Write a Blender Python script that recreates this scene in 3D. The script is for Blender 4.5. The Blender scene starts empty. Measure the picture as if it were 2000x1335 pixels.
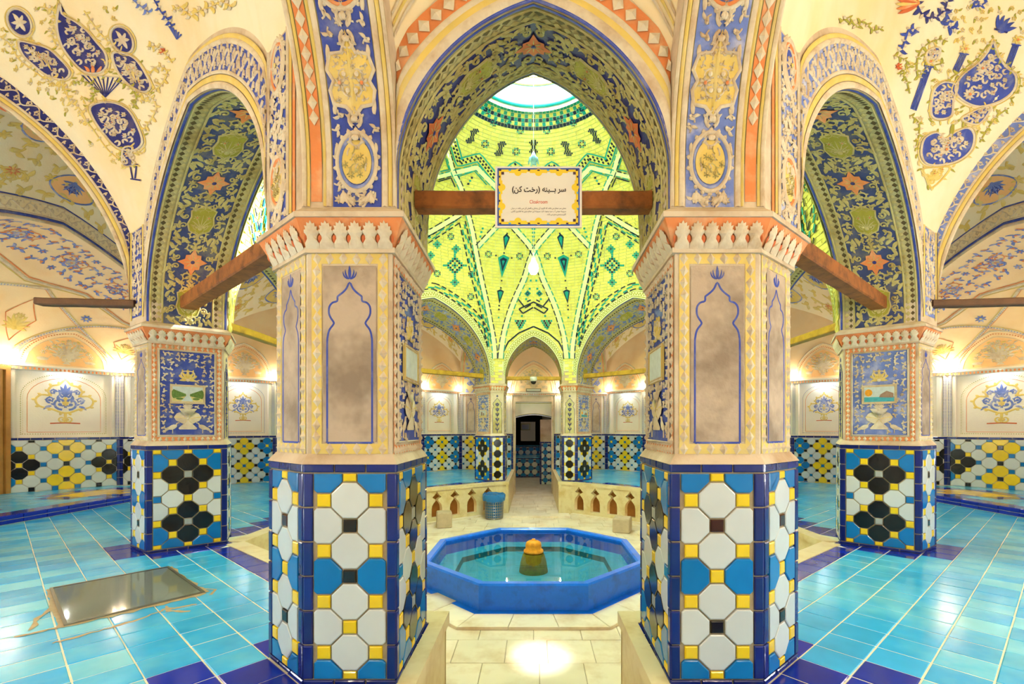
import bpy, math, random
import numpy as np
from mathutils import Vector, Matrix
from mathutils.bvhtree import BVHTree

# ------------------------------------------------------------------ scene, camera, light
# Layout unit "u": 2.5 mm.  X right, Y away from the camera, h above the eye.
K = 0.0025
EYE = 503.0           # eye above the raised tile platform, in u
DD = 900.0            # depth of the front faces of the near piers, in u
ZC = 3.1              # centre of the octagonal hall (in DD)
FLOOR = -800.0        # lower marble floor, relative to the eye
PLAT = -503.0         # raised tile platform

def W3(x, y, h):
    return Vector((x * K, y * K, (h + EYE) * K))

scn = bpy.context.scene
COL = scn.collection
cam_data = bpy.data.cameras.new('camera')
cam = bpy.data.objects.new('camera', cam_data)
COL.objects.link(cam)
cam.location = W3(0, 0, 0)
cam.rotation_euler = (math.pi / 2, 0, 0)
cam_data.sensor_width = 36.0
cam_data.lens = 36.0 * 900 / 2000
cam_data.shift_x = -0.021
cam_data.shift_y = 0.0845
cam_data.clip_start = 0.05
scn.camera = cam

scn.view_settings.view_transform = 'Standard'
scn.view_settings.look = 'None'
scn.view_settings.gamma = 1.0
scn.view_settings.use_curve_mapping = False
scn.view_settings.exposure = 0.3

cy_ = scn.cycles
cy_.max_bounces = 5
cy_.diffuse_bounces = 3
cy_.glossy_bounces = 2
cy_.transmission_bounces = 4
cy_.caustics_reflective = False
cy_.caustics_refractive = False
cy_.adaptive_threshold = 0.04
cy_.sample_clamp_indirect = 6.0

world = bpy.data.worlds.new('world')
scn.world = world
world.use_nodes = True
_bg = world.node_tree.nodes['Background']
_bg.inputs['Color'].default_value = (0.80, 0.90, 1.0, 1)
_bg.inputs['Strength'].default_value = 22.0

def lamp(name, kind, loc, power, color, size=0.05, rot=None, **kw):
    d = bpy.data.lights.new(name, kind)
    d.energy = power
    d.color = color
    if kind == 'POINT':
        d.shadow_soft_size = size
    if kind == 'SPOT':
        d.shadow_soft_size = size
        d.spot_size = kw.get('angle', 1.6)
        d.spot_blend = kw.get('blend', 0.6)
    if kind == 'AREA':
        d.shape = 'DISK'
        d.size = size
    o = bpy.data.objects.new(name, d)
    COL.objects.link(o)
    o.location = loc
    if rot is not None:
        o.rotation_euler = rot
    return o

# daylight: sun through the glazed crown of the dome
sun_d = bpy.data.lights.new('sun', 'SUN')
sun_d.energy = 55.0
sun_d.angle = 0.06
sun_d.color = (1.0, 0.96, 0.88)
sun = bpy.data.objects.new('sun', sun_d)
COL.objects.link(sun)
sun.rotation_euler = Vector((-1450.0, -780.0, -1560.0)).to_track_quat('-Z', 'Y').to_euler()

# lamp powers (W)
BULB_W = 235.0
RECESS_W = 4.5
UP_K = 3.0
NEAR_W = 13.0      # warm uplights on the near walls
NEAR_S = 24.0      # unseen point lamps before the near walls
# ------------------------------------------------------------------ helpers
rng = random.Random(7)

def col(r, g, b):
    """sRGB 0..255 -> linear"""
    def f(c):
        c /= 255.0
        return c / 12.92 if c <= 0.04045 else ((c + 0.055) / 1.055) ** 2.4
    return (f(r), f(g), f(b), 1.0)

MAT = {}

def mat(name, c, rough=0.6, spec=0.5, var=0.0, vscale=6.0, c2=None, c2amt=0.5, c2scale=3.0,
        bump=0.0, bscale=40.0, rand=0.0, metal=0.0, emit=None, estr=0.0, trans=0.0, ior=1.45, coat=0.0):
    m = bpy.data.materials.new(name)
    m.use_nodes = True
    nt = m.node_tree
    N = nt.nodes
    L = nt.links
    b = N['Principled BSDF']
    b.inputs['Roughness'].default_value = rough
    b.inputs['Specular IOR Level'].default_value = spec
    b.inputs['Metallic'].default_value = metal
    b.inputs['Transmission Weight'].default_value = trans
    b.inputs['IOR'].default_value = ior
    b.inputs['Coat Weight'].default_value = coat
    b.inputs['Base Color'].default_value = c
    if emit is not None:
        b.inputs['Emission Color'].default_value = emit
        b.inputs['Emission Strength'].default_value = estr
    sock = None
    geo = None
    if c2 is not None or var or bump:
        geo = N.new('ShaderNodeNewGeometry')
    if c2 is not None:
        n = N.new('ShaderNodeTexNoise')
        n.inputs['Scale'].default_value = c2scale
        n.inputs['Detail'].default_value = 4
        n.inputs['Roughness'].default_value = 0.65
        L.new(geo.outputs['Position'], n.inputs['Vector'])
        r = N.new('ShaderNodeValToRGB')
        r.color_ramp.elements[0].position = 0.60 - 0.28 * c2amt
        r.color_ramp.elements[1].position = 0.85 - 0.28 * c2amt
        L.new(n.outputs['Fac'], r.inputs['Fac'])
        mx = N.new('ShaderNodeMix')
        mx.data_type = 'RGBA'
        mx.inputs['A'].default_value = c
        mx.inputs['B'].default_value = c2
        L.new(r.outputs['Color'], mx.inputs['Factor'])
        sock = mx.outputs['Result']
    if var or rand:
        h = N.new('ShaderNodeHueSaturation')
        if sock:
            L.new(sock, h.inputs['Color'])
        else:
            h.inputs['Color'].default_value = c
        vs = None
        if var:
            n2 = N.new('ShaderNodeTexNoise')
            n2.inputs['Scale'].default_value = vscale
            n2.inputs['Detail'].default_value = 2
            L.new(geo.outputs['Position'], n2.inputs['Vector'])
            mr = N.new('ShaderNodeMapRange')
            mr.inputs['From Min'].default_value = 0.25
            mr.inputs['From Max'].default_value = 0.75
            mr.inputs['To Min'].default_value = 1 - var
            mr.inputs['To Max'].default_value = 1 + var
            L.new(n2.outputs['Fac'], mr.inputs['Value'])
            vs = mr.outputs['Result']
        if rand:
            oi = N.new('ShaderNodeObjectInfo')
            mr2 = N.new('ShaderNodeMapRange')
            mr2.inputs['To Min'].default_value = 1 - rand
            mr2.inputs['To Max'].default_value = 1 + rand
            L.new(oi.outputs['Random'], mr2.inputs['Value'])
            if vs is not None:
                mm = N.new('ShaderNodeMath')
                mm.operation = 'MULTIPLY'
                L.new(vs, mm.inputs[0])
                L.new(mr2.outputs['Result'], mm.inputs[1])
                vs = mm.outputs[0]
            else:
                vs = mr2.outputs['Result']
        L.new(vs, h.inputs['Value'])
        sock = h.outputs['Color']
    if sock:
        L.new(sock, b.inputs['Base Color'])
    if bump:
        n3 = N.new('ShaderNodeTexNoise')
        n3.inputs['Scale'].default_value = bscale
        n3.inputs['Detail'].default_value = 2
        L.new(geo.outputs['Position'], n3.inputs['Vector'])
        bp = N.new('ShaderNodeBump')
        bp.inputs['Strength'].default_value = bump
        bp.inputs['Distance'].default_value = 0.01
        L.new(n3.outputs['Fac'], bp.inputs['Height'])
        L.new(bp.outputs['Normal'], b.inputs['Normal'])
    MAT[name] = m
    return m

# plaster and paint
mat('plaster', col(218, 200, 176), .8, .2, .08, 3, col(182, 154, 124), .6, 2.6, .3, 60)
mat('plaster_white', col(244, 236, 222), .75, .25, .04, 3, bump=.15, bscale=50)
mat('plaster_vault', col(248, 236, 206), .8, .2, .05, 1.6, col(244, 216, 166), .6, .8, .2, 40)
mat('plaster_peach', col(252, 222, 178), .8, .2, .05, 2, col(246, 206, 150), .5, 1.1, .2, 40)
mat('plaster_apricot', col(246, 196, 136), .8, .2, .06, 4, bump=.2, bscale=40)
mat('plaster_grey', col(192, 172, 152), .7, .3, .06, 4, col(140, 122, 106), .7, 3.0, .3, 60)
mat('plaster_olive', col(198, 188, 140), .8, .2, .08, 3, col(170, 150, 96), .6, 2.5, .3, 60)
mat('relief_cream', col(228, 213, 188), .75, .25, .07, 5, col(190, 164, 134), .55, 5, .25, 70)
mat('relief_olive', col(206, 192, 132), .75, .25, .10, 5, col(168, 146, 88), .6, 5, .3, 80)
mat('paint_blue', col(58, 76, 166), .7, .3, .16, 9, col(120, 128, 176), .38, 7, .2, 60)
mat('paint_blue_deep', col(40, 44, 118), .7, .3, .2, 9, col(92, 84, 122), .42, 7, .25, 60)
mat('paint_blue_soft', col(112, 132, 204), .75, .25, .12, 6, col(196, 196, 216), .4, 6, .2, 60)
mat('paint_blue_aged', col(62, 74, 124), .7, .3, .2, 9, col(124, 122, 118), .45, 6, .25, 60)
mat('paint_umber', col(96, 82, 54), .75, .25, .2, 9)
mat('paint_yellow', col(228, 200, 112), .7, .3, .10, 7, col(226, 206, 150), .45, 6, .2, 60)
mat('paint_green', col(168, 160, 66), .75, .25, .14, 8, bump=.2)
mat('paint_orange', col(226, 138, 84), .75, .25, .12, 7, col(226, 176, 134), .45, 6, .2, 60)
mat('paint_red', col(206, 104, 62), .75, .25, .1, 7)
# glazed tiles
mat('tile_white', col(214, 220, 222), .16, .5, .03, 9, rand=.06, bump=.05, bscale=25)
mat('tile_blue', col(14, 116, 190), .12, .5, .06, 9, rand=.10, bump=.05, bscale=25)
mat('tile_cobalt', col(18, 34, 112), .12, .5, .10, 12, rand=.22, bump=.08, bscale=30)
mat('tile_yellow', col(244, 208, 34), .14, .5, .05, 9, rand=.06, bump=.05, bscale=25)
mat('tile_black', col(20, 18, 20), .12, .5, .1, 9, rand=.2, bump=.05, bscale=25)
mat('tile_maroon', col(58, 22, 16), .12, .5, .1, 9, rand=.2)
mat('tile_grey', col(166, 172, 170), .16, .5, .05, 9, rand=.08)
mat('tile_sky', col(120, 170, 214), .15, .5, .05, 9, rand=.1)
mat('grout', col(176, 158, 128), .85, .2, .12, 20, bump=.3, bscale=80)
mat('floor_turquoise', col(48, 172, 238), .18, .5, .10, 4, col(104, 204, 240), .55, 1.3, .04, 14, rand=.07)
mat('floor_turquoise_pale', col(120, 208, 240), .18, .5, .08, 4, col(66, 184, 236), .55, 1.6, .04, 14, rand=.05)
mat('floor_cobalt', col(16, 40, 162), .10, .5, .10, 6, bump=.04, bscale=14, rand=.10)
mat('floor_yellow', col(236, 196, 50), .12, .5, .08, 6, rand=.06)
mat('floor_grout', col(226, 222, 200), .6, .3, .08, 12)
# dome bricks
mat('brick_yellow', col(230, 222, 112), .35, .45, .12, 1.8, col(204, 190, 76), .45, 9, .15, 50, rand=.0)
mat('brick_mortar', col(244, 242, 196), .6, .3, .05, 6)
mat('rib_cream', col(230, 236, 178), .45, .4, .05, 4, bump=.1)
mat('brick_teal', col(24, 150, 140), .15, .5, .15, 14)
mat('brick_navy', col(10, 34, 62), .15, .5, .15, 14)
mat('brick_sky', col(150, 206, 232), .15, .5, .1, 14)
# stone, wood, metal, others
mat('marble', col(238, 226, 208), .32, .5, .08, 2.2, col(212, 188, 156), .45, 2.6, .06, 16, rand=.08)
mat('marble_bench', col(224, 208, 166), .35, .5, .06, 3, col(198, 172, 118), .55, 3, .08, 20)
mat('stone_cube', col(186, 168, 142), .55, .4, .1, 12, bump=.3, bscale=50)
mat('wood_beam', col(150, 88, 40), .55, .4, .22, 10, col(92, 52, 24), .5, 8, .25, 60)
mat('wood_dark', col(92, 62, 40), .6, .4, .2, 10, bump=.25)
mat('wood_mustard', col(196, 152, 50), .55, .4, .14, 9, col(150, 108, 36), .45, 6, .2, 60)  # beam wood with the yellow of the lamp light put into its colour
mat('wood_door', col(178, 128, 66), .5, .4, .15, 6)
mat('pool_blue', col(0, 112, 250), .30, .5, .08, 5, col(4, 86, 206), .45, 5, .12, 40)
mat('pool_teal', col(56, 168, 214), .4, .4, .15, 6)
mat('pool_green', col(24, 110, 126), .5, .3, .15, 8)
mat('fountain_ochre', col(226, 154, 34), .5, .4, .14, 14, col(196, 118, 26), .5, 12, .2, 60)
mat('metal_grey', col(150, 150, 140), .35, .5, metal=.9)
mat('metal_brass', col(176, 150, 90), .35, .5, metal=.8)
mat('bench_hollow', col(150, 112, 58), .7, .2, .15, 8)
mat('mesh_steel', col(150, 150, 150), .35, .5, metal=.8)
mat('plastic_white', col(230, 230, 224), .4, .5)
mat('plastic_dark', col(26, 28, 26), .3, .5)
mat('bag_blue', col(24, 110, 186), .3, .5, .1, 30, bump=.5, bscale=60)
mat('paper_white', col(246, 240, 234), .6, .3)
mat('paper_cream', col(244, 238, 228), .6, .3)
mat('ink_black', col(44, 36, 40), .6, .2)
mat('ink_red', col(226, 84, 66), .6, .2)
mat('ink_blue', col(36, 76, 178), .6, .2)
mat('ink_yellow', col(252, 216, 66), .6, .2)
mat('ink_sky', col(96, 178, 226), .6, .2)
mat('ink_plum', col(70, 48, 66), .6, .2)
mat('dark_gap', col(20, 18, 16), .8, .1)  # shade of the corridor opening, put in as colour
mat('bulb_glow', (1, 1, 1, 1), .3, .5, emit=(0.86, 1.0, 0.72, 1), estr=60)
mat('lamp_glow', (1, 1, 1, 1), .3, .5, emit=(1.0, 0.86, 0.6, 1), estr=22)
mat('spot_glow', (1, 1, 1, 1), .3, .5, emit=(0.86, 0.95, 1.0, 1), estr=22)
mat('glass_crown', (0.95, 0.98, 1, 1), .25, .5, trans=.0, emit=(0.85, 0.93, 1.0, 1), estr=0.0)
mat('pic_sky', col(196, 206, 206), .5, .3, .1, 30)
mat('pic_green', col(92, 118, 56), .5, .3, .3, 60)
mat('pic_sand', col(214, 196, 132), .5, .3, .2, 40)
mat('pic_orange', col(232, 158, 44), .5, .3, .2, 40)
mat('pic_water', col(70, 160, 176), .5, .3, .2, 40)
mat('pic_rock', col(150, 122, 104), .5, .3, .2, 40)


def clear_mat(name, tint, ior, rough):
    """clear sheet: tinted see-through with mirror reflection by Fresnel"""
    m = bpy.data.materials.new(name)
    m.use_nodes = True
    N, L = m.node_tree.nodes, m.node_tree.links
    N.remove(N['Principled BSDF'])
    t = N.new('ShaderNodeBsdfTransparent')
    t.inputs['Color'].default_value = tint
    g = N.new('ShaderNodeBsdfGlossy')
    g.inputs['Roughness'].default_value = rough
    f = N.new('ShaderNodeFresnel')
    f.inputs['IOR'].default_value = ior
    x = N.new('ShaderNodeMixShader')
    L.new(f.outputs[0], x.inputs[0])
    L.new(t.outputs[0], x.inputs[1])
    L.new(g.outputs[0], x.inputs[2])
    L.new(x.outputs[0], N['Material Output'].inputs['Surface'])
    MAT[name] = m
clear_mat('water', (0.62, 0.92, 0.95, 1), 1.33, .015)
clear_mat('glass_panel', (0.80, 0.88, 0.82, 1), 1.6, .06)


def tag(o, label=None, cat=None, group=None, kind=None):
    if label:
        o['label'] = label
    if cat:
        o['category'] = cat
    if group:
        o['group'] = group
    if kind:
        o['kind'] = kind
    return o


def attach(o, parent):
    if parent is not None:
        o.parent = parent
        if parent.type == 'EMPTY':
            o.matrix_parent_inverse = Matrix.Translation(-Vector(parent.location))


def thing(name, label, cat, x, y, h, group=None):
    o = bpy.data.objects.new(name, None)
    COL.objects.link(o)
    o.location = W3(x, y, h)
    o.empty_display_size = 0.1
    return tag(o, label, cat, group)


class M:
    """mesh builder, coordinates in u"""
    def __init__(self):
        self.v = []
        self.f = []
        self.m = []
        self.slots = []

    def slot(self, name):
        if name not in self.slots:
            self.slots.append(name)
        return self.slots.index(name)

    def add(self, verts, faces, m):
        b = len(self.v)
        self.v.extend([tuple(p) for p in verts])
        s = self.slot(m)
        for f in faces:
            self.f.append(tuple(i + b for i in f))
            self.m.append(s)

    def poly(self, pts, m):
        self.add(pts, [tuple(range(len(pts)))], m)

    def box(self, x0, x1, y0, y1, h0, h1, m):
        self.add([(x0, y0, h0), (x1, y0, h0), (x1, y1, h0), (x0, y1, h0),
                  (x0, y0, h1), (x1, y0, h1), (x1, y1, h1), (x0, y1, h1)],
                 [(3, 2, 1, 0), (4, 5, 6, 7), (0, 1, 5, 4), (1, 2, 6, 5), (2, 3, 7, 6), (3, 0, 4, 7)], m)

    def prism(self, plan, h0, h1, m, top=True, bottom=True, plan1=None):
        n = len(plan)
        plan1 = plan1 or plan
        vs = [(p[0], p[1], h0) for p in plan] + [(p[0], p[1], h1) for p in plan1]
        fs = [(i, (i + 1) % n, n + (i + 1) % n, n + i) for i in range(n)]
        if bottom:
            fs.append(tuple(range(n - 1, -1, -1)))
        if top:
            fs.append(tuple(range(n, 2 * n)))
        self.add(vs, fs, m)

    def loops(self, rings, m, cap0=False, cap1=False, closed=True):
        """rings: list of equal length lists of 3D points"""
        n = len(rings[0])
        vs = [p for r in rings for p in r]
        fs = []
        rr = n if closed else n - 1
        for k in range(len(rings) - 1):
            for i in range(rr):
                j = (i + 1) % n
                fs.append((k * n + i, k * n + j, (k + 1) * n + j, (k + 1) * n + i))
        if cap0:
            fs.append(tuple(range(n - 1, -1, -1)))
        if cap1:
            b = (len(rings) - 1) * n
            fs.append(tuple(range(b, b + n)))
        self.add(vs, fs, m)

    def lathe(self, cx, cy, prof, m, n=24, cap0=True, cap1=True):
        rings = [[(cx + r * math.cos(2 * math.pi * i / n), cy + r * math.sin(2 * math.pi * i / n), h)
                  for i in range(n)] for r, h in prof]
        self.loops(rings, m, cap0, cap1)

    def tube(self, path, r, m, n=8, cap=True):
        path = [Vector(p) for p in path]
        rings = []
        for i, p in enumerate(path):
            d = (path[min(i + 1, len(path) - 1)] - path[max(i - 1, 0)]).normalized()
            a = d.cross(Vector((0, 0, 1)))
            if a.length < 1e-3:
                a = d.cross(Vector((1, 0, 0)))
            a.normalize()
            b = a.cross(d)
            rr = r[i] if isinstance(r, (list, tuple)) else r
            rings.append([p + a * (rr * math.cos(2 * math.pi * k / n)) + b * (rr * math.sin(2 * math.pi * k / n))
                          for k in range(n)])
        self.loops(rings, m, cap, cap)

    def grid(self, g, m):
        n, k = g.shape[:2]
        b = len(self.v)
        self.v.extend(map(tuple, g.reshape(-1, 3).tolist()))
        s = self.slot(m)
        for i in range(n - 1):
            for j in range(k - 1):
                a = b + i * k + j
                self.f.append((a, a + 1, a + k + 1, a + k))
                self.m.append(s)

    def build(self, name, parent=None, smooth=False, label=None, cat=None, group=None, kind=None):
        if not self.v:
            return None
        me = bpy.data.meshes.new(name)
        v = np.array(self.v, dtype=np.float64)
        v[:, 2] += EYE
        v *= K
        me.from_pydata(v.tolist(), [], self.f)
        for s in self.slots:
            me.materials.append(MAT[s])
        if len(self.slots) > 1:
            me.polygons.foreach_set('material_index', self.m)
        if smooth:
            me.polygons.foreach_set('use_smooth', [True] * len(self.f))
        me.update()
        o = bpy.data.objects.new(name, me)
        COL.objects.link(o)
        attach(o, parent)
        return tag(o, label, cat, group, kind)


class Surf:
    """curved sheet given by a grid of points; maps (s, t, height) in u to 3D"""
    def __init__(self, g, toward):
        self.g = g = np.asarray(g, dtype=np.float64)
        n, k = g.shape[:2]
        mid = g[:, k // 2]
        self.cs = np.concatenate([[0], np.cumsum(np.linalg.norm(np.diff(mid, axis=0), axis=1))])
        self.L = self.cs[-1]
        self.W = float(np.mean(np.linalg.norm(np.diff(g, axis=1), axis=2).sum(axis=1)))
        du = np.gradient(g, axis=0)
        dv = np.gradient(g, axis=1)
        nn = np.cross(du, dv)
        ln = np.linalg.norm(nn, axis=2, keepdims=True)
        ln[ln < 1e-9] = 1
        nn = nn / ln
        c = g[n // 2, k // 2]
        if np.dot(nn[n // 2, k // 2], np.array(toward) - c) < 0:
            nn = -nn
        self.nn = nn

    def map(self, s, t, h):
        n, k = self.g.shape[:2]
        a = np.interp(s, self.cs, np.arange(n))
        b = np.clip(np.asarray(t) / self.W, 0, 1) * (k - 1)
        i = np.clip(np.floor(a).astype(int), 0, n - 2)
        j = np.clip(np.floor(b).astype(int), 0, k - 2)
        fa = (a - i)[:, None]
        fb = (b - j)[:, None]
        def bl(q):
            return (q[i, j] * (1 - fa) * (1 - fb) + q[i + 1, j] * fa * (1 - fb)
                    + q[i, j + 1] * (1 - fa) * fb + q[i + 1, j + 1] * fa * fb)
        return bl(self.g) + bl(self.nn) * np.asarray(h)[:, None]


class Plane:
    """flat frame: o + s*a + t*b + h*n"""
    def __init__(self, o, a, b, n):
        self.o, self.a, self.b, self.n = [np.array(q, dtype=float) for q in (o, a, b, n)]

    def map(self, s, t, h):
        s, t, h = [np.asarray(q, dtype=float)[:, None] for q in (s, t, h)]
        return self.o + s * self.a + t * self.b + h * self.n

    def matrix(self, s, t, h=0.0):
        o = self.o + s * self.a + t * self.b + h * self.n
        p = W3(*o)
        m = Matrix.Identity(4)
        for r in range(3):
            m[r][0], m[r][1], m[r][2], m[r][3] = self.a[r], self.b[r], self.n[r], p[r]
        return m


def face_plane(p0, p1, h0, centre):
    """vertical face over plan edge p0-p1, origin at middle of edge at height h0"""
    p0, p1 = np.array(p0, float), np.array(p1, float)
    mid = (p0 + p1) / 2
    a = (p1 - p0) / np.linalg.norm(p1 - p0)
    n = np.array([a[1], -a[0]])
    if np.dot(n, mid - np.array(centre)) < 0:
        n = -n
    # right-handed: a x b = n with b up  -> a x z = (a.y, -a.x)
    if np.dot(np.array([a[1], -a[0]]), n) < 0:
        a = -a
    return Plane((mid[0], mid[1], h0), (a[0], a[1], 0), (0, 0, 1), (n[0], n[1], 0)), float(np.linalg.norm(p1 - p0))


class Pix:
    """photo direction -> point on a real surface (grid of the surface given)"""
    def __init__(self, grids, toward):
        vs, fs = [], []
        for g in grids:
            n, k = g.shape[:2]
            b = len(vs)
            vs.extend([Vector(p) for p in g.reshape(-1, 3)])
            for i in range(n - 1):
                for j in range(k - 1):
                    q = b + i * k + j
                    fs.append((q, q + 1, q + k + 1, q + k))
        self.t = BVHTree.FromPolygons(vs, fs)

    def map(self, s, t, h):
        out = np.zeros((len(s), 3))
        last = None
        for i in range(len(s)):
            d = Vector((s[i] - 1042.0, 900.0, 836.5 - t[i])).normalized()
            hit, n, _, _ = self.t.ray_cast(Vector((0, 0, 0)), d)
            if hit is None:
                hit = d * (last if last else 1500.0)
                n = -d
            else:
                last = hit.length
                if n.dot(d) > 0:
                    n = -n
            p = hit + n * h[i]
            out[i] = (p.x, p.y, p.z)
        return out


class Orn:
    """relief ornament drawn in 2D and laid on a surface"""
    def __init__(self, F):
        self.F = F
        self.p = []      # (s,t,h)
        self.f = []
        self.m = []
        self.slots = []

    def _add(self, pts, faces, m):
        b = len(self.p)
        self.p.extend(pts)
        if m not in self.slots:
            self.slots.append(m)
        s = self.slots.index(m)
        for f in faces:
            self.f.append(tuple(i + b for i in f))
            self.m.append(s)

    def stroke(self, pts, w, m, h=4.0, closed=False, flat=False):
        n = len(pts)
        if n < 2:
            return
        out = []
        for i, (x, y) in enumerate(pts):
            if closed:
                x0, y0 = pts[i - 1]
                x1, y1 = pts[(i + 1) % n]
            else:
                x0, y0 = pts[max(i - 1, 0)]
                x1, y1 = pts[min(i + 1, n - 1)]
            dx, dy = x1 - x0, y1 - y0
            l = math.hypot(dx, dy) or 1.0
            ww = (w(i / (n - 1)) if callable(w) else w) / 2
            nx, ny = -dy / l * ww, dx / l * ww
            out += [(x + nx, y + ny, h * .35 if not flat else h), (x, y, h), (x - nx, y - ny, h * .35 if not flat else h)]
        fs = []
        for i in range(n if closed else n - 1):
            a, b = 3 * i, 3 * ((i + 1) % n)
            fs += [(a, a + 1, b + 1, b), (a + 1, a + 2, b + 2, b + 1)]
        self._add(out, fs, m)

    def blob(self, pts, m, h=2.0, dome=0.0, rings=2):
        """closed star-shaped area"""
        n = len(pts)
        cx = sum(p[0] for p in pts) / n
        cy = sum(p[1] for p in pts) / n
        out = []
        for r in range(rings):
            k = 1 - r / rings
            for x, y in pts:
                out.append((cx + (x - cx) * k, cy + (y - cy) * k, h + dome * (1 - k * k)))
        out.append((cx, cy, h + dome))
        fs = []
        for r in range(rings - 1):
            for i in range(n):
                j = (i + 1) % n
                fs.append((r * n + i, r * n + j, (r + 1) * n + j, (r + 1) * n + i))
        b = (rings - 1) * n
        for i in range(n):
            fs.append((b + i, b + (i + 1) % n, rings * n))
        self._add(out, fs, m)

    def ellipse(self, c, rx, ry, m, h=2.0, dome=0.0, n=24, ang=0.0):
        self.blob(ell(c, rx, ry, n, ang), m, h, dome)

    def ering(self, c, rx, ry, w, m, h=4.0, n=28, ang=0.0):
        self.stroke(ell(c, rx, ry, n, ang), w, m, h, closed=True)

    def leaf(self, x, y, ang, l, w, m, h=4.0, bend=0.0):
        n = 6
        pts = []
        a = ang
        for i in range(n):
            pts.append((x, y))
            x += math.cos(a) * l / (n - 1)
            y += math.sin(a) * l / (n - 1)
            a += bend / (n - 1)
        self.stroke(pts, lambda q: w * math.sin(math.pi * min(1, .12 + .88 * q)) ** .8 + .3, m, h)

    def flower(self, c, r, n, m, mc, h=4.0, a0=0.0):
        for i in range(n):
            a = a0 + 2 * math.pi * i / n
            self.leaf(c[0] + math.cos(a) * r * .12, c[1] + math.sin(a) * r * .12, a, r * .9, r * .62 * 5 / max(n, 5), m, h)
        self.ellipse(c, r * .26, r * .26, mc, h * 1.05, h * .3, 8)

    def spiral(self, x, y, ang, r, sgn, m, w=6.0, turns=1.15, leaves=True, h=4.0, lm=None):
        """vine starting at x,y in direction ang and curling in"""
        n = 18
        pts = []
        a = ang
        for i in range(n):
            pts.append((x, y))
            k = i / (n - 1)
            step = 2 * math.pi * r * turns / (n - 1) * (1 - .78 * k)
            x += math.cos(a) * step
            y += math.sin(a) * step
            a += sgn * 2 * math.pi * turns / (n - 1)
        self.stroke(pts, lambda q: w * (1.05 - .55 * q), m, h)
        if leaves:
            for i in (3, 6, 9, 12):
                p, q = pts[i], pts[i + 1]
                aa = math.atan2(q[1] - p[1], q[0] - p[0]) - sgn * .9
                self.leaf(p[0], p[1], aa, r * .55, r * .3, lm or m, h, -sgn * .8)
        self.ellipse(pts[-1], w * .8, w * .8, lm or m, h, h * .4, 8)
        return pts

    def palmette(self, c, r, ang, m, n=7, spread=2.4, h=4.0, mc=None):
        for i in range(n):
            a = ang + (i / (n - 1) - .5) * spread
            l = r * (1 - .35 * abs(i / (n - 1) - .5) * 2)
            self.leaf(c[0], c[1], a, l, r * .22, m, h, (i / (n - 1) - .5) * .8)
        self.ellipse(c, r * .14, r * .14, mc or m, h, h * .4, 8)

    def diamond(self, c, a, b, m, h=5.0):
        x, y = c
        z = max(0.0, h - 5.0)
        self._add([(x - a, y, z), (x, y - b, z), (x + a, y, z), (x, y + b, z), (x, y, h)],
                  [(0, 1, 4), (1, 2, 4), (2, 3, 4), (3, 0, 4)], m)

    def rect(self, x0, x1, y0, y1, m, h=3.0, n=1, k=1):
        pts = []
        for i in range(n + 1):
            for j in range(k + 1):
                pts.append((x0 + (x1 - x0) * i / n, y0 + (y1 - y0) * j / k, h))
        fs = [(i * (k + 1) + j, (i + 1) * (k + 1) + j, (i + 1) * (k + 1) + j + 1, i * (k + 1) + j + 1)
              for i in range(n) for j in range(k)]
        self._add(pts, fs, m)

    def scatter(self, s0, s1, t0, t1, cell, m, h=5.0, avoid=(), w=None, lm=None):
        """dense small arabesque: curling sprigs on a jittered grid"""
        nx, ny = max(1, round((s1 - s0) / cell)), max(1, round((t1 - t0) / cell))
        dx, dy = (s1 - s0) / nx, (t1 - t0) / ny
        w = w or cell * .13
        for i in range(nx):
            for j in range(ny):
                x = s0 + (i + .5 + rng.uniform(-.18, .18)) * dx
                y = t0 + (j + .5 + rng.uniform(-.18, .18)) * dy
                if any(((x - a[0]) / a[2]) ** 2 + ((y - a[1]) / a[3]) ** 2 < 1 for a in avoid):
                    continue
                sg = 1 if y > (t0 + t1) / 2 else -1
                a = rng.uniform(0, 6.28)
                if (i * 5 + j * 3) % 7 == 0:
                    self.flower((x, y), cell * .34, 6, m, lm or m, h)
                    continue
                n = 9
                r = cell * .20
                px, py, aa = x - math.cos(a) * cell * .4, y - math.sin(a) * cell * .4, a
                pts = []
                for k in range(n):
                    pts.append((px, py))
                    st = cell * .95 / n * (1.15 - .6 * k / n)
                    px += math.cos(aa) * st
                    py += math.sin(aa) * st
                    aa += sg * (.12 + .62 * k / n)
                self.stroke(pts, lambda q: w * (1.1 - .5 * q), m, h)
                b = pts[4]
                self.leaf(b[0], b[1], a - sg * 1.0, cell * .54, cell * .25, m, h, -sg * .9)
                self.leaf(pts[2][0], pts[2][1], a + sg * 1.1, cell * .50, cell * .22, lm or m, h, sg * .9)
                self.ellipse(pts[-1], w * .9, w * .9, m, h, 1, 6)

    def build(self, name, parent=None, label=None, kind=None, smooth=True):
        if not self.p:
            return None
        a = np.array(self.p, dtype=float)
        q = self.F.map(a[:, 0], a[:, 1], a[:, 2])
        b = M()
        b.v = q.tolist()
        b.f = self.f
        b.m = self.m
        b.slots = self.slots
        return b.build(name, parent, smooth, label=label, kind=kind)


def ell(c, rx, ry, n=24, ang=0.0):
    ca, sa = math.cos(ang), math.sin(ang)
    out = []
    for i in range(n):
        x, y = rx * math.cos(2 * math.pi * i / n), ry * math.sin(2 * math.pi * i / n)
        out.append((c[0] + x * ca - y * sa, c[1] + x * sa + y * ca))
    return out


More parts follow.
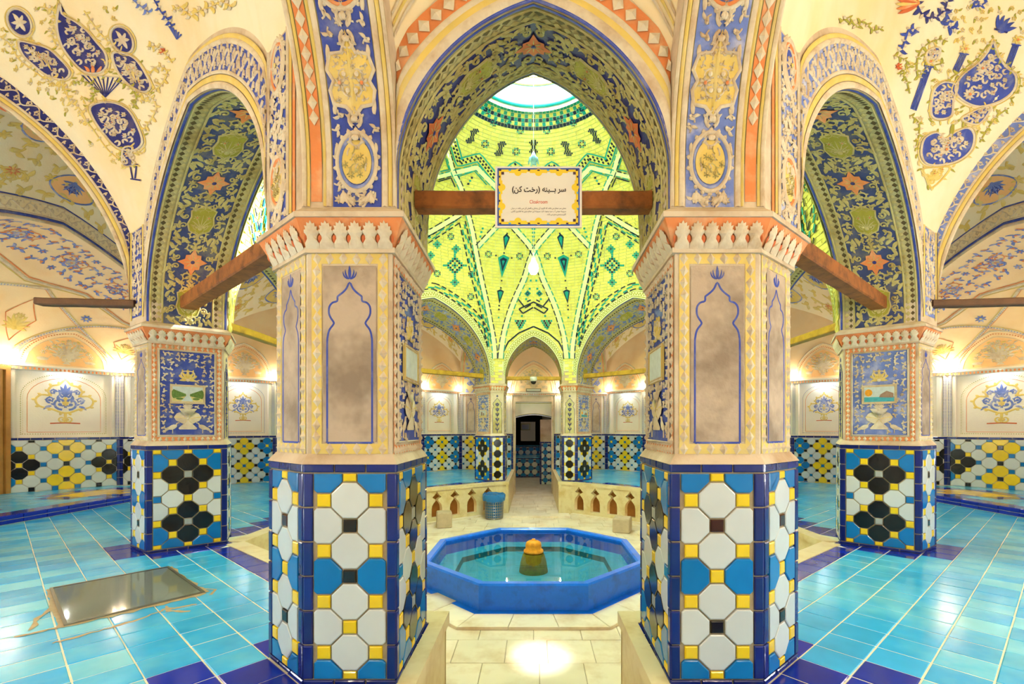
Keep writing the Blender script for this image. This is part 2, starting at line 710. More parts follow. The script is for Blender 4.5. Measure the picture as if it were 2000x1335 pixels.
def smooth_path(pts, k=6, closed=False):
    """Catmull-Rom"""
    n = len(pts)
    out = []
    rngi = range(n) if closed else range(n - 1)
    for i in rngi:
        p1, p2 = pts[i], pts[(i + 1) % n]
        p0 = pts[i - 1] if (i > 0 or closed) else p1
        p3 = pts[(i + 2) % n] if (i + 2 < n or closed) else p2
        for j in range(k):
            t = j / k
            out.append(tuple(.5 * ((2 * p1[d]) + (-p0[d] + p2[d]) * t + (2 * p0[d] - 5 * p1[d] + 4 * p2[d] - p3[d]) * t * t
                                   + (-p0[d] + 3 * p1[d] - 3 * p2[d] + p3[d]) * t ** 3) for d in (0, 1)))
    if not closed:
        out.append(tuple(pts[-1]))
    return out


# ------------------------------------------------------------------ tiles
_tile_cache = {}

def clip_poly(poly, x0, x1, y0, y1):
    def cl(ps, inside, inter):
        out = []
        for i in range(len(ps)):
            a, b = ps[i - 1], ps[i]
            if inside(b):
                if not inside(a):
                    out.append(inter(a, b))
                out.append(b)
            elif inside(a):
                out.append(inter(a, b))
        return out
    def ix(v):
        return lambda a, b: (v, a[1] + (b[1] - a[1]) * (v - a[0]) / (b[0] - a[0]))
    def iy(v):
        return lambda a, b: (a[0] + (b[0] - a[0]) * (v - a[1]) / (b[1] - a[1]), v)
    for ins, it in ((lambda p: p[0] >= x0, ix(x0)), (lambda p: p[0] <= x1, ix(x1)),
                    (lambda p: p[1] >= y0, iy(y0)), (lambda p: p[1] <= y1, iy(y1))):
        if not poly:
            return poly
        poly = cl(poly, ins, it)
    out = []
    for p in poly:
        if not out or math.hypot(p[0] - out[-1][0], p[1] - out[-1][1]) > .05:
            out.append(p)
    if len(out) > 1 and math.hypot(out[0][0] - out[-1][0], out[0][1] - out[-1][1]) < .05:
        out.pop()
    return out


def inset(poly, d):
    n = len(poly)
    out = []
    for i in range(n):
        p0, p1, p2 = poly[i - 1], poly[i], poly[(i + 1) % n]
        e1 = (p1[0] - p0[0], p1[1] - p0[1])
        e2 = (p2[0] - p1[0], p2[1] - p1[1])
        l1, l2 = math.hypot(*e1) or 1, math.hypot(*e2) or 1
        n1 = (-e1[1] / l1, e1[0] / l1)
        n2 = (-e2[1] / l2, e2[0] / l2)
        k = 1 + n1[0] * n2[0] + n1[1] * n2[1]
        if abs(k) < .2:
            k = .2
        out.append((p1[0] + (n1[0] + n2[0]) * d / k, p1[1] + (n1[1] + n2[1]) * d / k))
    return out


def area(poly):
    return sum(poly[i - 1][0] * poly[i][1] - poly[i][0] * poly[i - 1][1] for i in range(len(poly))) / 2


def tile_geo(poly, gap, thick):
    if area(poly) < 0:
        poly = poly[::-1]
    a = inset(poly, gap)
    b = inset(poly, gap + min(2.0, thick * .4))
    if area(b) < 4:
        return None
    n = len(a)
    vs = [(x, y, 0) for x, y in a] + [(x, y, thick - 1.4) for x, y in a] + [(x, y, thick) for x, y in b]
    fs = []
    for k in (0, 1):
        for i in range(n):
            j = (i + 1) % n
            fs.append((k * n + i, k * n + j, (k + 1) * n + j, (k + 1) * n + i))
    fs.append(tuple(range(2 * n, 3 * n)))
    return vs, fs


def place_tile(frame, c, poly, m, name, parent, gap=1.6, thick=6.0, joined=None, tilt=.006):
    """poly relative to c in frame coordinates; one object per tile, mesh shared between alike tiles"""
    if joined is not None:
        g = tile_geo(poly, gap, thick)
        if g:
            vs = np.array(g[0], float)
            q = frame.map(vs[:, 0] + c[0], vs[:, 1] + c[1], vs[:, 2])
            joined.add(q.tolist(), g[1], m)
        return None
    key = (m, name, gap, thick, tuple((round(x, 1), round(y, 1)) for x, y in poly))
    me = _tile_cache.get(key)
    if me is None:
        g = tile_geo(poly, gap, thick)
        if g is None:
            _tile_cache[key] = 0
            return None
        me = bpy.data.meshes.new(name)
        me.from_pydata([(x * K, y * K, z * K) for x, y, z in g[0]], [], g[1])
        me.materials.append(MAT[m])
        me.update()
        _tile_cache[key] = me
    if me == 0:
        return None
    o = bpy.data.objects.new(name, me)
    COL.objects.link(o)
    attach(o, parent)
    mt = frame.matrix(c[0], c[1], rng.uniform(-.5, .5))
    mt = mt @ Matrix.Rotation(rng.uniform(-tilt, tilt), 4, 'X') @ Matrix.Rotation(rng.uniform(-tilt, tilt), 4, 'Y')
    o.matrix_basis = mt
    return o


def tile_field(frame, s0, s1, t0, t1, cx, cy, sc, tt, colour, parent, par=1, joined=None):
    """octagons and squares; column 0 at s=sc, row 0 at t=tt, rows count downwards; octagon where (i+j)%2==par"""
    qx, qy, ox, oy = .275 * cx, .275 * cy, .725 * cx, .725 * cy
    octa = [(ox, -qy), (ox, qy), (qx, oy), (-qx, oy), (-ox, qy), (-ox, -qy), (-qx, -oy), (qx, -oy)]
    squa = [(qx, -qy), (qx, qy), (-qx, qy), (-qx, -qy)]
    i0, i1 = math.floor((s0 - sc) / cx) - 1, math.ceil((s1 - sc) / cx) + 1
    j0, j1 = math.floor((tt - t1) / cy) - 1, math.ceil((tt - t0) / cy) + 1
    for j in range(j0, j1 + 1):
        for i in range(i0, i1 + 1):
            is_o = (i + j) % 2 == par
            c = (sc + i * cx, tt - j * cy)
            poly = [(c[0] + x, c[1] + y) for x, y in (octa if is_o else squa)]
            poly = clip_poly(poly, s0, s1, t0, t1)
            if len(poly) < 3 or abs(area(poly)) < 60:
                continue
            m = colour(i, j, is_o)
            if m is None:
                continue
            place_tile(frame, c, [(x - c[0], y - c[1]) for x, y in poly], m,
                       'octagon_tile' if is_o else 'square_tile', parent, joined=joined)


def border(frame, s0, s1, t0, t1, n, vertical, m, parent, joined=None):
    for k in range(n):
        if vertical:
            a, b = t0 + (t1 - t0) * k / n, t0 + (t1 - t0) * (k + 1) / n
            c = ((s0 + s1) / 2, (a + b) / 2)
            hw, hh = (s1 - s0) / 2, (b - a) / 2
        else:
            a, b = s0 + (s1 - s0) * k / n, s0 + (s1 - s0) * (k + 1) / n
            c = ((a + b) / 2, (t0 + t1) / 2)
            hw, hh = (b - a) / 2, (t1 - t0) / 2
        place_tile(frame, c, [(-hw, -hh), (hw, -hh), (hw, hh), (-hw, hh)], m, 'border_tile', parent, joined=joined)
# ------------------------------------------------------------------ plan of the hall
YC = ZC * DD
def pt(x, z):
    return (x, z * DD)
def mz(p):                       # mirror about the hall's cross axis
    return (p[0], 2 * YC - p[1])
def mxs(p, s):                   # s=-1 keeps the left side, s=+1 mirrors to the right
    return (-s * p[0], p[1])

# pier plans: Go (outer gate corner), O (outer corner), C (outer end of wide jamb), B (inner end of wide jamb), Gi
PIER_NEAR = [pt(-267, 1.0), pt(-452, 1.0), pt(-583, 1.125), pt(-410, 1.36), pt(-272, 1.31)]
PIER_SIDE = [pt(-1706, 2.44), pt(-1706, 2.166), pt(-1550, 2.047), pt(-1341, 2.24), pt(-1440, 2.44)]
PIER_SIDE_FAR = [mz(p) for p in PIER_SIDE]
PIER_FAR = [mz(p) for p in PIER_NEAR]
# outer ends of the transverse arches: (a = side of the diagonal bay, b = side of the axial bay)
Q1a, Q1b = pt(-640, -.35), pt(-430, -.35)
Q2a, Q2b = pt(-2850, 1.68), pt(-2850, 1.95)
Q3a, Q3b = mz(Q2a), mz(Q2b)
Q4a, Q4b = pt(-900, 6.3), pt(-640, 6.3)

HS = 500.0                       # springing of all arches
def A(t):
    t = min(1.0, abs(t))
    return .75 * math.sqrt(max(0.0, 1 - t ** 2.2)) + .25 * (1 - t)
A9 = A(.9)
def A2(t):
    return (A(.9 * t) - A9) / (1 - A9)
TS = [math.sin(-math.pi / 2 + math.pi * i / 40) for i in range(41)]

def lerp2(a, b, k):
    return (a[0] + (b[0] - a[0]) * k, a[1] + (b[1] - a[1]) * k)

def arch_curve(a, b, apex, hs=HS, base=None):
    pts = [lerp2(a, b, (t + 1) / 2) + (hs + (apex - hs) * A(t),) for t in TS]
    if base is not None:
        pts = [a + (base + (hs - base) * k / 4,) for k in range(4)] + pts + \
              [b + (hs + (base - hs) * k / 4,) for k in range(1, 5)]
    return pts

def crown_curve(a, b, apex, hc):
    return [lerp2(a, b, (t + 1) / 2) + (hc + (apex - hc) * A2(t),) for t in TS]

def resample(c, n):
    c = np.asarray(c, float)
    l = np.concatenate([[0], np.cumsum(np.linalg.norm(np.diff(c, axis=0), axis=1))])
    q = np.linspace(0, l[-1], n)
    return np.stack([np.interp(q, l, c[:, k]) for k in range(3)], axis=1)

def ruled(c0, c1, m=9):
    c0, c1 = np.asarray(c0, float), np.asarray(c1, float)
    k = np.linspace(0, 1, m)[None, :, None]
    return c0[:, None, :] * (1 - k) + c1[:, None, :] * k

def coons(c0, c1, d0, d1, n=97, m=49):
    c0, c1, d0, d1 = resample(c0, n), resample(c1, n), resample(d0, m), resample(d1, m)
    u = np.linspace(0, 1, n)[:, None, None]
    v = np.linspace(0, 1, m)[None, :, None]
    return ((1 - v) * c0[:, None, :] + v * c1[:, None, :] + (1 - u) * d0[None] + u * d1[None]
            - ((1 - u) * (1 - v) * c0[0] + u * (1 - v) * c0[-1] + (1 - u) * v * c1[0] + u * v * c1[-1]))

# ---- dome over the ring of piers
H_OC, R_OC = 2270.0, 470.0
def ring_poly():
    left = [PIER_NEAR[4], PIER_NEAR[3], PIER_SIDE[3], PIER_SIDE[4], PIER_SIDE_FAR[4], PIER_SIDE_FAR[3],
            PIER_FAR[3], PIER_FAR[4]]
    right = [(-x, y) for x, y in reversed(left)]
    return left + right
RING = ring_poly()
# angle measured from "towards camera" through left
def ang_of(p):
    return math.atan2(-p[0], -(p[1] - YC)) % (2 * math.pi)
RANG = [ang_of(p) for p in RING]
def dirv(th):
    return (-math.sin(th), -math.cos(th))
def seg_of(th):
    th %= 2 * math.pi
    n = len(RING)
    for i in range(n):
        a, b = RANG[i], RANG[(i + 1) % n]
        if a <= b:
            if a <= th <= b:
                return i
        elif th >= a or th <= b:
            return i
    return 0
def ring_hit(th):
    i = seg_of(th)
    p, q = RING[i], RING[(i + 1) % len(RING)]
    d = dirv(th)
    ex, ey = q[0] - p[0], q[1] - p[1]
    wx, wy = p[0], p[1] - YC
    den = d[0] * ey - d[1] * ex
    r = (wx * ey - wy * ex) / den
    k = (wx * d[1] - wy * d[0]) / den
    return i, r, min(1, max(0, k))
# ring segment -> inner apex of its arch (None = pier)
APEX_IN = {}
for _i in range(16):
    APEX_IN[_i] = None
for _i, _a in ((1, 1115), (3, 1110), (5, 1115), (7, 872), (9, 1115), (11, 1110), (13, 1115), (15, 958)):
    APEX_IN[_i] = _a
def h_low(th):
    i, r, k = ring_hit(th)
    a = APEX_IN[i]
    if a is None:
        return 425.0
    return HS + (a - HS) * A(2 * k - 1)
def dome_pt(th, h, off=0.0):
    i, r, k = ring_hit(th)
    tau = max(0.0, min(1.0, (h - HS) / (H_OC - HS)))
    b = min(1, tau / .75)
    b = b * b * (3 - 2 * b)
    rr = R_OC + (r * (1 - b) + 1560 * b - R_OC) * (1 - tau ** 2.3) - off
    d = dirv(th)
    return (d[0] * rr, YC + d[1] * rr, h)

def arch_inner(i, n=41, base=None):
    """inner edge of arch in ring segment i, lying on the dome"""
    p, q = RING[i], RING[(i + 1) % len(RING)]
    out = []
    for t in TS:
        c = lerp2(p, q, (t + 1) / 2)
        th = ang_of(c)
        out.append(dome_pt(th, HS + (APEX_IN[i] - HS) * A(t)))
    if base is not None:
        a, b = out[0], out[-1]
        out = [(a[0], a[1], base + (HS - base) * k / 4) for k in range(4)] + out + \
              [(b[0], b[1], HS + (base - HS) * k / 4) for k in range(1, 5)]
    return out

def offset_poly(poly, d):
    """d>0 grows the polygon"""
    if area(poly) < 0:
        return inset(poly[::-1], -d)[::-1]
    return inset(poly, -d)

def in_poly(p, poly):
    c = False
    for i in range(len(poly)):
        a, b = poly[i - 1], poly[i]
        if (a[1] > p[1]) != (b[1] > p[1]) and p[0] < (b[0] - a[0]) * (p[1] - a[1]) / (b[1] - a[1]) + a[0]:
            c = not c
    return c

SIDEWORD = {-1: 'left', 1: 'right'}
# court edge (inner edge of the raised platforms), left half
COURT = [pt(-236, 1.38), pt(-352, 1.42), pt(-1290, 2.27), pt(-1290, 3.93), pt(-352, 4.78), pt(-236, 4.84)]
# exedra walls on the sides, left half (from near to far)
EXE = [Q2b, pt(-3350, 2.05), pt(-3720, 2.6), pt(-3720, 3.6), pt(-3350, 4.15), Q3b]
# ------------------------------------------------------------------ large structure
ARCHW = {}     # outer-face / soffit surfaces by name, used for ornament later
VAULT = {}

def make_ring_arch(name, a, b, seg, apex_out, apex_ex, hc, flip=False):
    """one arched wall of the pier ring; a,b outer plan points, seg = ring segment on the dome side"""
    outer = arch_curve(a, b, apex_out, base=430)
    inner = arch_inner(seg, base=430)
    p, q = RING[seg], RING[(seg + 1) % 16]
    if math.hypot(p[0] - a[0], p[1] - a[1]) > math.hypot(q[0] - a[0], q[1] - a[1]):
        inner = inner[::-1]
    m = M()
    so = ruled(outer, inner, 9)
    m.grid(so, 'plaster_olive')
    top = crown_curve(a, b, apex_ex, hc)
    oc = arch_curve(a, b, apex_out)
    m.grid(ruled(oc, [(p[0], p[1], p[2] + 14) for p in top], 3), 'plaster')
    o = m.build(name, smooth=False, kind='structure')
    for poly in o.data.polygons[:so.shape[0] * 8]:
        poly.use_smooth = True
    mid = lerp2(a, b, .5)
    ARCHW[name] = dict(obj=o, soffit=Surf(so, (mid[0], mid[1], 0)), a=a, b=b, apex=apex_out, top=top, outer=outer)
    return o

def bay(name, c0, c1, d0, d1, m='plaster_vault'):
    g = coons(c0, c1, d0, d1)
    mm = M()
    mm.grid(g, m)
    o = mm.build(name, smooth=True, kind='structure')
    c = g[g.shape[0] // 2, g.shape[1] // 2]
    VAULT[name] = dict(obj=o, grid=g, surf=Surf(g, (c[0], c[1], -500)))
    return o

def transverse(name, a0, a1, b0, b1, apex, apex_ex, hcs):
    """arch from pier edge a0/a1 to outer wall b0/b1 (0 = diagonal-bay side, 1 = axial-bay side)"""
    e0 = arch_curve(a0, b0, apex, base=430)
    e1 = arch_curve(a1, b1, apex, base=430)
    so = ruled(e0, e1, 7)
    m = M()
    m.grid(so, 'plaster_olive')
    t0 = crown_curve(a0, b0, apex_ex, hcs[0])
    t1 = crown_curve(a1, b1, apex_ex, hcs[1])
    m.grid(ruled(arch_curve(a0, b0, apex), [(p[0], p[1], p[2] + 10) for p in t0], 3), 'plaster')
    m.grid(ruled(arch_curve(a1, b1, apex), [(p[0], p[1], p[2] + 10) for p in t1], 3), 'plaster')
    o = m.build(name, smooth=False, kind='structure')
    for poly in o.data.polygons[:so.shape[0] * 6 - 6]:
        poly.use_smooth = True
    mid = lerp2(a0, b0, .5)
    ARCHW[name] = dict(obj=o, soffit=Surf(so, (mid[0], mid[1], 0)), a=a0, b=b0, apex=apex, e0=(a0, b0), e1=(a1, b1), tops=(t0, t1))
    return t0, t1

CR = {}
HCD, HCA = 820.0, 720.0          # heights where the vaults leave the piers (diagonal / axial gate bays)
for s in (-1, 1):
    w = SIDEWORD[s]
    f = lambda p: mxs(p, s)
    Go1, O1, C1, B1, Gi1 = [f(p) for p in PIER_NEAR]
    Go2, O2, C2, B2, Gi2 = [f(p) for p in PIER_SIDE]
    Go3, O3, C3, B3, Gi3 = [f(p) for p in PIER_SIDE_FAR]
    Go4, O4, C4, B4, Gi4 = [f(p) for p in PIER_FAR]
    q = dict((k, f(v)) for k, v in dict(Q1a=Q1a, Q1b=Q1b, Q2a=Q2a, Q2b=Q2b, Q3a=Q3a, Q3b=Q3b, Q4a=Q4a, Q4b=Q4b).items())
    # wide arches between the piers
    make_ring_arch('wall_arch_near_' + w, C1, C2, 1 if s < 0 else 13, 1005, 1150, HCD)
    make_ring_arch('wall_arch_side_' + w, Go2, Go3, 3 if s < 0 else 11, 1005, 1150, HCD)
    make_ring_arch('wall_arch_far_' + w, C3, C4, 5 if s < 0 else 9, 1005, 1150, HCD)
    # transverse arches over the ambulatory
    t1d, t1a = transverse('ceiling_arch_near_' + w, O1, Go1, q['Q1a'], q['Q1b'], 1290, 1390, (HCD, HCA))
    t2d, t2a = transverse('ceiling_arch_side_' + w, O2, Go2, q['Q2a'], q['Q2b'], 1365, 1480, (HCD, HCD))
    t3d, t3a = transverse('ceiling_arch_rear_' + w, O3, Go3, q['Q3a'], q['Q3b'], 1365, 1480, (HCD, HCD))
    t4d, t4a = transverse('ceiling_arch_far_' + w, O4, Go4, q['Q4a'], q['Q4b'], 1290, 1390, (HCD, HCA))
    CR[s] = (t1a, t4a, q, Go1, Go4)
    def flat_ends(a, c, b):
        return [a + (HCD,)] + c + [b + (HCD,)]
    bay('ceiling_near_' + w, flat_ends(O1, ARCHW['wall_arch_near_' + w]['top'], O2),
        crown_curve(q['Q1a'], q['Q2a'], 1350, HCD), t1d, t2d)
    bay('ceiling_side_' + w, ARCHW['wall_arch_side_' + w]['top'],
        crown_curve(q['Q2b'], q['Q3b'], 1330, HCD), t2a, t3a)
    bay('ceiling_rear_' + w, flat_ends(O3, ARCHW['wall_arch_far_' + w]['top'], O4),
        crown_curve(q['Q3a'], q['Q4a'], 1350, HCD), t3d, t4d)

# gate arches on the axis and their bays
make_ring_arch('wall_gate_near', PIER_NEAR[0], (-PIER_NEAR[0][0], PIER_NEAR[0][1]), 15, 831, 960, HCA)
make_ring_arch('wall_gate_far', PIER_FAR[0], (-PIER_FAR[0][0], PIER_FAR[0][1]), 7, 831, 960, HCA)
bay('ceiling_near', ARCHW['wall_gate_near']['top'], crown_curve(CR[-1][2]['Q1b'], CR[1][2]['Q1b'], 1150, HCA), CR[-1][0], CR[1][0])
bay('ceiling_far', ARCHW['wall_gate_far']['top'], crown_curve(CR[-1][2]['Q4b'], CR[1][2]['Q4b'], 1150, HCA), CR[-1][1], CR[1][1])

# dome shell
NTH, NV = 384, 64
_th = sorted(set([2 * math.pi * i / NTH for i in range(NTH)] + [a % (2 * math.pi) for a in RANG]
                 + [(a + 1e-5) % (2 * math.pi) for a in RANG] + [(a - 1e-5) % (2 * math.pi) for a in RANG]))
_rows = []
for th in _th + [_th[0]]:
    lo = h_low(th)
    _rows.append([dome_pt(th, lo + (H_OC - lo) * j / NV) for j in range(NV + 1)])
DOME_GRID = np.array(_rows)
m = M()
m.grid(DOME_GRID, 'brick_mortar')
dome = m.build('ceiling_dome', smooth=True, kind='structure')
DOME_PIX = Pix([DOME_GRID], None)

# crown of the dome: drum with tiles, grille and glass cap
lan = M()
lan.lathe(0, YC, [(R_OC, H_OC), (R_OC - 6, H_OC + 60), (R_OC - 6, H_OC + 150)], 'brick_sky', 64, False, False)
lan.build('drum', dome, smooth=True, label='pale blue tiled drum under the glazed crown')
lan = M()
lan.lathe(0, YC, [(R_OC - 2, H_OC - 6), (R_OC - 14, H_OC - 2), (R_OC - 14, H_OC + 24), (R_OC - 2, H_OC + 28)], 'brick_teal', 64, False, False)
lan.build('drum_band', dome, smooth=True)
for k in range(40):
    a = 2 * math.pi * k / 40
    b = M()
    x, y = (R_OC - 10) * math.sin(a), YC + (R_OC - 10) * math.cos(a)
    b.tube([(x, y, H_OC + 148), (x, y, H_OC + 262)], 5, 'metal_brass', 6)
    b.build('grille_bar', dome)
b = M()
for hh in (H_OC + 150, H_OC + 205, H_OC + 262):
    b.tube([((R_OC - 10) * math.sin(2 * math.pi * k / 48), YC + (R_OC - 10) * math.cos(2 * math.pi * k / 48), hh) for k in range(49)], 6, 'metal_brass', 6, False)
b.build('grille_ring', dome)
# glazing ribs of the cap (the cap itself is open to the sky)
b = M()
for k in range(12):
    a = 2 * math.pi * k / 12
    b.tube([((R_OC - 10) * math.cos(g) * math.sin(a), YC + (R_OC - 10) * math.cos(g) * math.cos(a), H_OC + 262 + 260 * math.sin(g))
            for g in [i * math.pi / 2 / 8 for i in range(9)]], 5, 'metal_grey', 6, False)
b.build('cap_rib', dome)
# unseen shell round drum and hall, added to block stray sky light
b = M()
b.lathe(0, YC, [(R_OC + 2, H_OC - 30), (R_OC + 2, H_OC + 150), (R_OC + 40, H_OC + 150), (R_OC + 600, H_OC - 100), (7400, 1900), (7400, FLOOR - 200), (0, FLOOR - 200)], 'plaster', 48, False, False)
b.build('ceiling_roof', kind='structure')

# outer walls -------------------------------------------------------------------------
def wall_under(name, a, b, top, mtl='plaster_white', h0=PLAT):
    m = M()
    base = [lerp2(a, b, i / 40) + (h0,) for i in range(41)]
    tp = resample(top, 41)
    base = [(p[0], p[1], h0) for p in tp]
    m.grid(ruled(base, tp, 5), mtl)
    return m.build(name, kind='structure')

for s in (-1, 1):
    w = SIDEWORD[s]
    q = CR[s][2]
    wall_under('wall_near_' + w, q['Q1a'], q['Q2a'], crown_curve(q['Q1a'], q['Q2a'], 1350, HCD))
    # stubs closing the outer ends of the transverse arches
    for k, (a, b, hh) in enumerate(((q['Q1a'], q['Q1b'], 431), (q['Q2a'], q['Q2b'], 431), (q['Q3a'], q['Q3b'], 431), (q['Q4a'], q['Q4b'], 431))):
        m = M()
        m.poly([a + (PLAT,), b + (PLAT,), b + (hh,), a + (hh,)], 'plaster_white')
        m.build('wall_pier_%s_%d' % (w, k + 1), kind='structure')
m = M()
tp = crown_curve(CR[-1][2]['Q1b'], CR[1][2]['Q1b'], 1150, HCA)
m.grid(ruled([(p[0], p[1], FLOOR) for p in tp], tp, 3), 'plaster')
m.build('wall_near', kind='structure')
# ------------------------------------------------------------------ piers
def col_niche(variant):
    def c(i, j, o):
        if o:
            if abs(i) == 1 and j in (0, 4, 8):
                return 'tile_blue'
            return 'tile_white'
        if i == 0:
            if j == 2:
                return 'tile_black' if variant != 1 else 'tile_maroon'
            if j == 4:
                return 'tile_black' if variant == 0 else 'tile_yellow'
            if j == 6:
                return 'tile_yellow' if variant == 0 else 'tile_black'
        return 'tile_yellow'
    return c

def col_flower(i, j, o):
    a = abs(i)
    if o:
        if (a == 0 and j in (1, 3, 5, 7)) or (a == 1 and j in (2, 6)):
            return 'tile_black'
        if j in (0, 8) or (a == 2 and j in (1, 7)):
            return 'tile_blue'
        return 'tile_white'
    if a == 0 and j in (2, 6):
        return 'tile_grey'
    if a == 2 and j == 4:
        return 'tile_blue'
    return 'tile_yellow'

def col_column(i, j, o):
    if o:
        return 'tile_black' if i == 0 else 'tile_white'
    return 'tile_yellow' if abs(i) <= 1 else 'tile_white'

def dado_face(frame, wid, pattern, parent, joined=None, variant=0, hgt=435.0):
    """frame origin at the middle of the face on the platform"""
    hb, vb = 19.0, 21.0
    t1 = hgt - hb
    nt = max(3, round(wid / 62))
    border(frame, -wid / 2, wid / 2, t1, hgt, nt, False, 'tile_cobalt', parent, joined)
    border(frame, -wid / 2, wid / 2, 0, 12, nt, False, 'tile_cobalt', parent, joined)
    border(frame, -wid / 2, -wid / 2 + vb, 12, t1, 6, True, 'tile_cobalt', parent, joined)
    border(frame, wid / 2 - vb, wid / 2, 12, t1, 6, True, 'tile_cobalt', parent, joined)
    in_w = wid - 2 * vb
    cy = (t1 - 12) / 8.15
    if pattern == 'niche':
        tile_field(frame, -in_w / 2, in_w / 2, 12, t1, 51, cy, 0, t1 - 4, col_niche(variant), parent, 1, joined)
    elif pattern == 'flower':
        tile_field(frame, -in_w / 2, in_w / 2, 12, t1, in_w / 4.55, cy, 0, t1 - 4, col_flower, parent, 1, joined)
    else:
        tile_field(frame, -in_w / 2, in_w / 2, 12, t1, 51, cy, 0, t1 - 4, col_column, parent, 1, joined)


def persian_arch(w, t0, t1):
    """outline of the pointed lobed niche: list of (s,t), open at neither end"""
    h = t1 - t0
    prof = [(1.0, 0), (1.0, .30), (1.0, .60), (.98, .66), (.90, .705), (.72, .74), (.72, .755), (.84, .78), (.92, .81), (.90, .85),
            (.76, .875), (.56, .885), (.54, .91), (.50, .918), (.30, .94), (.14, .965), (0, 1.0)]
    left = [(-w * a, t0 + h * b) for a, b in prof]
    right = [(w * a, t0 + h * b) for a, b in reversed(prof[:-1])]
    return left + right


def zigzag_border(frame, s0, s1, t0, t1, w, parent, ground, m='relief_cream', objs=True, step=24.0):
    """ground strip with a row of raised diamonds round a rectangle"""
    g = Orn(frame)
    for a, b, c, d in ((s0, s0 + w, t0, t1), (s1 - w, s1, t0, t1), (s0 + w, s1 - w, t0, t0 + w), (s0 + w, s1 - w, t1 - w, t1)):
        g.rect(a, b, c, d, ground, 1.0)
    g.build('border_ground', parent, smooth=False)
    spots = []
    n = max(2, round((t1 - t0 - w) / step))
    for k in range(n + 1):
        t = t0 + w / 2 + (t1 - t0 - w) * k / n
        spots += [(s0 + w / 2, t), (s1 - w / 2, t)]
    n2 = max(1, round((s1 - s0 - w) / step))
    for k in range(1, n2):
        s = s0 + w / 2 + (s1 - s0 - w) * k / n2
        spots += [(s, t0 + w / 2), (s, t1 - w / 2)]
    if objs:
        for c in spots:
            a, b = w * .42, min(step * .52, w * .62)
            key = ('dia', m, round(a, 1), round(b, 1))
            me = _tile_cache.get(key)
            if me is None:
                me = bpy.data.meshes.new('diamond')
                me.from_pydata([(-a * K, 0, 0), (0, -b * K, 0), (a * K, 0, 0), (0, b * K, 0), (0, 0, 7 * K)], [],
                               [(0, 1, 4), (1, 2, 4), (2, 3, 4), (3, 0, 4)])
                me.materials.append(MAT[m])
                _tile_cache[key] = me
            o = bpy.data.objects.new('diamond', me)
            COL.objects.link(o)
            attach(o, parent)
            o.matrix_basis = frame.matrix(c[0] + rng.uniform(-1, 1), c[1] + rng.uniform(-1, 1), 1.0) @ Matrix.Rotation(rng.uniform(-.15, .15), 4, 'Z')
    else:
        d = Orn(frame)
        for c in spots:
            d.diamond(c, w * .42, min(step * .52, w * .62), m, 7)
        d.build('diamond_row', parent, smooth=False, kind='stuff')


def tulip(o, c, r, m, h=3.0):
    x, y = c
    o.leaf(x, y, math.pi / 2, r * 1.9, r * .62, m, h)
    for sg in (-1, 1):
        o.leaf(x + sg * r * .1, y, math.pi / 2 - sg * .75, r * 1.5, r * .34, m, h, sg * 1.0)
        o.leaf(x + sg * r * .1, y, math.pi / 2 - sg * 1.25, r * 1.5, r * .28, m, h, sg * 1.5)


def vine_fill(o, s0, s1, t0, t1, m, r=30.0, w=4.5, h=5.0, lm=None):
    """fill a rectangle with a lattice of scrolls, leaves and small flowers"""
    nx = max(1, round((s1 - s0) / (r * 1.7)))
    ny = max(1, round((t1 - t0) / (r * 1.9)))
    dx, dy = (s1 - s0) / nx, (t1 - t0) / ny
    for j in range(ny):
        for i in range(nx):
            x, y = s0 + (i + .5) * dx, t0 + (j + .5) * dy
            sg = 1 if (i + j) % 2 else -1
            side = 1 if x < (s0 + s1) / 2 else -1
            o.spiral(x - side * dx * .42, y - dy * .42, math.pi / 2 - side * .5, min(dx, dy) * .34, -side, m, w, 1.2, True, h, lm)
            o.leaf(x + dx * .25, y + dy * .3, rng.uniform(0, 6.28), r * .6, r * .24, lm or m, h, .6)
            if (i * 3 + j) % 4 == 0:
                o.flower((x + side * dx * .22, y - dy * .28), r * .34, 6, m, lm or m, h)


def niche_face(frame, wid, hgt, parent, objs=True):
    """worn grey panel with the blue line of a lobed niche, tulip on top, diamond border"""
    wb = 20.0 if wid > 120 else 15
    s0, s1 = -wid / 2 + 8, wid / 2 - 8
    zigzag_border(frame, s0, s1, 8, hgt - 6, wb, parent, 'paint_yellow', 'relief_cream', objs)
    o = Orn(frame)
    p0, p1 = s0 + wb + 3, s1 - wb - 3
    o.rect(p0, p1, 12 + wb, hgt - 10 - wb, 'plaster_grey', 1.5)
    o.build('panel', parent, label='worn grey plaster panel', smooth=False)
    o = Orn(frame)
    w = (p1 - p0) / 2 - 8
    out = persian_arch(w, 30, hgt * .845)
    o.stroke(smooth_path(out, 3), 6.0 if wid > 120 else 5.0, 'paint_blue', 2.6, closed=False)
    o.stroke([(-w, 30), (-w * .5, 30), (0, 30), (w * .5, 30), (w, 30)], 4.6, 'paint_blue', 2.6)
    tulip(o, (0, hgt * .862), 14 if wid > 120 else 11, 'paint_blue', 2.8)
    o.build('niche_outline', parent, label='dark blue line of a lobed pointed niche')


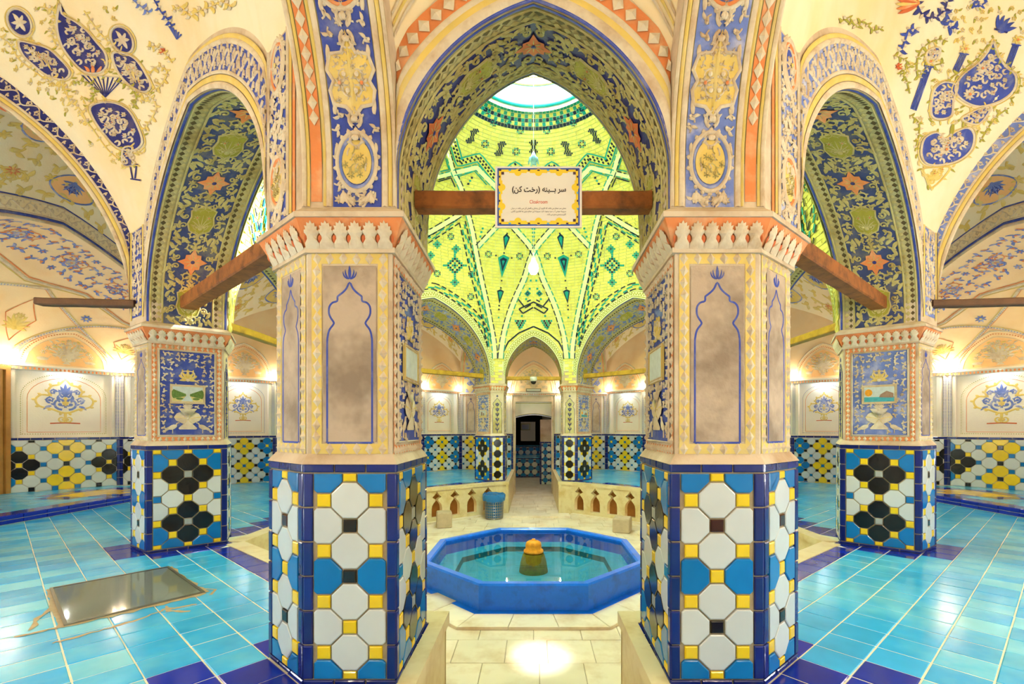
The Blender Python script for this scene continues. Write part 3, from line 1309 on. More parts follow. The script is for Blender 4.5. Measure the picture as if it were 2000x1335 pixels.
def vase(o, c, w, h, m, m2, z=6.0):
    x, y = c
    prof = [(.30, 0), (.34, .06), (.12, .16), (.12, .24), (.42, .42), (.5, .58), (.40, .76), (.22, .86), (.34, 1.0)]
    pts = [(x - w * a, y + h * b) for a, b in prof] + [(x + w * a, y + h * b) for a, b in reversed(prof)]
    o.blob(pts, m, z * .8, z * .4)
    o.stroke([(x - w * .46, y + h * .6), (x, y + h * .52), (x + w * .46, y + h * .6)], w * .12, m2, z * 1.2)
    o.flower((x, y + h * .52), w * .2, 6, m2, m, z * 1.3)


def picture_face(frame, wid, hgt, parent, ground, relief, accent, scenery, objs=True):
    """arabesque panel with vase, birds and a small framed landscape in an orange diamond border"""
    wb = 17.0
    s0, s1 = -wid / 2 + 8, wid / 2 - 8
    zigzag_border(frame, s0, s1, 6, hgt - 6, wb, parent, 'paint_orange', 'relief_cream', objs, 20)
    p0, p1 = s0 + wb + 7, s1 - wb - 7
    q0, q1 = 6 + wb + 7, hgt - 6 - wb - 7
    g = Orn(frame)
    g.rect(p0, p1, q0, q1, ground, 1.0)
    g.stroke([(p0, q0), (p0, q1), (p1, q1), (p1, q0), (p0, q0)], 5, 'relief_cream', 6)
    g.build('panel', parent, smooth=False)
    o = Orn(frame)
    pw = p1 - p0
    # side vines
    fw = pw * .27
    av = [(0, q0 + (q1 - q0) * .49, pw * .31 + 14, (q1 - q0) * .12), (0, q0 + (q1 - q0) * .2, pw * .22, (q1 - q0) * .2), (0, q0 + (q1 - q0) * .74, pw * .22, (q1 - q0) * .13),
          (-pw * .27, q0 + 34, pw * .12, 30), (pw * .27, q0 + 34, pw * .12, 30)]
    o.scatter(p0 + 3, p1 - 3, q0 + 3, q1 - 3, 22 if objs else 28, relief, 6, av, 4.2)
    o.build('vine_relief', parent, kind='stuff')
    o = Orn(frame)
    # upper palmette
    cy = q0 + (q1 - q0) * .66
    o.palmette((0, cy), pw * .25, math.pi / 2, accent, 7, 3.0, 6, relief)
    for sg in (-1, 1):
        o.spiral(sg * 4, cy + 6, math.pi / 2 - sg * 1.4, pw * .10, sg, relief, 6, 1.1, True, 6, accent)
    # vase with bouquet
    vase(o, (0, q0 + (q1 - q0) * .07), pw * .5, (q1 - q0) * .25, relief, accent)
    o.palmette((0, q0 + (q1 - q0) * .31), pw * .20, math.pi / 2, relief, 7, 1.6, 5)
    for sg in (-1, 1):
        # bird: body, neck, tail and legs
        bx, by = sg * pw * .27, q0 + 34
        o.ellipse((bx, by), pw * .085, pw * .05, relief, 5, 2, 12, -sg * .5)
        o.stroke([(bx - sg * pw * .05, by + 3), (bx - sg * pw * .08, by + pw * .09), (bx - sg * pw * .12, by + pw * .10)], 5, relief, 5)
        o.leaf(bx + sg * pw * .04, by, -math.pi / 2 + sg * .9, pw * .14, pw * .06, relief, 5)
        o.stroke([(bx, by - 4), (bx, q0 + 8)], 3, relief, 4)
    o.build('vase_relief', parent, label='plaster vase, birds and palmette', kind='stuff')
    # framed landscape
    fy = q0 + (q1 - q0) * .49
    fwid, fh = pw * .27, (q1 - q0) * .088
    o = Orn(frame)
    o.rect(-fwid - 9, fwid + 9, fy - fh - 9, fy + fh + 9, 'relief_cream', 7)
    for a in (fwid + 8, fwid + 3):
        b = fh + a - fwid
        o.stroke([(-a, fy - b), (a, fy - b), (a, fy + b), (-a, fy + b), (-a, fy - b)], 2.6, 'paint_yellow', 9)
    o.rect(-fwid, fwid, fy - fh, fy + fh, 'pic_sky', 8)
    if scenery == 'garden':
        o.rect(-fwid, fwid, fy - fh, fy - fh * .1, 'pic_sand', 8.3)
        o.blob([(-fwid * .45, fy - fh * .95), (-fwid * .05, fy - fh * .05), (fwid * .08, fy - fh * .05), (fwid * .35, fy - fh * .95)], 'pic_sky', 8.5)
        for sg in (-1, 1):
            for q in range(8):
                k_ = q / 7
                o.ellipse((sg * fwid * (.92 - .72 * k_), fy - fh * .1 + fh * .12 * (1 - k_)), fwid * (.15 - .08 * k_), fh * (.62 - .42 * k_), 'pic_green', 8.6 + .1 * q, 0, 10)
            o.ellipse((sg * fwid * .55, fy - fh * .62), fwid * .25, fh * .16, 'pic_green', 8.7, 0, 10)
    elif scenery == 'coast':
        o.rect(-fwid, fwid, fy - fh, fy - fh * .35, 'pic_water', 8.3)
        o.blob([(fwid * .0, fy - fh * .4), (fwid * .95, fy - fh * .5), (fwid * .95, fy + fh * .1), (fwid * .5, fy + fh * .45), (fwid * .1, fy)], 'pic_rock', 8.6)
        o.blob(ell((-fwid * .7, fy + fh * .25), fwid * .26, fh * .5, 12), 'pic_orange', 8.6)
    elif scenery == 'ruin':
        o.rect(-fwid, fwid, fy - fh, fy - fh * .5, 'pic_sand', 8.3)
        o.rect(-fwid * .6, -fwid * .1, fy - fh * .6, fy + fh * .6, 'pic_rock', 8.6)
        o.rect(fwid * .1, fwid * .5, fy - fh * .6, fy + fh * .2, 'pic_rock', 8.6)
    o.build('framed_landscape', parent, label='small painted landscape in a plaster frame', smooth=False)


def floral_face(frame, wid, hgt, parent):
    """niche shaped panel filled with dark arabesque (inner faces of the piers)"""
    o = Orn(frame)
    w = wid / 2 - 18
    pts = persian_arch(w, 14, hgt * .86)
    o.blob(pts, 'plaster_olive', 1.5, 0, 2)
    o.stroke(pts, 4, 'paint_blue_deep', 3)
    tulip(o, (0, hgt * .88), 11, 'paint_blue_deep', 3)
    for sg in (-1, 1):
        for k in range(6):
            o.spiral(0, 40 + k * 46, math.pi / 2 - sg * 1.0, w * .36, sg, 'paint_blue_deep', 5, 1.1, True, 4)
    o.stroke([(0, 20 + 20 * k) for k in range(15)], 5, 'paint_blue_deep', 4)
    for k in range(5):
        o.flower((0, 62 + k * 50), 13, 6, 'relief_olive', 'paint_green', 6)
    o.build('arabesque_panel', parent, kind='stuff')


_leaf_me = {}
SPRINGERS = []
def cornice_face(frame, wid, parent, objs):
    """row of plaster leaves on the orange flare; frame lies on the flare"""
    n = max(3, round(wid / 29))
    d = wid / n
    half = [(.5, 2), (.5, 12), (.38, 15), (.33, 20), (.34, 25), (.43, 29), (.5, 31), (.49, 36), (.38, 37), (.43, 44), (.28, 43), (.26, 50), (.11, 48)]
    prof = [(-a, t) for a, t in half] + [(0, 54)] + [(a, t) for a, t in reversed(half)]
    dr = Orn(frame)
    for k in range(n + 1):
        c = -wid / 2 + k * d
        q = 1.0 if 0 < k < n else .6
        dr.blob(ell((c, 20.5), .13 * d * q, 7, 10), 'paint_red', 3.0, 2.0, 1)
    dr.build('cornice_drop', parent, kind='stuff')
    j = None if objs else Orn(frame)
    for k in range(n):
        c = -wid / 2 + (k + .5) * d
        pts = [(a * d, t) for a, t in prof]
        if objs:
            key = round(d, 1)
            me = _leaf_me.get(key)
            if me is None:
                q = Orn(Plane((0, 0, -EYE), (1, 0, 0), (0, 1, 0), (0, 0, 1)))
                q.blob(pts, 'relief_cream', 2.0, 5.0, 2)
                tmp = q.build('cornice_leaf')
                me = tmp.data
                bpy.data.objects.remove(tmp)
                _leaf_me[key] = me
            o = bpy.data.objects.new('cornice_leaf', me)
            COL.objects.link(o)
            attach(o, parent)
            o.matrix_basis = frame.matrix(c, 0, .5)
        else:
            j.blob([(c + x, t) for x, t in pts], 'relief_cream', 2.0, 4.0, 2)
    if j:
        j.build('cornice_leaf_row', parent, kind='stuff')


def make_pier(P, s, label, faces, objs, scenery, ground, relief, accent, group):
    pl = [mxs(p, s) for p in P]
    cx, cy = sum(p[0] for p in pl) / 5, sum(p[1] for p in pl) / 5
    root = thing('pier', label, 'pier', cx, cy, PLAT, group)
    core = M()
    core.prism(offset_poly(pl, -5), PLAT, -70, 'grout')
    core = core.build('tile_dado', root, label='glazed tile dado')
    sp = offset_poly(pl, -13)
    sh = M()
    sh.prism(offset_poly(pl, 1), -70, -62, 'plaster', plan1=offset_poly(pl, -4))
    sh.prism(offset_poly(pl, -4), -62, -50, 'plaster', plan1=sp)
    sh.prism(sp, -50, 360, 'plaster')
    shaft = sh.build('shaft', root, label='cream plaster shaft')
    cap_in, cap_out = offset_poly(pl, -9), offset_poly(pl, 14)
    cp = M()
    cp.prism(offset_poly(pl, -6), 346, 356, 'plaster')
    cp.prism(cap_in, 356, 406, 'paint_orange', plan1=cap_out)
    cp.prism(offset_poly(pl, 18), 406, 416, 'plaster')
    cp.prism(offset_poly(pl, 18), 416, 430, 'plaster', plan1=offset_poly(pl, 0))
    cap = cp.build('capital', root, label='flared plaster capital with leaf frieze')
    bl = M()
    bl.prism(offset_poly(pl, .6), 430.5, 824, 'plaster')
    SPRINGERS.append(bl.build('wall_springer_%d' % (len(SPRINGERS) + 1), kind='structure'))
    names = ['front', 'outer', 'jamb', 'inner', 'gate']
    for k in range(5):
        kind = faces[k]
        p0, p1 = pl[k], pl[(k + 1) % 5]
        fr, wd = face_plane(p0, p1, PLAT, (cx, cy))
        fr.o = fr.o - fr.n * 6
        det = kind[1] and objs
        joined = None if kind[1] else M()
        dado_face(fr, wd, {'n': 'niche', 'p': 'flower', 'g': 'column'}[kind[0]], core, joined, kind[2])
        if joined:
            joined.build('tile_face', core, kind='stuff')
        q0, q1 = sp[k], sp[(k + 1) % 5]
        fs, ws = face_plane(q0, q1, -58, (cx, cy))
        if kind[0] == 'n':
            niche_face(fs, ws, 410, shaft, det)
        elif kind[0] == 'p':
            picture_face(fs, ws, 410, shaft, ground, relief, accent, scenery, det)
        else:
            floral_face(fs, ws, 410, shaft)
        # flare of the capital
        a0, a1 = cap_in[k], cap_in[(k + 1) % 5]
        b0, b1 = cap_out[k], cap_out[(k + 1) % 5]
        mid0 = np.array([(a0[0] + a1[0]) / 2, (a0[1] + a1[1]) / 2, 352])
        mid1 = np.array([(b0[0] + b1[0]) / 2, (b0[1] + b1[1]) / 2, 406])
        up = (mid1 - mid0) / np.linalg.norm(mid1 - mid0)
        nn = np.cross(fs.a, up)
        cornice_face(Plane(mid0, fs.a, up, nn), math.hypot(a1[0] - a0[0], a1[1] - a0[1]) - 2, cap, det)
    return root

SC = {-1: 'garden', 1: 'coast'}
for s in (-1, 1):
    w = SIDEWORD[s]
    v = 0 if s < 0 else 1
    # faces: (pattern, individual tiles, tile variant) for front(S), outer diagonal, wide jamb, inner, gate jamb
    make_pier(PIER_NEAR, s, 'large foreground pier on the %s of the sign, tiled base, grey niche panels' % w,
              [('n', True, v), ('n', True, 1), ('p', False, 0), ('g', False, 0), ('p', True, 0)], True, None,
              'paint_blue', 'relief_cream', 'paint_yellow', 'piers around the pool')
    make_pier(PIER_SIDE, s, ('pier at the left with painted garden scene above black flower tiles' if s < 0 else
                             'pier at the right with painted coast scene above black flower tiles'),
              [('n', False, 0), ('n', True, 2), ('p', True, 0), ('g', True, 0), ('p', False, 0)], True, SC[s],
              'paint_blue' if s < 0 else 'paint_blue_soft', 'relief_cream', 'paint_yellow', 'piers around the pool')
    make_pier(PIER_SIDE_FAR, s, 'hidden side pier behind the large foreground pier on the %s' % w,
              [('n', False, 0), ('n', False, 2), ('p', False, 0), ('g', False, 0), ('p', False, 0)], False, 'garden',
              'paint_blue_soft', 'relief_cream', 'paint_yellow', 'piers around the pool')
    make_pier(PIER_FAR, s, 'small far pier on the %s of the far doorway, black octagon tile column' % w,
              [('n', False, 0), ('n', False, 2), ('p', True, 0), ('g', True, 0), ('p', True, 0)], False, 'ruin' if s < 0 else 'coast',
              'paint_blue_soft', 'relief_cream', 'paint_yellow', 'piers around the pool')
# ------------------------------------------------------------------ floors, benches
floor = M()
floor.box(-1500, 1500, -.4 * DD, 6.3 * DD, FLOOR - 24, FLOOR - 5, 'grout')
floor = floor.build('floor', kind='structure')
up = Plane((0, 0, FLOOR - 5), (1, 0, 0), (0, 1, 0), (0, 0, 1))
court_full = [(x, y) for x, y in COURT] + [(-x, y) for x, y in reversed(COURT)]
court_big = offset_poly(court_full, 70)
passage = [pt(-236, -.4), pt(-236, 1.40), pt(236, 1.40), pt(236, -.4)]
# marble slabs of the sunken court: rows parallel to the gates, random joints
PC = pt(0, 2.85)
def octagon(c, ap, rot=math.pi / 8):
    R = ap / math.cos(math.pi / 8)
    return [(c[0] + R * math.cos(rot + k * math.pi / 4), c[1] + R * math.sin(rot + k * math.pi / 4)) for k in range(8)]
SUR = octagon(PC, 735)
y = .2 * DD
row = 0
while y < 6.25 * DD:
    dy = (150, 172, 140, 160)[row % 4]
    x = -1400 - (row % 3) * 60
    while x < 1400:
        dx = (185, 150, 210, 165, 195)[(row * 2 + int(x) // 97) % 5]
        cx, cy = x + dx / 2, y + dy / 2
        ok = (in_poly((cx, cy), court_big) or (abs(cx) < 335 and (cy < 1.5 * DD or cy > 4.75 * DD)))
        inside_pool = all(in_poly(p, octagon(PC, 700)) for p in ((x, y), (x + dx, y), (x, y + dy), (x + dx, y + dy)))
        if ok and not inside_pool:
            place_tile(up, (cx, cy), [(-dx / 2, -dy / 2), (dx / 2, -dy / 2), (dx / 2, dy / 2), (-dx / 2, dy / 2)],
                       'marble', 'marble_slab', floor, gap=1.0, thick=5.0, tilt=.0008)
        x += dx
    y += dy
    row += 1
# slightly raised ring of slabs round the pool
inner = octagon(PC, 560)
fr2 = Plane((0, 0, FLOOR), (1, 0, 0), (0, 1, 0), (0, 0, 1))
for k in range(8):
    a0, a1 = SUR[k], SUR[(k + 1) % 8]
    b0, b1 = inner[k], inner[(k + 1) % 8]
    for j in range(3):
        p = [lerp2(a0, a1, j / 3), lerp2(a0, a1, (j + 1) / 3), lerp2(b0, b1, (j + 1) / 3), lerp2(b0, b1, j / 3)]
        c = (sum(q[0] for q in p) / 4, sum(q[1] for q in p) / 4)
        place_tile(fr2, c, [(q[0] - c[0], q[1] - c[1]) for q in p], 'marble', 'surround_slab', floor, gap=.9, thick=13.0, tilt=.0005)
# threshold slab in front of the far passage
thr = Plane((0, 0, FLOOR), (1, 0, 0), (0, 1, 0), (0, 0, 1))
for x0, x1 in ((-330, -60), (-60, 150), (150, 330)):
    c = ((x0 + x1) / 2, 4.66 * DD)
    place_tile(thr, c, [(x0 - c[0], -70), (x1 - c[0], -70), (x1 - c[0], 90), (x0 - c[0], 90)], 'marble', 'threshold_slab', floor, gap=.8, thick=16, tilt=.0003)

# raised tile platforms --------------------------------------------------------------
E1 = np.array([967.0, 830.0]) / math.hypot(967, 830)
def seg_dist(p, a, b):
    ax, ay, bx, by = a[0], a[1], b[0], b[1]
    t = ((p[0] - ax) * (bx - ax) + (p[1] - ay) * (by - ay)) / ((bx - ax) ** 2 + (by - ay) ** 2)
    t = min(1, max(0, t))
    return math.hypot(p[0] - ax - t * (bx - ax), p[1] - ay - t * (by - ay))

for s in (-1, 1):
    w = SIDEWORD[s]
    f = lambda p: mxs(p, s)
    outline = [f(p) for p in COURT] + [f(p) for p in (pt(-236, 6.3), Q4a, Q3a, EXE[4], EXE[3], EXE[2], EXE[1], Q2a, Q1a, pt(-236, -.35))]
    m = M()
    m.prism(outline, PLAT - 24, PLAT - 1.3, 'floor_grout')
    plat = m.build('floor_' + w, kind='structure')
    piers = [[f(p) for p in P] for P in (PIER_NEAR, PIER_SIDE, PIER_SIDE_FAR, PIER_FAR)]
    court = [f(p) for p in COURT]
    sx = -s
    e1 = np.array([E1[0] * -sx, E1[1]])          # runs along the diagonal arch
    e2 = np.array([-E1[1] * -sx, -E1[0]]) * (1 if s > 0 else 1)
    e2 = np.array([e1[1], -e1[0]]) * (1 if s > 0 else -1)   # outwards / towards camera
    o = np.array(f(PIER_NEAR[2]))                # outer corner of the near pier
    # right handed frame
    a3, b3 = (e1, np.array([-e1[1], e1[0]]))
    fr = Plane((o[0], o[1], PLAT - 5), (a3[0], a3[1], 0), (b3[0], b3[1], 0), (0, 0, 1))
    cand = []
    T = 97.0
    sgn = 1 if np.dot(b3, e2) > 0 else -1
    for i in range(-30, 46):
        for j in range(-50, 40):
            c = ((i + .5) * T, (j + .5) * T)
            p = o + a3 * c[0] + b3 * c[1]
            if not in_poly(p, outline):
                continue
            inside = False
            for P in piers:
                if in_poly(p, P) and all(in_poly(o + a3 * (c[0] + q) + b3 * (c[1] + r), P) for q in (-T / 2, T / 2) for r in (-T / 2, T / 2)):
                    inside = True
            if inside:
                continue
            bench_d = abs(p[0]) - 2758
            if bench_d > 60 and 1.7 * DD < p[1] < 4.6 * DD:
                continue
            jo = sgn * (j + .5)                   # >0 outwards from the diagonal arch line
            dc = min(seg_dist(p, court[k], court[k + 1]) for k in range(len(court) - 1))
            dp = min(min(seg_dist(p, P[k], P[(k + 1) % 5]) for k in range(5)) for P in piers)
            dk = False
            if dc < 175 and p[1] > 1.3 * DD:
                dk = True
            if dp < 62 and p[1] < 2.6 * DD:
                dk = True
            ii = i if s > 0 else i
            if (ii, jo) in ((-1, .5), (-2, .5), (-2, 1.5), (-3, 1.5), (0, 1.5), (-1, 1.5), (5, 5.5), (6, 5.5), (-4, 2.5), (-4, 3.5), (1, 7.5), (2, 7.5)):
                dk = True
            pale = (i * 7 + j * 3) % 5 < 2 and jo > 2
            d = math.hypot(p[0], p[1])
            vis = abs(p[0]) / max(p[1], 1) < 1.35 and p[1] > 250
            cand.append((0 if vis else 1, d, c, 'floor_cobalt' if dk else ('floor_turquoise_pale' if pale else 'floor_turquoise')))
    cand.sort(key=lambda q: q[:2])
    rest = M()
    def hp_clip(poly, q, n):
        # keep points with (p-q).n >= 0
        out = []
        for i in range(len(poly)):
            a, b = poly[i - 1], poly[i]
            da = (a[0] - q[0]) * n[0] + (a[1] - q[1]) * n[1]
            db = (b[0] - q[0]) * n[0] + (b[1] - q[1]) * n[1]
            if (da < 0) != (db < 0):
                k = da / (da - db)
                out.append((a[0] + (b[0] - a[0]) * k, a[1] + (b[1] - a[1]) * k))
            if db >= 0:
                out.append(b)
        return out
    def trimmed(c, sq):
        wp = [tuple(o + a3 * (c[0] + x) + b3 * (c[1] + y)) for x, y in sq]
        ctr = o + a3 * c[0] + b3 * c[1]
        pl = wp
        if ctr[1] < 1.5 * DD or ctr[1] > 4.7 * DD:
            pl = hp_clip(pl, (s * 250.0, 0), (s, 0))
        for k in range(len(court) - 1):
            if pl and seg_dist(ctr, court[k], court[k + 1]) < 110:
                d = np.array(court[k + 1]) - np.array(court[k])
                n = np.array([d[1], -d[0]]) / np.linalg.norm(d)
                if np.dot(n, np.array([0, YC]) - np.array(court[k])) > 0:
                    n = -n
                pl = hp_clip(pl, np.array(court[k]) + n * 30, n)
        if pl is wp:
            return sq
        out = [(float(np.dot(np.array(p) - o, a3)) - c[0], float(np.dot(np.array(p) - o, b3)) - c[1]) for p in pl]
        res = []
        for p in out:
            if not res or math.hypot(p[0] - res[-1][0], p[1] - res[-1][1]) > .5:
                res.append(p)
        return res if len(res) > 2 and abs(area(res)) > 150 else None
    sq = [(-T / 2, -T / 2), (T / 2, -T / 2), (T / 2, T / 2), (-T / 2, T / 2)]
    for k, (_, _, c, mm) in enumerate(cand):
        tp = trimmed(c, sq)
        if tp is None:
            continue
        if k < 290:
            place_tile(fr, c, tp, mm, 'floor_tile', plat, gap=1.3, thick=5.0, tilt=.002)
        else:
            place_tile(fr, c, tp, mm, 'floor_tile', plat, gap=.7, thick=5.0, joined=rest)
    rest.build('floor_tile_field', plat, kind='stuff')
    # marble coping along the court edge
    for k in range(len(court) - 1):
        a, b = np.array(court[k]), np.array(court[k + 1])
        d = (b - a) / np.linalg.norm(b - a)
        n = np.array([d[1], -d[0]])
        if np.dot(n, np.array([0, YC]) - a) < 0:
            n = -n
        L = np.linalg.norm(b - a)
        nseg = max(1, round(L / 240))
        for j in range(nseg):
            p, q = a + d * (L * j / nseg + .8), a + d * (L * (j + 1) / nseg - .8)
            cm = M()
            wd = 62
            cm.prism([tuple(p + n * 8), tuple(q + n * 8), tuple(q - n * wd), tuple(p - n * wd)], PLAT - 26, PLAT + 3, 'marble_bench')
            cm.build('coping_slab', plat)
    # coping along the passages through the gates
    for (y0, y1) in ((-.3 * DD, 1.40 * DD), (4.82 * DD, 6.28 * DD)):
        cm = M()
        x0, x1 = sorted((s * 230, s * 268))
        cm.box(x0, x1, y0, y1, PLAT - 27, PLAT + 4.5, 'marble_bench')
        cm.box(sorted((s * 238, s * 262))[0], sorted((s * 238, s * 262))[1], y0, y1 - 6, FLOOR, PLAT - 26, 'marble_bench')
        cm.build('passage_side', plat)
    # low tiled sitting step in the side recess
    bx = s * 2758
    st = M()
    pl = [(bx, EXE[0][1] + 10), (bx, EXE[5][1] - 10)] + [f(EXE[4]), f(EXE[3]), f(EXE[2]), f(EXE[1])]
    st.prism(pl, PLAT - 5, PLAT + 42, 'floor_grout')
    step = st.build('floor_step_' + w, kind='structure')
    y0, y1 = EXE[0][1] + 10, EXE[5][1] - 10
    frr = Plane((bx, (y0 + y1) / 2, PLAT), (0, s, 0) if False else (0, (1 if s < 0 else -1) * 1.0, 0), (0, 0, 1), (-s * 1.0, 0, 0))
    nb = 17
    Ls = y1 - y0
    border(frr, -Ls / 2, Ls / 2, 2, 24, nb, False, 'floor_cobalt', step)
    border(frr, -Ls / 2, Ls / 2, 24, 46, nb, False, 'floor_cobalt', step)
    ft = Plane((bx, (y0 + y1) / 2, PLAT + 42), (1, 0, 0), (0, 1, 0), (0, 0, 1))
    nx, ny = 8, 17
    ex = M()
    dx, dy = 960 / nx, Ls / ny
    sgx = s
    exp = [f(p) for p in EXE]
    for i in range(nx):
        for j in range(ny):
            c = (sgx * (i + .5) * dx, -Ls / 2 + (j + .5) * dy)
            p = (bx + c[0], (y0 + y1) / 2 + c[1])
            if not in_poly(p, pl):
                continue
            jj = abs((j % 8) - 4)
            dist = abs(i - 2.4) + jj * .8
            mm = 'floor_yellow' if dist < 1.5 else ('floor_cobalt' if (i == 0 or dist < 2.6) else 'floor_turquoise')
            place_tile(ft, c, [(-dx / 2, -dy / 2), (dx / 2, -dy / 2), (dx / 2, dy / 2), (-dx / 2, dy / 2)], mm, 'floor_tile', step, gap=.9, thick=5, tilt=.001)

    # pierced marble bench fronts
    prof = [(62, 45), (62, 118), (56, 146), (40, 166), (18, 184), (14, 194), (26, 203), (48, 212), (54, 219), (40, 226), (22, 240), (8, 254), (0, 266)]
    for k, nm in ((1, 'near'), (2, 'side'), (3, 'far'), (0, 'corner'), (4, 'end')):
        a, b = np.array(court[k]), np.array(court[k + 1])
        L = np.linalg.norm(b - a)
        fp, _ = face_plane(tuple(a), tuple(b), FLOOR, (s * 9000, (a[1] + b[1]) / 2))
        if np.dot(fp.n[:2], np.array([0, YC]) - a) < 0:
            fp.n, fp.a = -fp.n, -fp.a
        bf = M()
        if L < 200:
            v = np.array([[-L / 2, 0], [L / 2, 0], [L / 2, 272], [-L / 2, 272]])
            fpts = fp.map(v[:, 0], v[:, 1], np.zeros(4))
            bf.poly(fpts.tolist(), 'marble_bench')
            bf.build('bench_end', plat)
            continue
        n = max(1, round(L / 172))
        wmod = L / n
        H = 275.0
        root = thing('marble_bench', 'pierced marble bench front on the %s %s of the sunken court' % (w, {'near': 'near side', 'side': 'outer side', 'far': 'far side'}[nm]), 'bench',
                     (a[0] + b[0]) / 2, (a[1] + b[1]) / 2, FLOOR, 'pierced marble bench fronts')
        for j in range(n):
            c = -L / 2 + (j + .5) * wmod
            for sg in (-1, 1):
                poly = [(c + sg * wmod / 2, 0), (c, 0), (c, 45)] + [(c + sg * x * .8, t) for x, t in prof] + [(c, H), (c + sg * wmod / 2, H)]
                if sg < 0:
                    poly = poly[::-1]
                nv = len(poly)
                v = np.array(poly)
                p0 = fp.map(v[:, 0], v[:, 1], np.zeros(nv))
                p1 = fp.map(v[:, 0], v[:, 1], np.full(nv, -46.0))
                bf.add(p0.tolist() + p1.tolist(), [tuple(range(nv))] + [(i, i + nv, (i + 1) % nv + nv, (i + 1) % nv) for i in range(nv)], 'marble_bench')
        bf.build('pierced_front', root)
        # hollow behind
        bk = M()
        v = np.array([[-L / 2, 0], [L / 2, 0], [L / 2, H], [-L / 2, H]])
        q0, q1 = fp.map(v[:, 0], v[:, 1], np.full(4, -46.0)), fp.map(v[:, 0], v[:, 1], np.full(4, -230.0))
        bk.poly(q1.tolist(), 'bench_hollow')
        for i in range(4):
            bk.poly([q0[i].tolist(), q1[i].tolist(), q1[(i + 1) % 4].tolist(), q0[(i + 1) % 4].tolist()], 'bench_hollow')
        bk.build('hollow', root)
        sk = M()
        v = np.array([[-L / 2 + 18, 0], [L / 2 - 18, 0], [L / 2 - 18, 16], [-L / 2 + 18, 16]])
        q0, q1 = fp.map(v[:, 0], v[:, 1], np.full(4, 34.0)), fp.map(v[:, 0], v[:, 1], np.zeros(4))
        sk.add(q0.tolist() + q1.tolist(), [(0, 1, 2, 3), (3, 2, 6, 7), (0, 3, 7, 4), (1, 5, 6, 2)], 'marble')
        sk.build('kerb', root)
        if nm in ('far', 'side'):
            for j in range(n):
                c = -L / 2 + (j + .5) * wmod
                q = fp.map([c + 24], [26], [-120])[0]
                lamp('bench_lamp', 'POINT', W3(*q), .9, (1.0, .72, .36), .03)
# ------------------------------------------------------------------ outer walls
CORN = 455.0      # cornice of the outer walls
def wall_colour_rich(i, j, o):
    """yellow and black flowers among white and blue"""
    ii = i % 12
    def fl(ci, cj, i=ii):
        return abs(i - ci) + abs(j - cj) == 1
    if o:
        for ci in (0, 12):
            if fl(ci, 1) or fl(ci, 5):
                return 'tile_yellow'
        if fl(4, 3) or fl(8, 3):
            return 'tile_black'
        if ii in (5, 6, 7):
            return 'tile_blue'
        return 'tile_white'
    if (ii, j) in ((4, 3), (8, 3)):
        return 'tile_yellow'
    if (ii, j) in ((0, 1), (0, 5)):
        return 'tile_black'
    if ii in (6,) and j % 2:
        return 'tile_grey'
    if ii in (2, 10, 1, 11):
        return 'tile_blue'
    if ii in (6, 5, 7):
        return 'tile_yellow'
    return 'tile_yellow' if j % 3 else 'tile_black'

def wall_colour_flowers(i, j, o):
    """flowers of four octagons in yellow, white and blue with black joints"""
    fi, fj = (i + 400) % 8, (j + 400) % 4
    cent = {(0, 1): 'tile_yellow', (4, 1): 'tile_blue', (2, 3): 'tile_white', (6, 3): 'tile_white', (8, 1): 'tile_yellow', (-2, 3): 'tile_white', (2, -1): 'tile_white', (6, -1): 'tile_white'}
    for (ci, cj), m in cent.items():
        d = abs(fi - ci) + abs(fj - cj)
        if o and d == 1:
            return m
        if not o and d == 0:
            return {'tile_yellow': 'tile_blue', 'tile_blue': 'tile_yellow', 'tile_white': 'tile_blue'}[m]
    return 'tile_white' if o else 'tile_black'

def dotted_line(o, pts, step, r, m, h=3.0):
    acc = 0.0
    for k in range(len(pts) - 1):
        a, b = pts[k], pts[k + 1]
        L = math.hypot(b[0] - a[0], b[1] - a[1])
        while acc < L:
            p = (a[0] + (b[0] - a[0]) * acc / L, a[1] + (b[1] - a[1]) * acc / L)
            o.diamond(p, r, r, m, h)
            acc += step
        acc -= L

def arch_outline(w, t0, t1, k=1.0, pointed=0.0):
    """round-headed panel outline from bottom left to bottom right"""
    pts = [(-w, t0), (-w, (t0 + t1) / 2 - 20)]
    ys = t1 - w * .75 * k
    pts.append((-w, ys))
    for i in range(1, 16):
        a = math.pi - math.pi * i / 16
        pts.append((w * math.cos(a), ys + (t1 - ys) * (math.sin(a) * (1 - pointed) + pointed * (1 - abs(math.cos(a))))))
    return pts + [(w, ys), (w, (t0 + t1) / 2 - 20), (w, t0)]

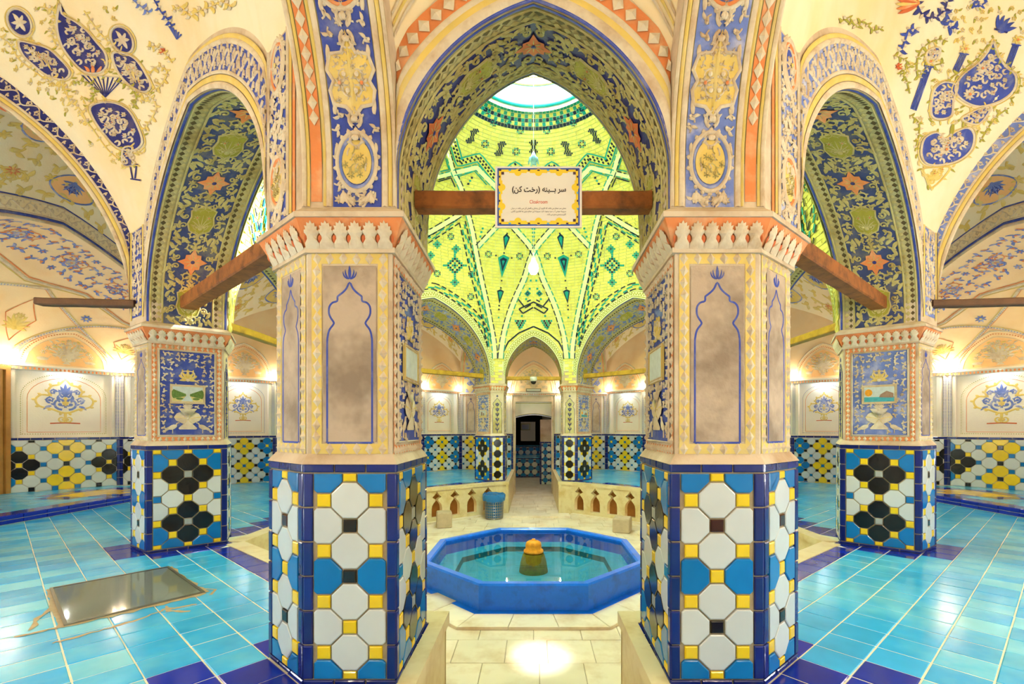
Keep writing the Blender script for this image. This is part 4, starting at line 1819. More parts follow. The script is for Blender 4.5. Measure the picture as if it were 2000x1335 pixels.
def vase_painting(o, c, r, line, fill, outline):
    """tree-of-life vase as painted in the recesses"""
    x, y = c
    lob = [(0, 1.25), (.22, 1.0), (.5, .9), (.62, .62), (.5, .42), (.85, .45), (1.05, .2), (.92, -.12), (.5, -.25), (.15, -.42)]
    out = [(x + r * a, y + r * b) for a, b in lob] + [(x - r * a, y + r * b) for a, b in reversed(lob[1:])]
    o.stroke(smooth_path(out, 3, True), r * .09, outline, 3, True)
    for k in range(0, len(out), 1):
        p = out[k]
        a = math.atan2(p[1] - y, p[0] - x)
        o.leaf(p[0], p[1], a, r * .16, r * .12, outline, 3)
    for sg in (-1, 1):
        o.spiral(x + sg * r * .12, y - r * .28, math.pi / 2 - sg * 1.3, r * .30, sg, line, r * .10, 1.2, True, 3.5, fill)
        o.spiral(x + sg * r * .08, y + r * .35, math.pi / 2 - sg * .9, r * .22, sg, line, r * .09, 1.2, True, 3.5, fill)
        o.spiral(x + sg * r * .02, y - r * .9, -sg * .3 + (0 if sg > 0 else math.pi), r * .16, sg, outline, r * .08, 1.0, False, 3)
        o.spiral(x + sg * r * .55, y + r * .05, sg * .4 + (0 if sg > 0 else math.pi), r * .16, sg, line, r * .08, 1.2, True, 3.5, fill)
        o.spiral(x + sg * r * .30, y + r * .62, math.pi / 2 - sg * .4, r * .13, -sg, line, r * .07, 1.1, True, 3.5, fill)
        o.leaf(x + sg * r * .2, y + r * .1, math.pi / 2 - sg * .5, r * .4, r * .12, line, 3.5, sg)
        o.leaf(x + sg * r * .5, y - r * .1, -sg * .2 + (0 if sg > 0 else math.pi), r * .36, r * .12, line, 3.5, -sg)
    o.palmette((x, y + r * .45), r * .62, math.pi / 2, line, 5, 1.2, 3.5)
    o.stroke([(x, y - r * .45), (x, y - r * .9)], r * .12, outline, 3)
    o.leaf(x, y - r * .1, math.pi / 2, r * .5, r * .24, outline, 4)
    o.stroke([(x - r * .55, y - r * .98), (x, y - r * .95), (x + r * .55, y - r * .98)], r * .06, 'paint_red', 3)

def decorated_wall(fr, L, parent, h0, colour, niches, pil, tiles=True, vase_cols=('paint_blue_soft', 'paint_blue_soft', 'paint_yellow'), recess=40.0, spots=True, toph=CORN):
    """dado, recessed panels with vase paintings, pilaster strips; frame origin middle of wall at height h0 (u above eye)"""
    dtop = -66 - h0
    joined = None if tiles else M()
    tf = Plane(fr.o + fr.n * 2, fr.a, fr.b, fr.n)
    border(tf, -L / 2, L / 2, dtop - 19, dtop, max(4, round(L / 64)), False, 'tile_cobalt', parent, joined)
    edges = [-L / 2] + [p for p in pil] + [L / 2]
    edges = sorted(set(edges))
    for a, b in zip(edges[:-1], edges[1:]):
        x0, x1 = a + 22, b - 22
        if x1 - x0 < 40:
            continue
        border(tf, a, a + 22, 4, dtop - 19, 6, True, 'tile_cobalt', parent, joined)
        border(tf, b - 22, b, 4, dtop - 19, 6, True, 'tile_cobalt', parent, joined)
        if colour is wall_colour_rich:
            cy = (dtop - 23) / 6.3
            tile_field(tf, x0, x1, 4, dtop - 19, cy * 1.02, cy, (x0 + x1) / 2, dtop - 21, colour, parent, 0, joined)
        else:
            cy = (dtop - 23) / 9.2
            tile_field(tf, x0, x1, 4, dtop - 19, cy * 1.02, cy, (x0 + x1) / 2, dtop - 23 - cy * .6, colour, parent, 0, joined)
    if joined:
        joined.build('tile_dado', parent, kind='stuff')
    # recesses with paintings
    for (c, w, m) in niches:
        t0, t1 = dtop + 26, toph - h0 - 46
        fp = Plane(fr.o + fr.n * -recess + fr.a * c, fr.a, fr.b, fr.n)
        o = Orn(fp)
        o.rect(-w - 14, w + 14, t0 - 22, t1 + 40, 'plaster_white', 1)
        o.build('recess_back', parent, label='whitewashed back of the recess', smooth=False)
        o = Orn(fp)
        hh = t1 - t0
        out = arch_outline(w * .93, t0, t1, 1.0)
        dotted_line(o, out + [out[0]], 13, 5.5, m, 3)
        dotted_line(o, [(p[0] * .955, p[1] - 4 if p[1] > t0 + 30 else p[1] + 8) for p in out], 13, 4, 'paint_yellow', 3)
        inn = [(p[0] * .86, t0 + 14 + (p[1] - t0) * .9) for p in out]
        o.stroke(inn + [inn[0]], 4, 'paint_orange', 2.5)
        vase_painting(o, (0, t0 + hh * .50), min(w * .60, hh * .40), *vase_cols)
        o.build('vase_painting', parent, label='painted vase of blue scrolls under a dotted arch', kind='stuff')
        if spots:
            q = fp.map([0], [t1 + 26], [26])[0]
            lp = M()
            lp.lathe(q[0], q[1], [(9, q[2] + 8), (10, q[2] - 4), (7, q[2] - 6)], 'spot_glow', 12)
            lp.build('recess_lamp', parent)
            qq = fp.map([0], [t1 + 14], [36])[0]
            lamp('recess_spot', 'POINT', W3(*qq), RECESS_W, (.88, .95, 1.0), .03)
    # pilaster strips
    for c in pil:
        o = Orn(Plane(fr.o + fr.a * c, fr.a, fr.b, fr.n))
        t0, t1 = dtop + 4, toph - h0 - 10
        o.rect(-30, 30, t0, t1, 'plaster_white', 8)
        for sg in (-1, 1):
            for q in (10, 26):
                dotted_line(o, [(sg * q, t0 + 10), (sg * q, t1 - 4)], 12, 5, 'paint_blue', 12)
            dotted_line(o, [(sg * 18, t0 + 10), (sg * 18, t1 - 4)], 12, 4, 'paint_blue_soft', 12)
        o.build('pilaster', parent, label='white pilaster strip with blue chequer lines', kind='stuff')

def wall_panel_mesh(fr, L, h0, top, niches, mtl, recess):
    """flat wall with rectangular recess openings, below the cornice"""
    m = M()
    dtop = -66 - h0
    t0, t1 = dtop + 4, top - h0 - 10
    xs = [-L / 2]
    for (c, w, _) in sorted(niches):
        xs += [c - w - 12, c + w + 12]
    xs.append(L / 2)
    def R(a, b, c, d, z=0.0):
        v = fr.map([a, b, b, a], [c, c, d, d], [z] * 4)
        m.poly(v.tolist(), mtl)
    R(-L / 2, L / 2, 0, t0)
    R(-L / 2, L / 2, t1, top - h0 + 4)
    for k in range(0, len(xs), 2):
        R(xs[k], xs[k + 1], t0, t1)
    for (c, w, _) in niches:
        a, b = c - w - 12, c + w + 12
        v0 = fr.map([a, b, b, a], [t0, t0, t1, t1], [0] * 4)
        v1 = fr.map([a, b, b, a], [t0, t0, t1, t1], [-recess] * 4)
        m.poly(v1.tolist(), mtl)
        for i in range(4):
            j = (i + 1) % 4
            m.poly([v0[i].tolist(), v0[j].tolist(), v1[j].tolist(), v1[i].tolist()], mtl)
    return m

def cornice_run(fr, L, h0, parent, n_up, power=2.2, top=CORN):
    """projecting moulding with orange drops and small warm uplights"""
    m = M()
    prof = [(0, top - 34), (6, top - 30), (16, top - 10), (22, top - 4), (22, top + 8), (0, top + 8)]
    a = [fr.map([-L / 2 - 2], [p[1] - h0], [p[0]])[0] for p in prof]
    b = [fr.map([L / 2 + 2], [p[1] - h0], [p[0]])[0] for p in prof]
    m.loops([[q.tolist() for q in a], [q.tolist() for q in b]], 'plaster_white', closed=False)
    c = m.build('cornice', parent)
    o = Orn(fr)
    n = int(L / 22)
    for k in range(n):
        s_ = -L / 2 + (k + .5) * L / n
        o.blob([(s_ - 5, top - 27 - h0), (s_ + 5, top - 27 - h0), (s_ + 6, top - 16 - h0), (s_, top - 9 - h0), (s_ - 6, top - 16 - h0)], 'paint_orange', 16)
    o.build('cornice_drop', parent, kind='stuff')
    for x in n_up:
        p = fr.map([x], [top + 12 - h0], [14])[0]
        lp = M()
        lp.lathe(p[0], p[1], [(8, p[2] - 4), (9, p[2] + 5), (6, p[2] + 7)], 'lamp_glow', 10)
        lp.build('uplight', parent)
        q = fr.map([x], [top + 34 - h0], [40])[0]
        lamp('uplight_glow', 'POINT', W3(*q), power * UP_K, (1.0, .80, .54), .03)

def lunette_panel(F, c, w, t0, t1, parent, ground='plaster_apricot'):
    """blind pointed arch with plaster bouquet; F maps (s,t,h)"""
    o = Orn(F)
    N = 14
    def pa(k, base):
        return [(c + k * w * t, base + (t1 - base) * (k * .2 + .8 if False else 1) * A(t) * (1 if k == 1 else k)) for t in [-1 + 2 * i / (2 * N) for i in range(2 * N + 1)]]
    outer = [(c + w * t, t0 + (t1 - t0) * A(t)) for t in [-1 + i / N for i in range(2 * N + 1)]]
    inn = [(c + w * .80 * t, t0 + 8 + (t1 - t0) * .80 * A(t)) for t in [-1 + i / N for i in range(2 * N + 1)]]
    o.blob(inn, ground, 2.0, 0, 3)
    o.stroke([(p[0], p[1]) for p in outer], 13, 'relief_cream', 9)
    mid = [(c + w * .90 * t, t0 + 4 + (t1 - t0) * .90 * A(t)) for t in [-1 + i / N for i in range(2 * N + 1)]]
    dotted_line(o, mid, 15, 6, 'paint_orange', 5)
    o.stroke(inn + [inn[0]], 4, 'relief_cream', 5)
    o.build('lunette', parent, label='blind pointed arch above the cornice', smooth=True)
    b = Orn(F)
    hh = t1 - t0
    b.palmette((c, t0 + hh * .22), hh * .46, math.pi / 2, 'relief_cream', 9, 2.2, 5)
    for k in range(46):
        a = 2.399 * k
        r = math.sqrt((k + .5) / 46)
        x, y = c + math.cos(a) * r * w * .42, t0 + hh * .44 + math.sin(a) * r * hh * .27
        if k % 4 == 0:
            b.flower((x, y), hh * .05, 6, 'relief_cream', 'paint_yellow', 6)
        else:
            b.leaf(x, y, a * 1.3, hh * .085, hh * .035, 'relief_cream' if k % 3 else 'paint_yellow', 6, 1.4)
    for k in range(9):
        a = math.pi / 2 + (k - 4) * .33
        b.flower((c + math.cos(a) * hh * .42, t0 + hh * .24 + math.sin(a) * hh * .34), hh * .06, 6, 'relief_cream', 'paint_yellow', 5)
    vase(b, (c, t0 + hh * .06), hh * .2, hh * .2, 'relief_cream', 'paint_yellow', 5)
    for sg in (-1, 1):
        x, y = c + sg * w * .48, t0 + hh * .16
        b.ellipse((x, y), w * .12, hh * .045, 'relief_cream', 4, 2, 10)
        b.stroke([(x - sg * w * .09, y), (x - sg * w * .15, y + hh * .08)], 5, 'relief_cream', 4)
        b.stroke([(x - w * .07, y), (x - w * .09, y - hh * .1)], 3.5, 'relief_cream', 4)
        b.stroke([(x + w * .07, y), (x + w * .09, y - hh * .1)], 3.5, 'relief_cream', 4)
    b.build('bouquet_relief', parent, label='plaster bouquet with animals', kind='stuff')

# side recesses (exedrae) with half vault
EXV = {}
for s in (-1, 1):
    w = SIDEWORD[s]
    e = [mxs(p, s) for p in EXE]
    H0 = PLAT + 42
    mid = (s * 3000, YC)
    for k in range(5):
        a, b = e[k], e[k + 1]
        fr, L = face_plane(a, b, H0, (s * 9000, YC) if k in (1, 2, 3) else (s * 3100, YC + (-9000 if k == 0 else 9000)))
        if np.dot(fr.n[:2], np.array(mid) - fr.o[:2]) < 0:
            fr.n, fr.a = -fr.n, -fr.a
        vis = k in (3, 4)
        nich = [(0, L / 2 - 62, 'paint_green')] if L > 300 else []
        wm = wall_panel_mesh(fr, L, H0, CORN, nich, 'plaster_white', 40).build('wall_recess_%s_%d' % (w, k + 1), kind='structure')
        if k >= 2:
            decorated_wall(fr, L, wm, H0, wall_colour_rich, nich, [-L / 2 + 1, L / 2 - 1], tiles=vis, spots=True)
            cornice_run(fr, L, H0, wm, [-L / 2 + 40, L / 2 - 40], 2.4)
        else:
            cornice_run(fr, L, H0, wm, [-L / 2 + 40, L / 2 - 40], 2.4)
    # vault of the recess: from cornice polygon to the big arch
    arch = arch_curve(e[0], e[5], 1215)
    arch = resample(arch, 61)
    base = resample([p + (CORN,) for p in e], 61)
    g = []
    for i in range(61):
        b0, a0 = base[i], arch[i]
        row = []
        for j in range(25):
            k = j / 24
            hz = math.sin(k * math.pi / 2)          # rises fast
            hx = 1 - math.cos(k * math.pi / 2)
            p = np.array([b0[0] + (a0[0] - b0[0]) * hx, b0[1] + (a0[1] - b0[1]) * hx, b0[2] + (a0[2] - b0[2]) * hz])
            row.append(p)
        g.append(row)
    g = np.array(g)
    mm = M()
    mm.grid(g, 'plaster_peach')
    vo = mm.build('ceiling_recess_' + w, smooth=True, kind='structure')
    EXV[s] = (vo, Surf(g, (s * 2800, YC, -300)), g)
    # wall above the recess arch up to the vault of the side bay
    q = CR[s][2]
    oc = arch_curve(q['Q2b'], q['Q3b'], 1215)
    tp = crown_curve(q['Q2b'], q['Q3b'], 1330, HCD)
    mm = M()
    mm.grid(ruled(oc, tp, 4), 'plaster_peach')
    wo = mm.build('wall_recess_arch_' + w, kind='structure')
    ARCHW['recess_' + w] = dict(obj=wo, a=q['Q2b'], b=q['Q3b'], apex=1215)

# diagonal rear walls
for s in (-1, 1):
    w = SIDEWORD[s]
    q = CR[s][2]
    a, b = q['Q3a'], q['Q4a']
    fr, L = face_plane(a, b, PLAT, (s * 9000, 9000))
    if np.dot(fr.n[:2], np.array([0, YC]) - fr.o[:2]) < 0:
        fr.n, fr.a = -fr.n, -fr.a
    n = 5
    d = L / n
    nich = [(-L / 2 + (k + .5) * d, d / 2 - 66, ('paint_blue', 'paint_green')[k % 2]) for k in range(n)]
    pil = [-L / 2 + k * d for k in range(n + 1)]
    m = wall_panel_mesh(fr, L, PLAT, CORN, nich, 'plaster_white', 70)
    tp = crown_curve(a, b, 1350, HCD)
    base = [(p[0], p[1], CORN) for p in tp]
    m.grid(ruled(base, tp, 4), 'plaster_peach')
    wo = m.build('wall_rear_' + w, kind='structure')
    decorated_wall(fr, L, wo, PLAT, wall_colour_flowers, nich, pil, tiles=True, recess=70,
                   vase_cols=('paint_blue_soft', 'paint_blue_soft', 'paint_yellow'))
    cornice_run(fr, L, PLAT, wo, [x for k in range(n + 1) for x in (-L / 2 + k * d - 34, -L / 2 + k * d + 34)][1:-1], 2.0)
    fl = Plane(fr.o, fr.a, fr.b, fr.n)
    for k in range(n):
        lunette_panel(fl, -L / 2 + (k + .5) * d, d / 2 - 24, CORN + 14 - PLAT, CORN + 14 - PLAT + d * .62, wo, ('plaster_apricot', 'plaster_peach')[k % 2])

# stub walls beside the rear walls
for s in (-1, 1):
    w = SIDEWORD[s]
    q = CR[s][2]
    for nm, a, b in (('3', q['Q3a'], q['Q3b']), ('4', q['Q4a'], q['Q4b'])):
        st = bpy.data.objects['wall_pier_%s_%s' % (w, nm)]
        fr, L = face_plane(a, b, PLAT, (s * 9000, 9000))
        if np.dot(fr.n[:2], np.array([0, YC]) - fr.o[:2]) < 0:
            fr.n, fr.a = -fr.n, -fr.a
        decorated_wall(fr, L, st, PLAT, wall_colour_flowers, [], [-L / 2 + 1, L / 2 - 1], tiles=True)
        o = Orn(Plane(fr.o, fr.a, fr.b, fr.n))
        o.rect(-62, 62, 450, 900, 'plaster', 4)
        o.stroke(persian_arch(42, 470, 850), 6, 'paint_blue', 7)
        o.stroke([(-42, 470), (42, 470)], 6, 'paint_blue', 7)
        tulip(o, (0, 858), 13, 'paint_blue', 7)
        for sg in (-1, 1):
            o.stroke([(sg * 60, 450), (sg * 60, 900)], 5, 'paint_orange', 6)
        o.build('niche_panel', st)
        cornice_run(fr, L, PLAT, st, [0] if nm == '3' else [], 4, top=430)

# far axial wall with the doorway
dw = 250.0
q = CR[1][2]
tp = crown_curve(CR[-1][2]['Q4b'], CR[1][2]['Q4b'], 1150, HCA)
yb = 6.3 * DD
m = M()
x1 = 640.0
for sg in (-1, 1):
    m.poly([(sg * dw, yb, FLOOR), (sg * x1, yb, FLOOR), (sg * x1, yb, 330), (sg * dw, yb, 330)], 'plaster')
m.poly([(-x1, yb, 330), (x1, yb, 330), (x1, yb, CORN), (-x1, yb, CORN)], 'plaster')
m.grid(ruled([(p[0], p[1], CORN) for p in tp], tp, 4), 'plaster_peach')
wfar = m.build('wall_far', kind='structure')
fr = Plane((0, yb, PLAT), (1, 0, 0), (0, 0, 1), (0, -1, 0))
cornice_run(fr, 1280, PLAT, wfar, [-330, 330], 6.0, top=440)
lunette_panel(fr, 0, 290, 450 - PLAT, 830 - PLAT, wfar, 'plaster_peach')
for sg in (-1, 1):
    f2 = Plane((sg * 440, yb, PLAT), (1, 0, 0), (0, 0, 1), (0, -1, 0))
    border(f2, -190, 190, 418, 437, 6, False, 'tile_cobalt', wfar)
    for x in (-190, 168):
        border(f2, x, x + 22, 0, 418, 6, True, 'tile_cobalt', wfar)
    tile_field(f2, -168, 168, 0, 418, 46, 45, 0, 400, wall_colour_flowers, wfar, 0)
    f3 = Plane((sg * 300, yb, PLAT), (1, 0, 0), (0, 0, 1), (0, -1, 0))
    o = Orn(f3)
    o.rect(-44, 44, 445, 915, 'plaster_white', 6)
    out = persian_arch(24, 460, 880)
    o.stroke(out, 5, 'paint_blue', 8)
    o.stroke([(-38, 450), (-38, 910)], 5, 'paint_orange', 8)
    o.stroke([(38, 450), (38, 910)], 5, 'paint_orange', 8)
    o.build('door_pilaster', wfar)
# ------------------------------------------------------------------ doorway and corridor behind it
m = M()
y0, y1 = 6.3 * DD, 10.4 * DD
CW = 350.0
m.poly([(-CW, y0, FLOOR), (CW, y0, FLOOR), (CW, y1, FLOOR), (-CW, y1, FLOOR)], 'marble')
for sg in (-1, 1):
    m.poly([(sg * CW, y0, FLOOR), (sg * CW, y1, FLOOR), (sg * CW, y1, 300), (sg * CW, y0, 300)], 'plaster')
arc = [(-CW + 2 * CW * i / 16, 300 + 160 * math.sin(math.pi * i / 16)) for i in range(17)]
m.loops([[(x, y0, h) for x, h in arc], [(x, y1, h) for x, h in arc]], 'plaster', closed=False)
m.poly([(-CW, y1, FLOOR), (CW, y1, FLOOR), (CW, y1, 470), (-CW, y1, 470)], 'plaster_white')
cor = m.build('wall_corridor', kind='structure')
# door head: segmental panel with painted lines
m = M()
hd = [(-dw + 2 * dw * i / 20, 130 + 40 * math.sin(math.pi * i / 20)) for i in range(21)]
yy = y0 + 26
m.grid(np.array([[(x, yy, h), (x, yy, 332)] for x, h in hd]), 'plaster_white')
m.grid(np.array([[(x, yy, h), (x, yy + 110, h)] for x, h in hd]), 'plaster_white')
door = m.build('door_1', kind='structure')
o = Orn(Plane((0, yy, 0), (1, 0, 0), (0, 0, 1), (0, -1, 0)))
o.stroke([(-dw + 18, 190), (-dw + 18, 312), (dw - 18, 312), (dw - 18, 190)], 6, 'paint_green', 3)
o.stroke([(x * .93, h + 14) for x, h in hd], 6, 'paint_green', 3)
o.stroke([(x, h + 4) for x, h in hd], 7, 'paint_blue_soft', 3)
o.build('painted_frame', door)
for sg in (-1, 1):
    m = M()
    x0, x1 = sorted((sg * dw, sg * (dw - 26)))
    m.box(x0, x1, y0 - 8, y0 + 140, FLOOR, 332, 'plaster')
    m.build('door_jamb', door)
# right hand pilaster block with tiles in the corridor
m = M()
bx0, bx1, by = 95, 345, 7.35 * DD
m.box(bx0 + 6, bx1, by + 6, by + 500, FLOOR, 130, 'plaster')
blk = m.build('wall_corridor_block', kind='structure')
fb = Plane(((bx0 + bx1) / 2, by + 4, FLOOR), (1, 0, 0), (0, 0, 1), (0, -1, 0))
fb2 = Plane((bx0 + 4, by + 240, FLOOR), (0, -1, 0), (0, 0, 1), (-1, 0, 0))
def col_blue_white(i, j, o):
    return ('tile_white' if i % 2 == 0 else 'tile_blue') if o else 'tile_cobalt'
for fq, wd in ((fb, bx1 - bx0), (fb2, 470)):
    border(fq, -wd / 2, wd / 2, 590, 612, 4, False, 'tile_cobalt', blk)
    border(fq, -wd / 2, -wd / 2 + 20, 0, 590, 7, True, 'tile_cobalt', blk)
    border(fq, wd / 2 - 20, wd / 2, 0, 590, 7, True, 'tile_cobalt', blk)
    tile_field(fq, -wd / 2 + 20, wd / 2 - 20, 0, 590, 50, 50, 0, 560, col_blue_white, blk)
# tiled steps closing the corridor
for k, (ya, yb2, h0, h1, xa, xb) in enumerate(((8.4 * DD, 9.3 * DD, FLOOR, FLOOR + 320, -345, 135), (9.3 * DD, 9.9 * DD, FLOOR + 300, FLOOR + 480, -345, 135))):
    m = M()
    m.box(xa, xb, ya + 6, yb2, h0, h1, 'grout')
    stp = m.build('floor_corridor_step_%d' % (k + 1), kind='structure')
    hf = h1 - h0
    fq = Plane(((xa + xb) / 2, ya + 4, h0), (1, 0, 0), (0, 0, 1), (0, -1, 0))
    wd = xb - xa
    border(fq, -wd / 2, wd / 2, hf - 20, hf, 8, False, 'tile_cobalt', stp)
    border(fq, -wd / 2, wd / 2, 0, 18, 8, False, 'tile_cobalt', stp)
    tile_field(fq, -wd / 2, wd / 2, 18, hf - 20, 62, 60, 0, hf - 50, col_blue_white, stp)
    ft = Plane(((xa + xb) / 2, (ya + yb2) / 2, h1), (1, 0, 0), (0, 1, 0), (0, 0, 1))
    place_tile(ft, (0, 0), [(-wd / 2, -(yb2 - ya) / 2), (wd / 2, -(yb2 - ya) / 2), (wd / 2, (yb2 - ya) / 2), (-wd / 2, (yb2 - ya) / 2)], 'floor_turquoise', 'floor_tile', stp, 1, 5)
# near-black slab paints the opening's shade, with pale door leaf and notice
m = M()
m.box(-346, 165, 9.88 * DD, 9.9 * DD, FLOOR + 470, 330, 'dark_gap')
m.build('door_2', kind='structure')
board = thing('display_board', 'pale board standing in the dark opening of the far corridor', 'board', -120, 9.86 * DD, FLOOR + 480)
m = M()
m.box(-245, 35, 9.84 * DD, 9.86 * DD, FLOOR + 560, 130, 'paper_cream')
m.build('panel', board)
notice = thing('notice', 'small framed notice on the pale board in the far corridor', 'notice', -155, 9.83 * DD, -70)
m = M()
m.box(-245, -65, 9.825 * DD, 9.838 * DD, -30, 95, 'paint_green')
m.build('frame', notice)
m = M()
m.box(-235, -75, 9.82 * DD, 9.826 * DD, -20, 85, 'tile_grey')
m.build('sheet', notice)
m = M()
for k in range(5):
    m.box(-220, -90 - (k % 2) * 20, 9.817 * DD, 9.8205 * DD, 60 - k * 17, 65 - k * 17, 'ink_blue')
m.build('print_line', notice, kind='stuff')
lamp('corridor_lamp', 'POINT', W3(60, 8.2 * DD, 240), 9, (1, .9, .74), .06)
lamp('doorway_spot', 'POINT', W3(0, 6.6 * DD, 60), 10, (1, .95, .86), .05)
# emergency light box on the cornice above the doorway
em = thing('light_box', 'grey emergency light box on the cornice above the far doorway', 'light', 0, 6.22 * DD, 448)
m = M()
pr = [(0, 0), (46, 0), (50, 8), (44, 34), (6, 40), (0, 34)]
m.loops([[(-92, 6.25 * DD - a, 449 + b) for a, b in pr], [(92, 6.25 * DD - a, 449 + b) for a, b in pr]], 'metal_grey', True, True)
m.build('housing', em)
m = M()
m.box(-80, 80, 6.25 * DD - 52, 6.25 * DD - 47, 456, 476, 'plastic_white')
m.build('diffuser', em)
# ------------------------------------------------------------------ dome brickwork
# courses at equal distance along the profile
prof_h = [430.0]
while prof_h[-1] < H_OC - 3:
    h = prof_h[-1]
    p, q = dome_pt(math.pi, h), dome_pt(math.pi, h + 4)
    ds = math.hypot(q[1] - p[1], 4.0)
    prof_h.append(h + 26.0 * 4.0 / ds)
bricks = M()
NB = len(prof_h) - 1
for k in range(NB):
    h0, h1 = prof_h[k] + 1.6, min(prof_h[k + 1] - 1.6, H_OC - 1)
    if h1 <= h0:
        continue
    r = math.hypot(dome_pt(math.pi / 2, h0)[0], 0)
    n = max(40, int(2 * math.pi * r / 66))
    fromtop = NB - 1 - k
    if fromtop in (1, 2, 3, 4, 5):
        n = int(2 * math.pi * r / 26)
    off = (k % 2) * .5
    for i in range(n):
        a0 = 2 * math.pi * (i + off) / n
        a1 = 2 * math.pi * (i + off + 1) / n
        am = (a0 + a1) / 2
        lo = max(h_low(a0), h_low(a1), h_low(am))
        if h0 < lo + 2:
            continue
        g = 1.5 / r
        m_ = 'brick_yellow'
        if fromtop in (1, 5):
            m_ = 'brick_navy' if fromtop == 5 else 'brick_teal'
        elif fromtop == 3:
            m_ = 'brick_navy' if i % 2 else 'brick_teal'
        elif fromtop in (2, 4):
            m_ = 'brick_teal' if i % 2 else 'brick_yellow'
        q = [dome_pt(a0 + g, h0, 2), dome_pt(a1 - g, h0, 2), dome_pt(a1 - g, h1, 2), dome_pt(a0 + g, h1, 2)]
        t = [dome_pt(a0 + g, h0, 5), dome_pt(a1 - g, h0, 5), dome_pt(a1 - g, h1, 5), dome_pt(a0 + g, h1, 5)]
        bricks.add(q + t, [(4, 5, 6, 7), (0, 1, 5, 4), (1, 2, 6, 5), (2, 3, 7, 6), (3, 0, 4, 7)], m_)
bricks.build('brickwork', dome, kind='stuff', label='rings of small glazed yellow bricks')

class DomeRep:
    """turns photo-traced drawing on the far side of the dome into copies round the dome"""
    def __init__(self, turn):
        self.turn = turn
        self.cache = {}

def px_mirror(pts):
    return [(2 * 1042 - x, y) for x, y in pts]

def dome_draw(name, draw, label=None, kind=None):
    """draw(orn, mir) is called for left and mirrored right; result is copied to the other quarters"""
    o = Orn(DOME_PIX)
    for mir in (False, True):
        draw(o, (lambda p: (2084 - p[0], p[1])) if mir else (lambda p: p))
    a = np.array(o.p, float)
    q = DOME_PIX.map(a[:, 0], a[:, 1], a[:, 2])
    for turn in range(4):
        b = M()
        if turn == 0:
            b.v = q.tolist()
            b.f, b.m, b.slots = list(o.f), list(o.m), list(o.slots)
        else:
            vs, ok = [], []
            for (x, y, h) in q:
                th = math.atan2(-x, -(y - YC))
                rr = math.hypot(x, y - YC)
                base = dome_pt(th, h)
                ro = math.hypot(base[0], base[1] - YC) - rr
                th2 = th + turn * math.pi / 2
                hl = h_low(th2)
                vs.append(dome_pt(th2, h, max(0.5, min(14, ro))))
                dev = abs((th - math.pi + math.pi) % (2 * math.pi) - math.pi)
                ok.append(h > hl + 6 and dev < (0.86 if turn == 2 else 0.70))
            b.v = vs
            b.slots = list(o.slots)
            for f, mi in zip(o.f, o.m):
                if all(ok[i] for i in f):
                    b.f.append(f)
                    b.m.append(mi)
        b.build(name, dome, smooth=False, label=label if turn == 0 else None, kind=kind)

def sq(o, c, r, m, h=9.0):
    o.blob([(c[0] - r, c[1] - r), (c[0] + r, c[1] - r), (c[0] + r, c[1] + r), (c[0] - r, c[1] + r)], m, h, 0, 1)

def dense(pts, step=6.0):
    out = []
    for a, b in zip(pts[:-1], pts[1:]):
        n = max(1, int(math.hypot(b[0] - a[0], b[1] - a[1]) / step))
        out += [(a[0] + (b[0] - a[0]) * i / n, a[1] + (b[1] - a[1]) * i / n) for i in range(n)]
    return out + [pts[-1]]

def shift_path(pts, d):
    out = []
    n = len(pts)
    for i, (x, y) in enumerate(pts):
        x0, y0 = pts[max(i - 1, 0)]
        x1, y1 = pts[min(i + 1, n - 1)]
        l = math.hypot(x1 - x0, y1 - y0) or 1
        out.append((x - (y1 - y0) / l * d, y + (x1 - x0) / l * d))
    return out

def rib(o, F, pts, w, ml, mr):
    pts = [F(p) for p in dense(smooth_path(pts, 3), 6)]
    o.stroke(pts, w, 'rib_cream', 13, flat=True)
    # edge lines laid as separate short tiles
    for d, m_ in ((-w / 2 - .8, ml), (w / 2 + .8, mr)):
        if not m_:
            continue
        e = dense(shift_path(pts, d), 3.0)
        for i in range(0, len(e) - 3, 4):
            o.stroke(e[i:i + 4], 2.0, m_, 14, flat=True)

RIBS = [
    ([(977, 700), (979, 680), (983, 655), (993, 617), (1008, 578), (1024, 543), (1042, 490), (1081, 443), (1119, 402)], 9, 'brick_navy', 'brick_teal'),
    ([(966, 700), (964, 667), (952, 604), (940, 548), (931, 502), (922, 451), (912, 412), (899, 364), (885, 336), (874, 298), (866, 281)], 8, 'brick_teal', 'brick_navy'),
    ([(932, 481), (965, 446), (1005, 405), (1042, 372)], 8, 'brick_navy', 'brick_teal'),
    ([(832, 456), (860, 440), (890, 422), (912, 408)], 9, 'brick_navy', 'brick_navy'),
    ([(838, 349), (862, 342), (885, 336)], 8, 'brick_teal', 'brick_navy'),
    ([(885, 336), (930, 326), (966, 362), (1000, 398)], 9, 'brick_teal', 'brick_teal'),
]
def straight(pts):
    return pts
for k, (pts, wd, ml, mr) in enumerate(RIBS):
    sm = k in (0, 1)
    def dr(o, F, pts=pts, wd=wd, ml=ml, mr=mr, sm=sm):
        p2 = pts if sm else dense(pts, 12)
        rib(o, F, p2, wd, ml, mr)
    dome_draw('rib', dr, 'raised cream rib between glazed lines')

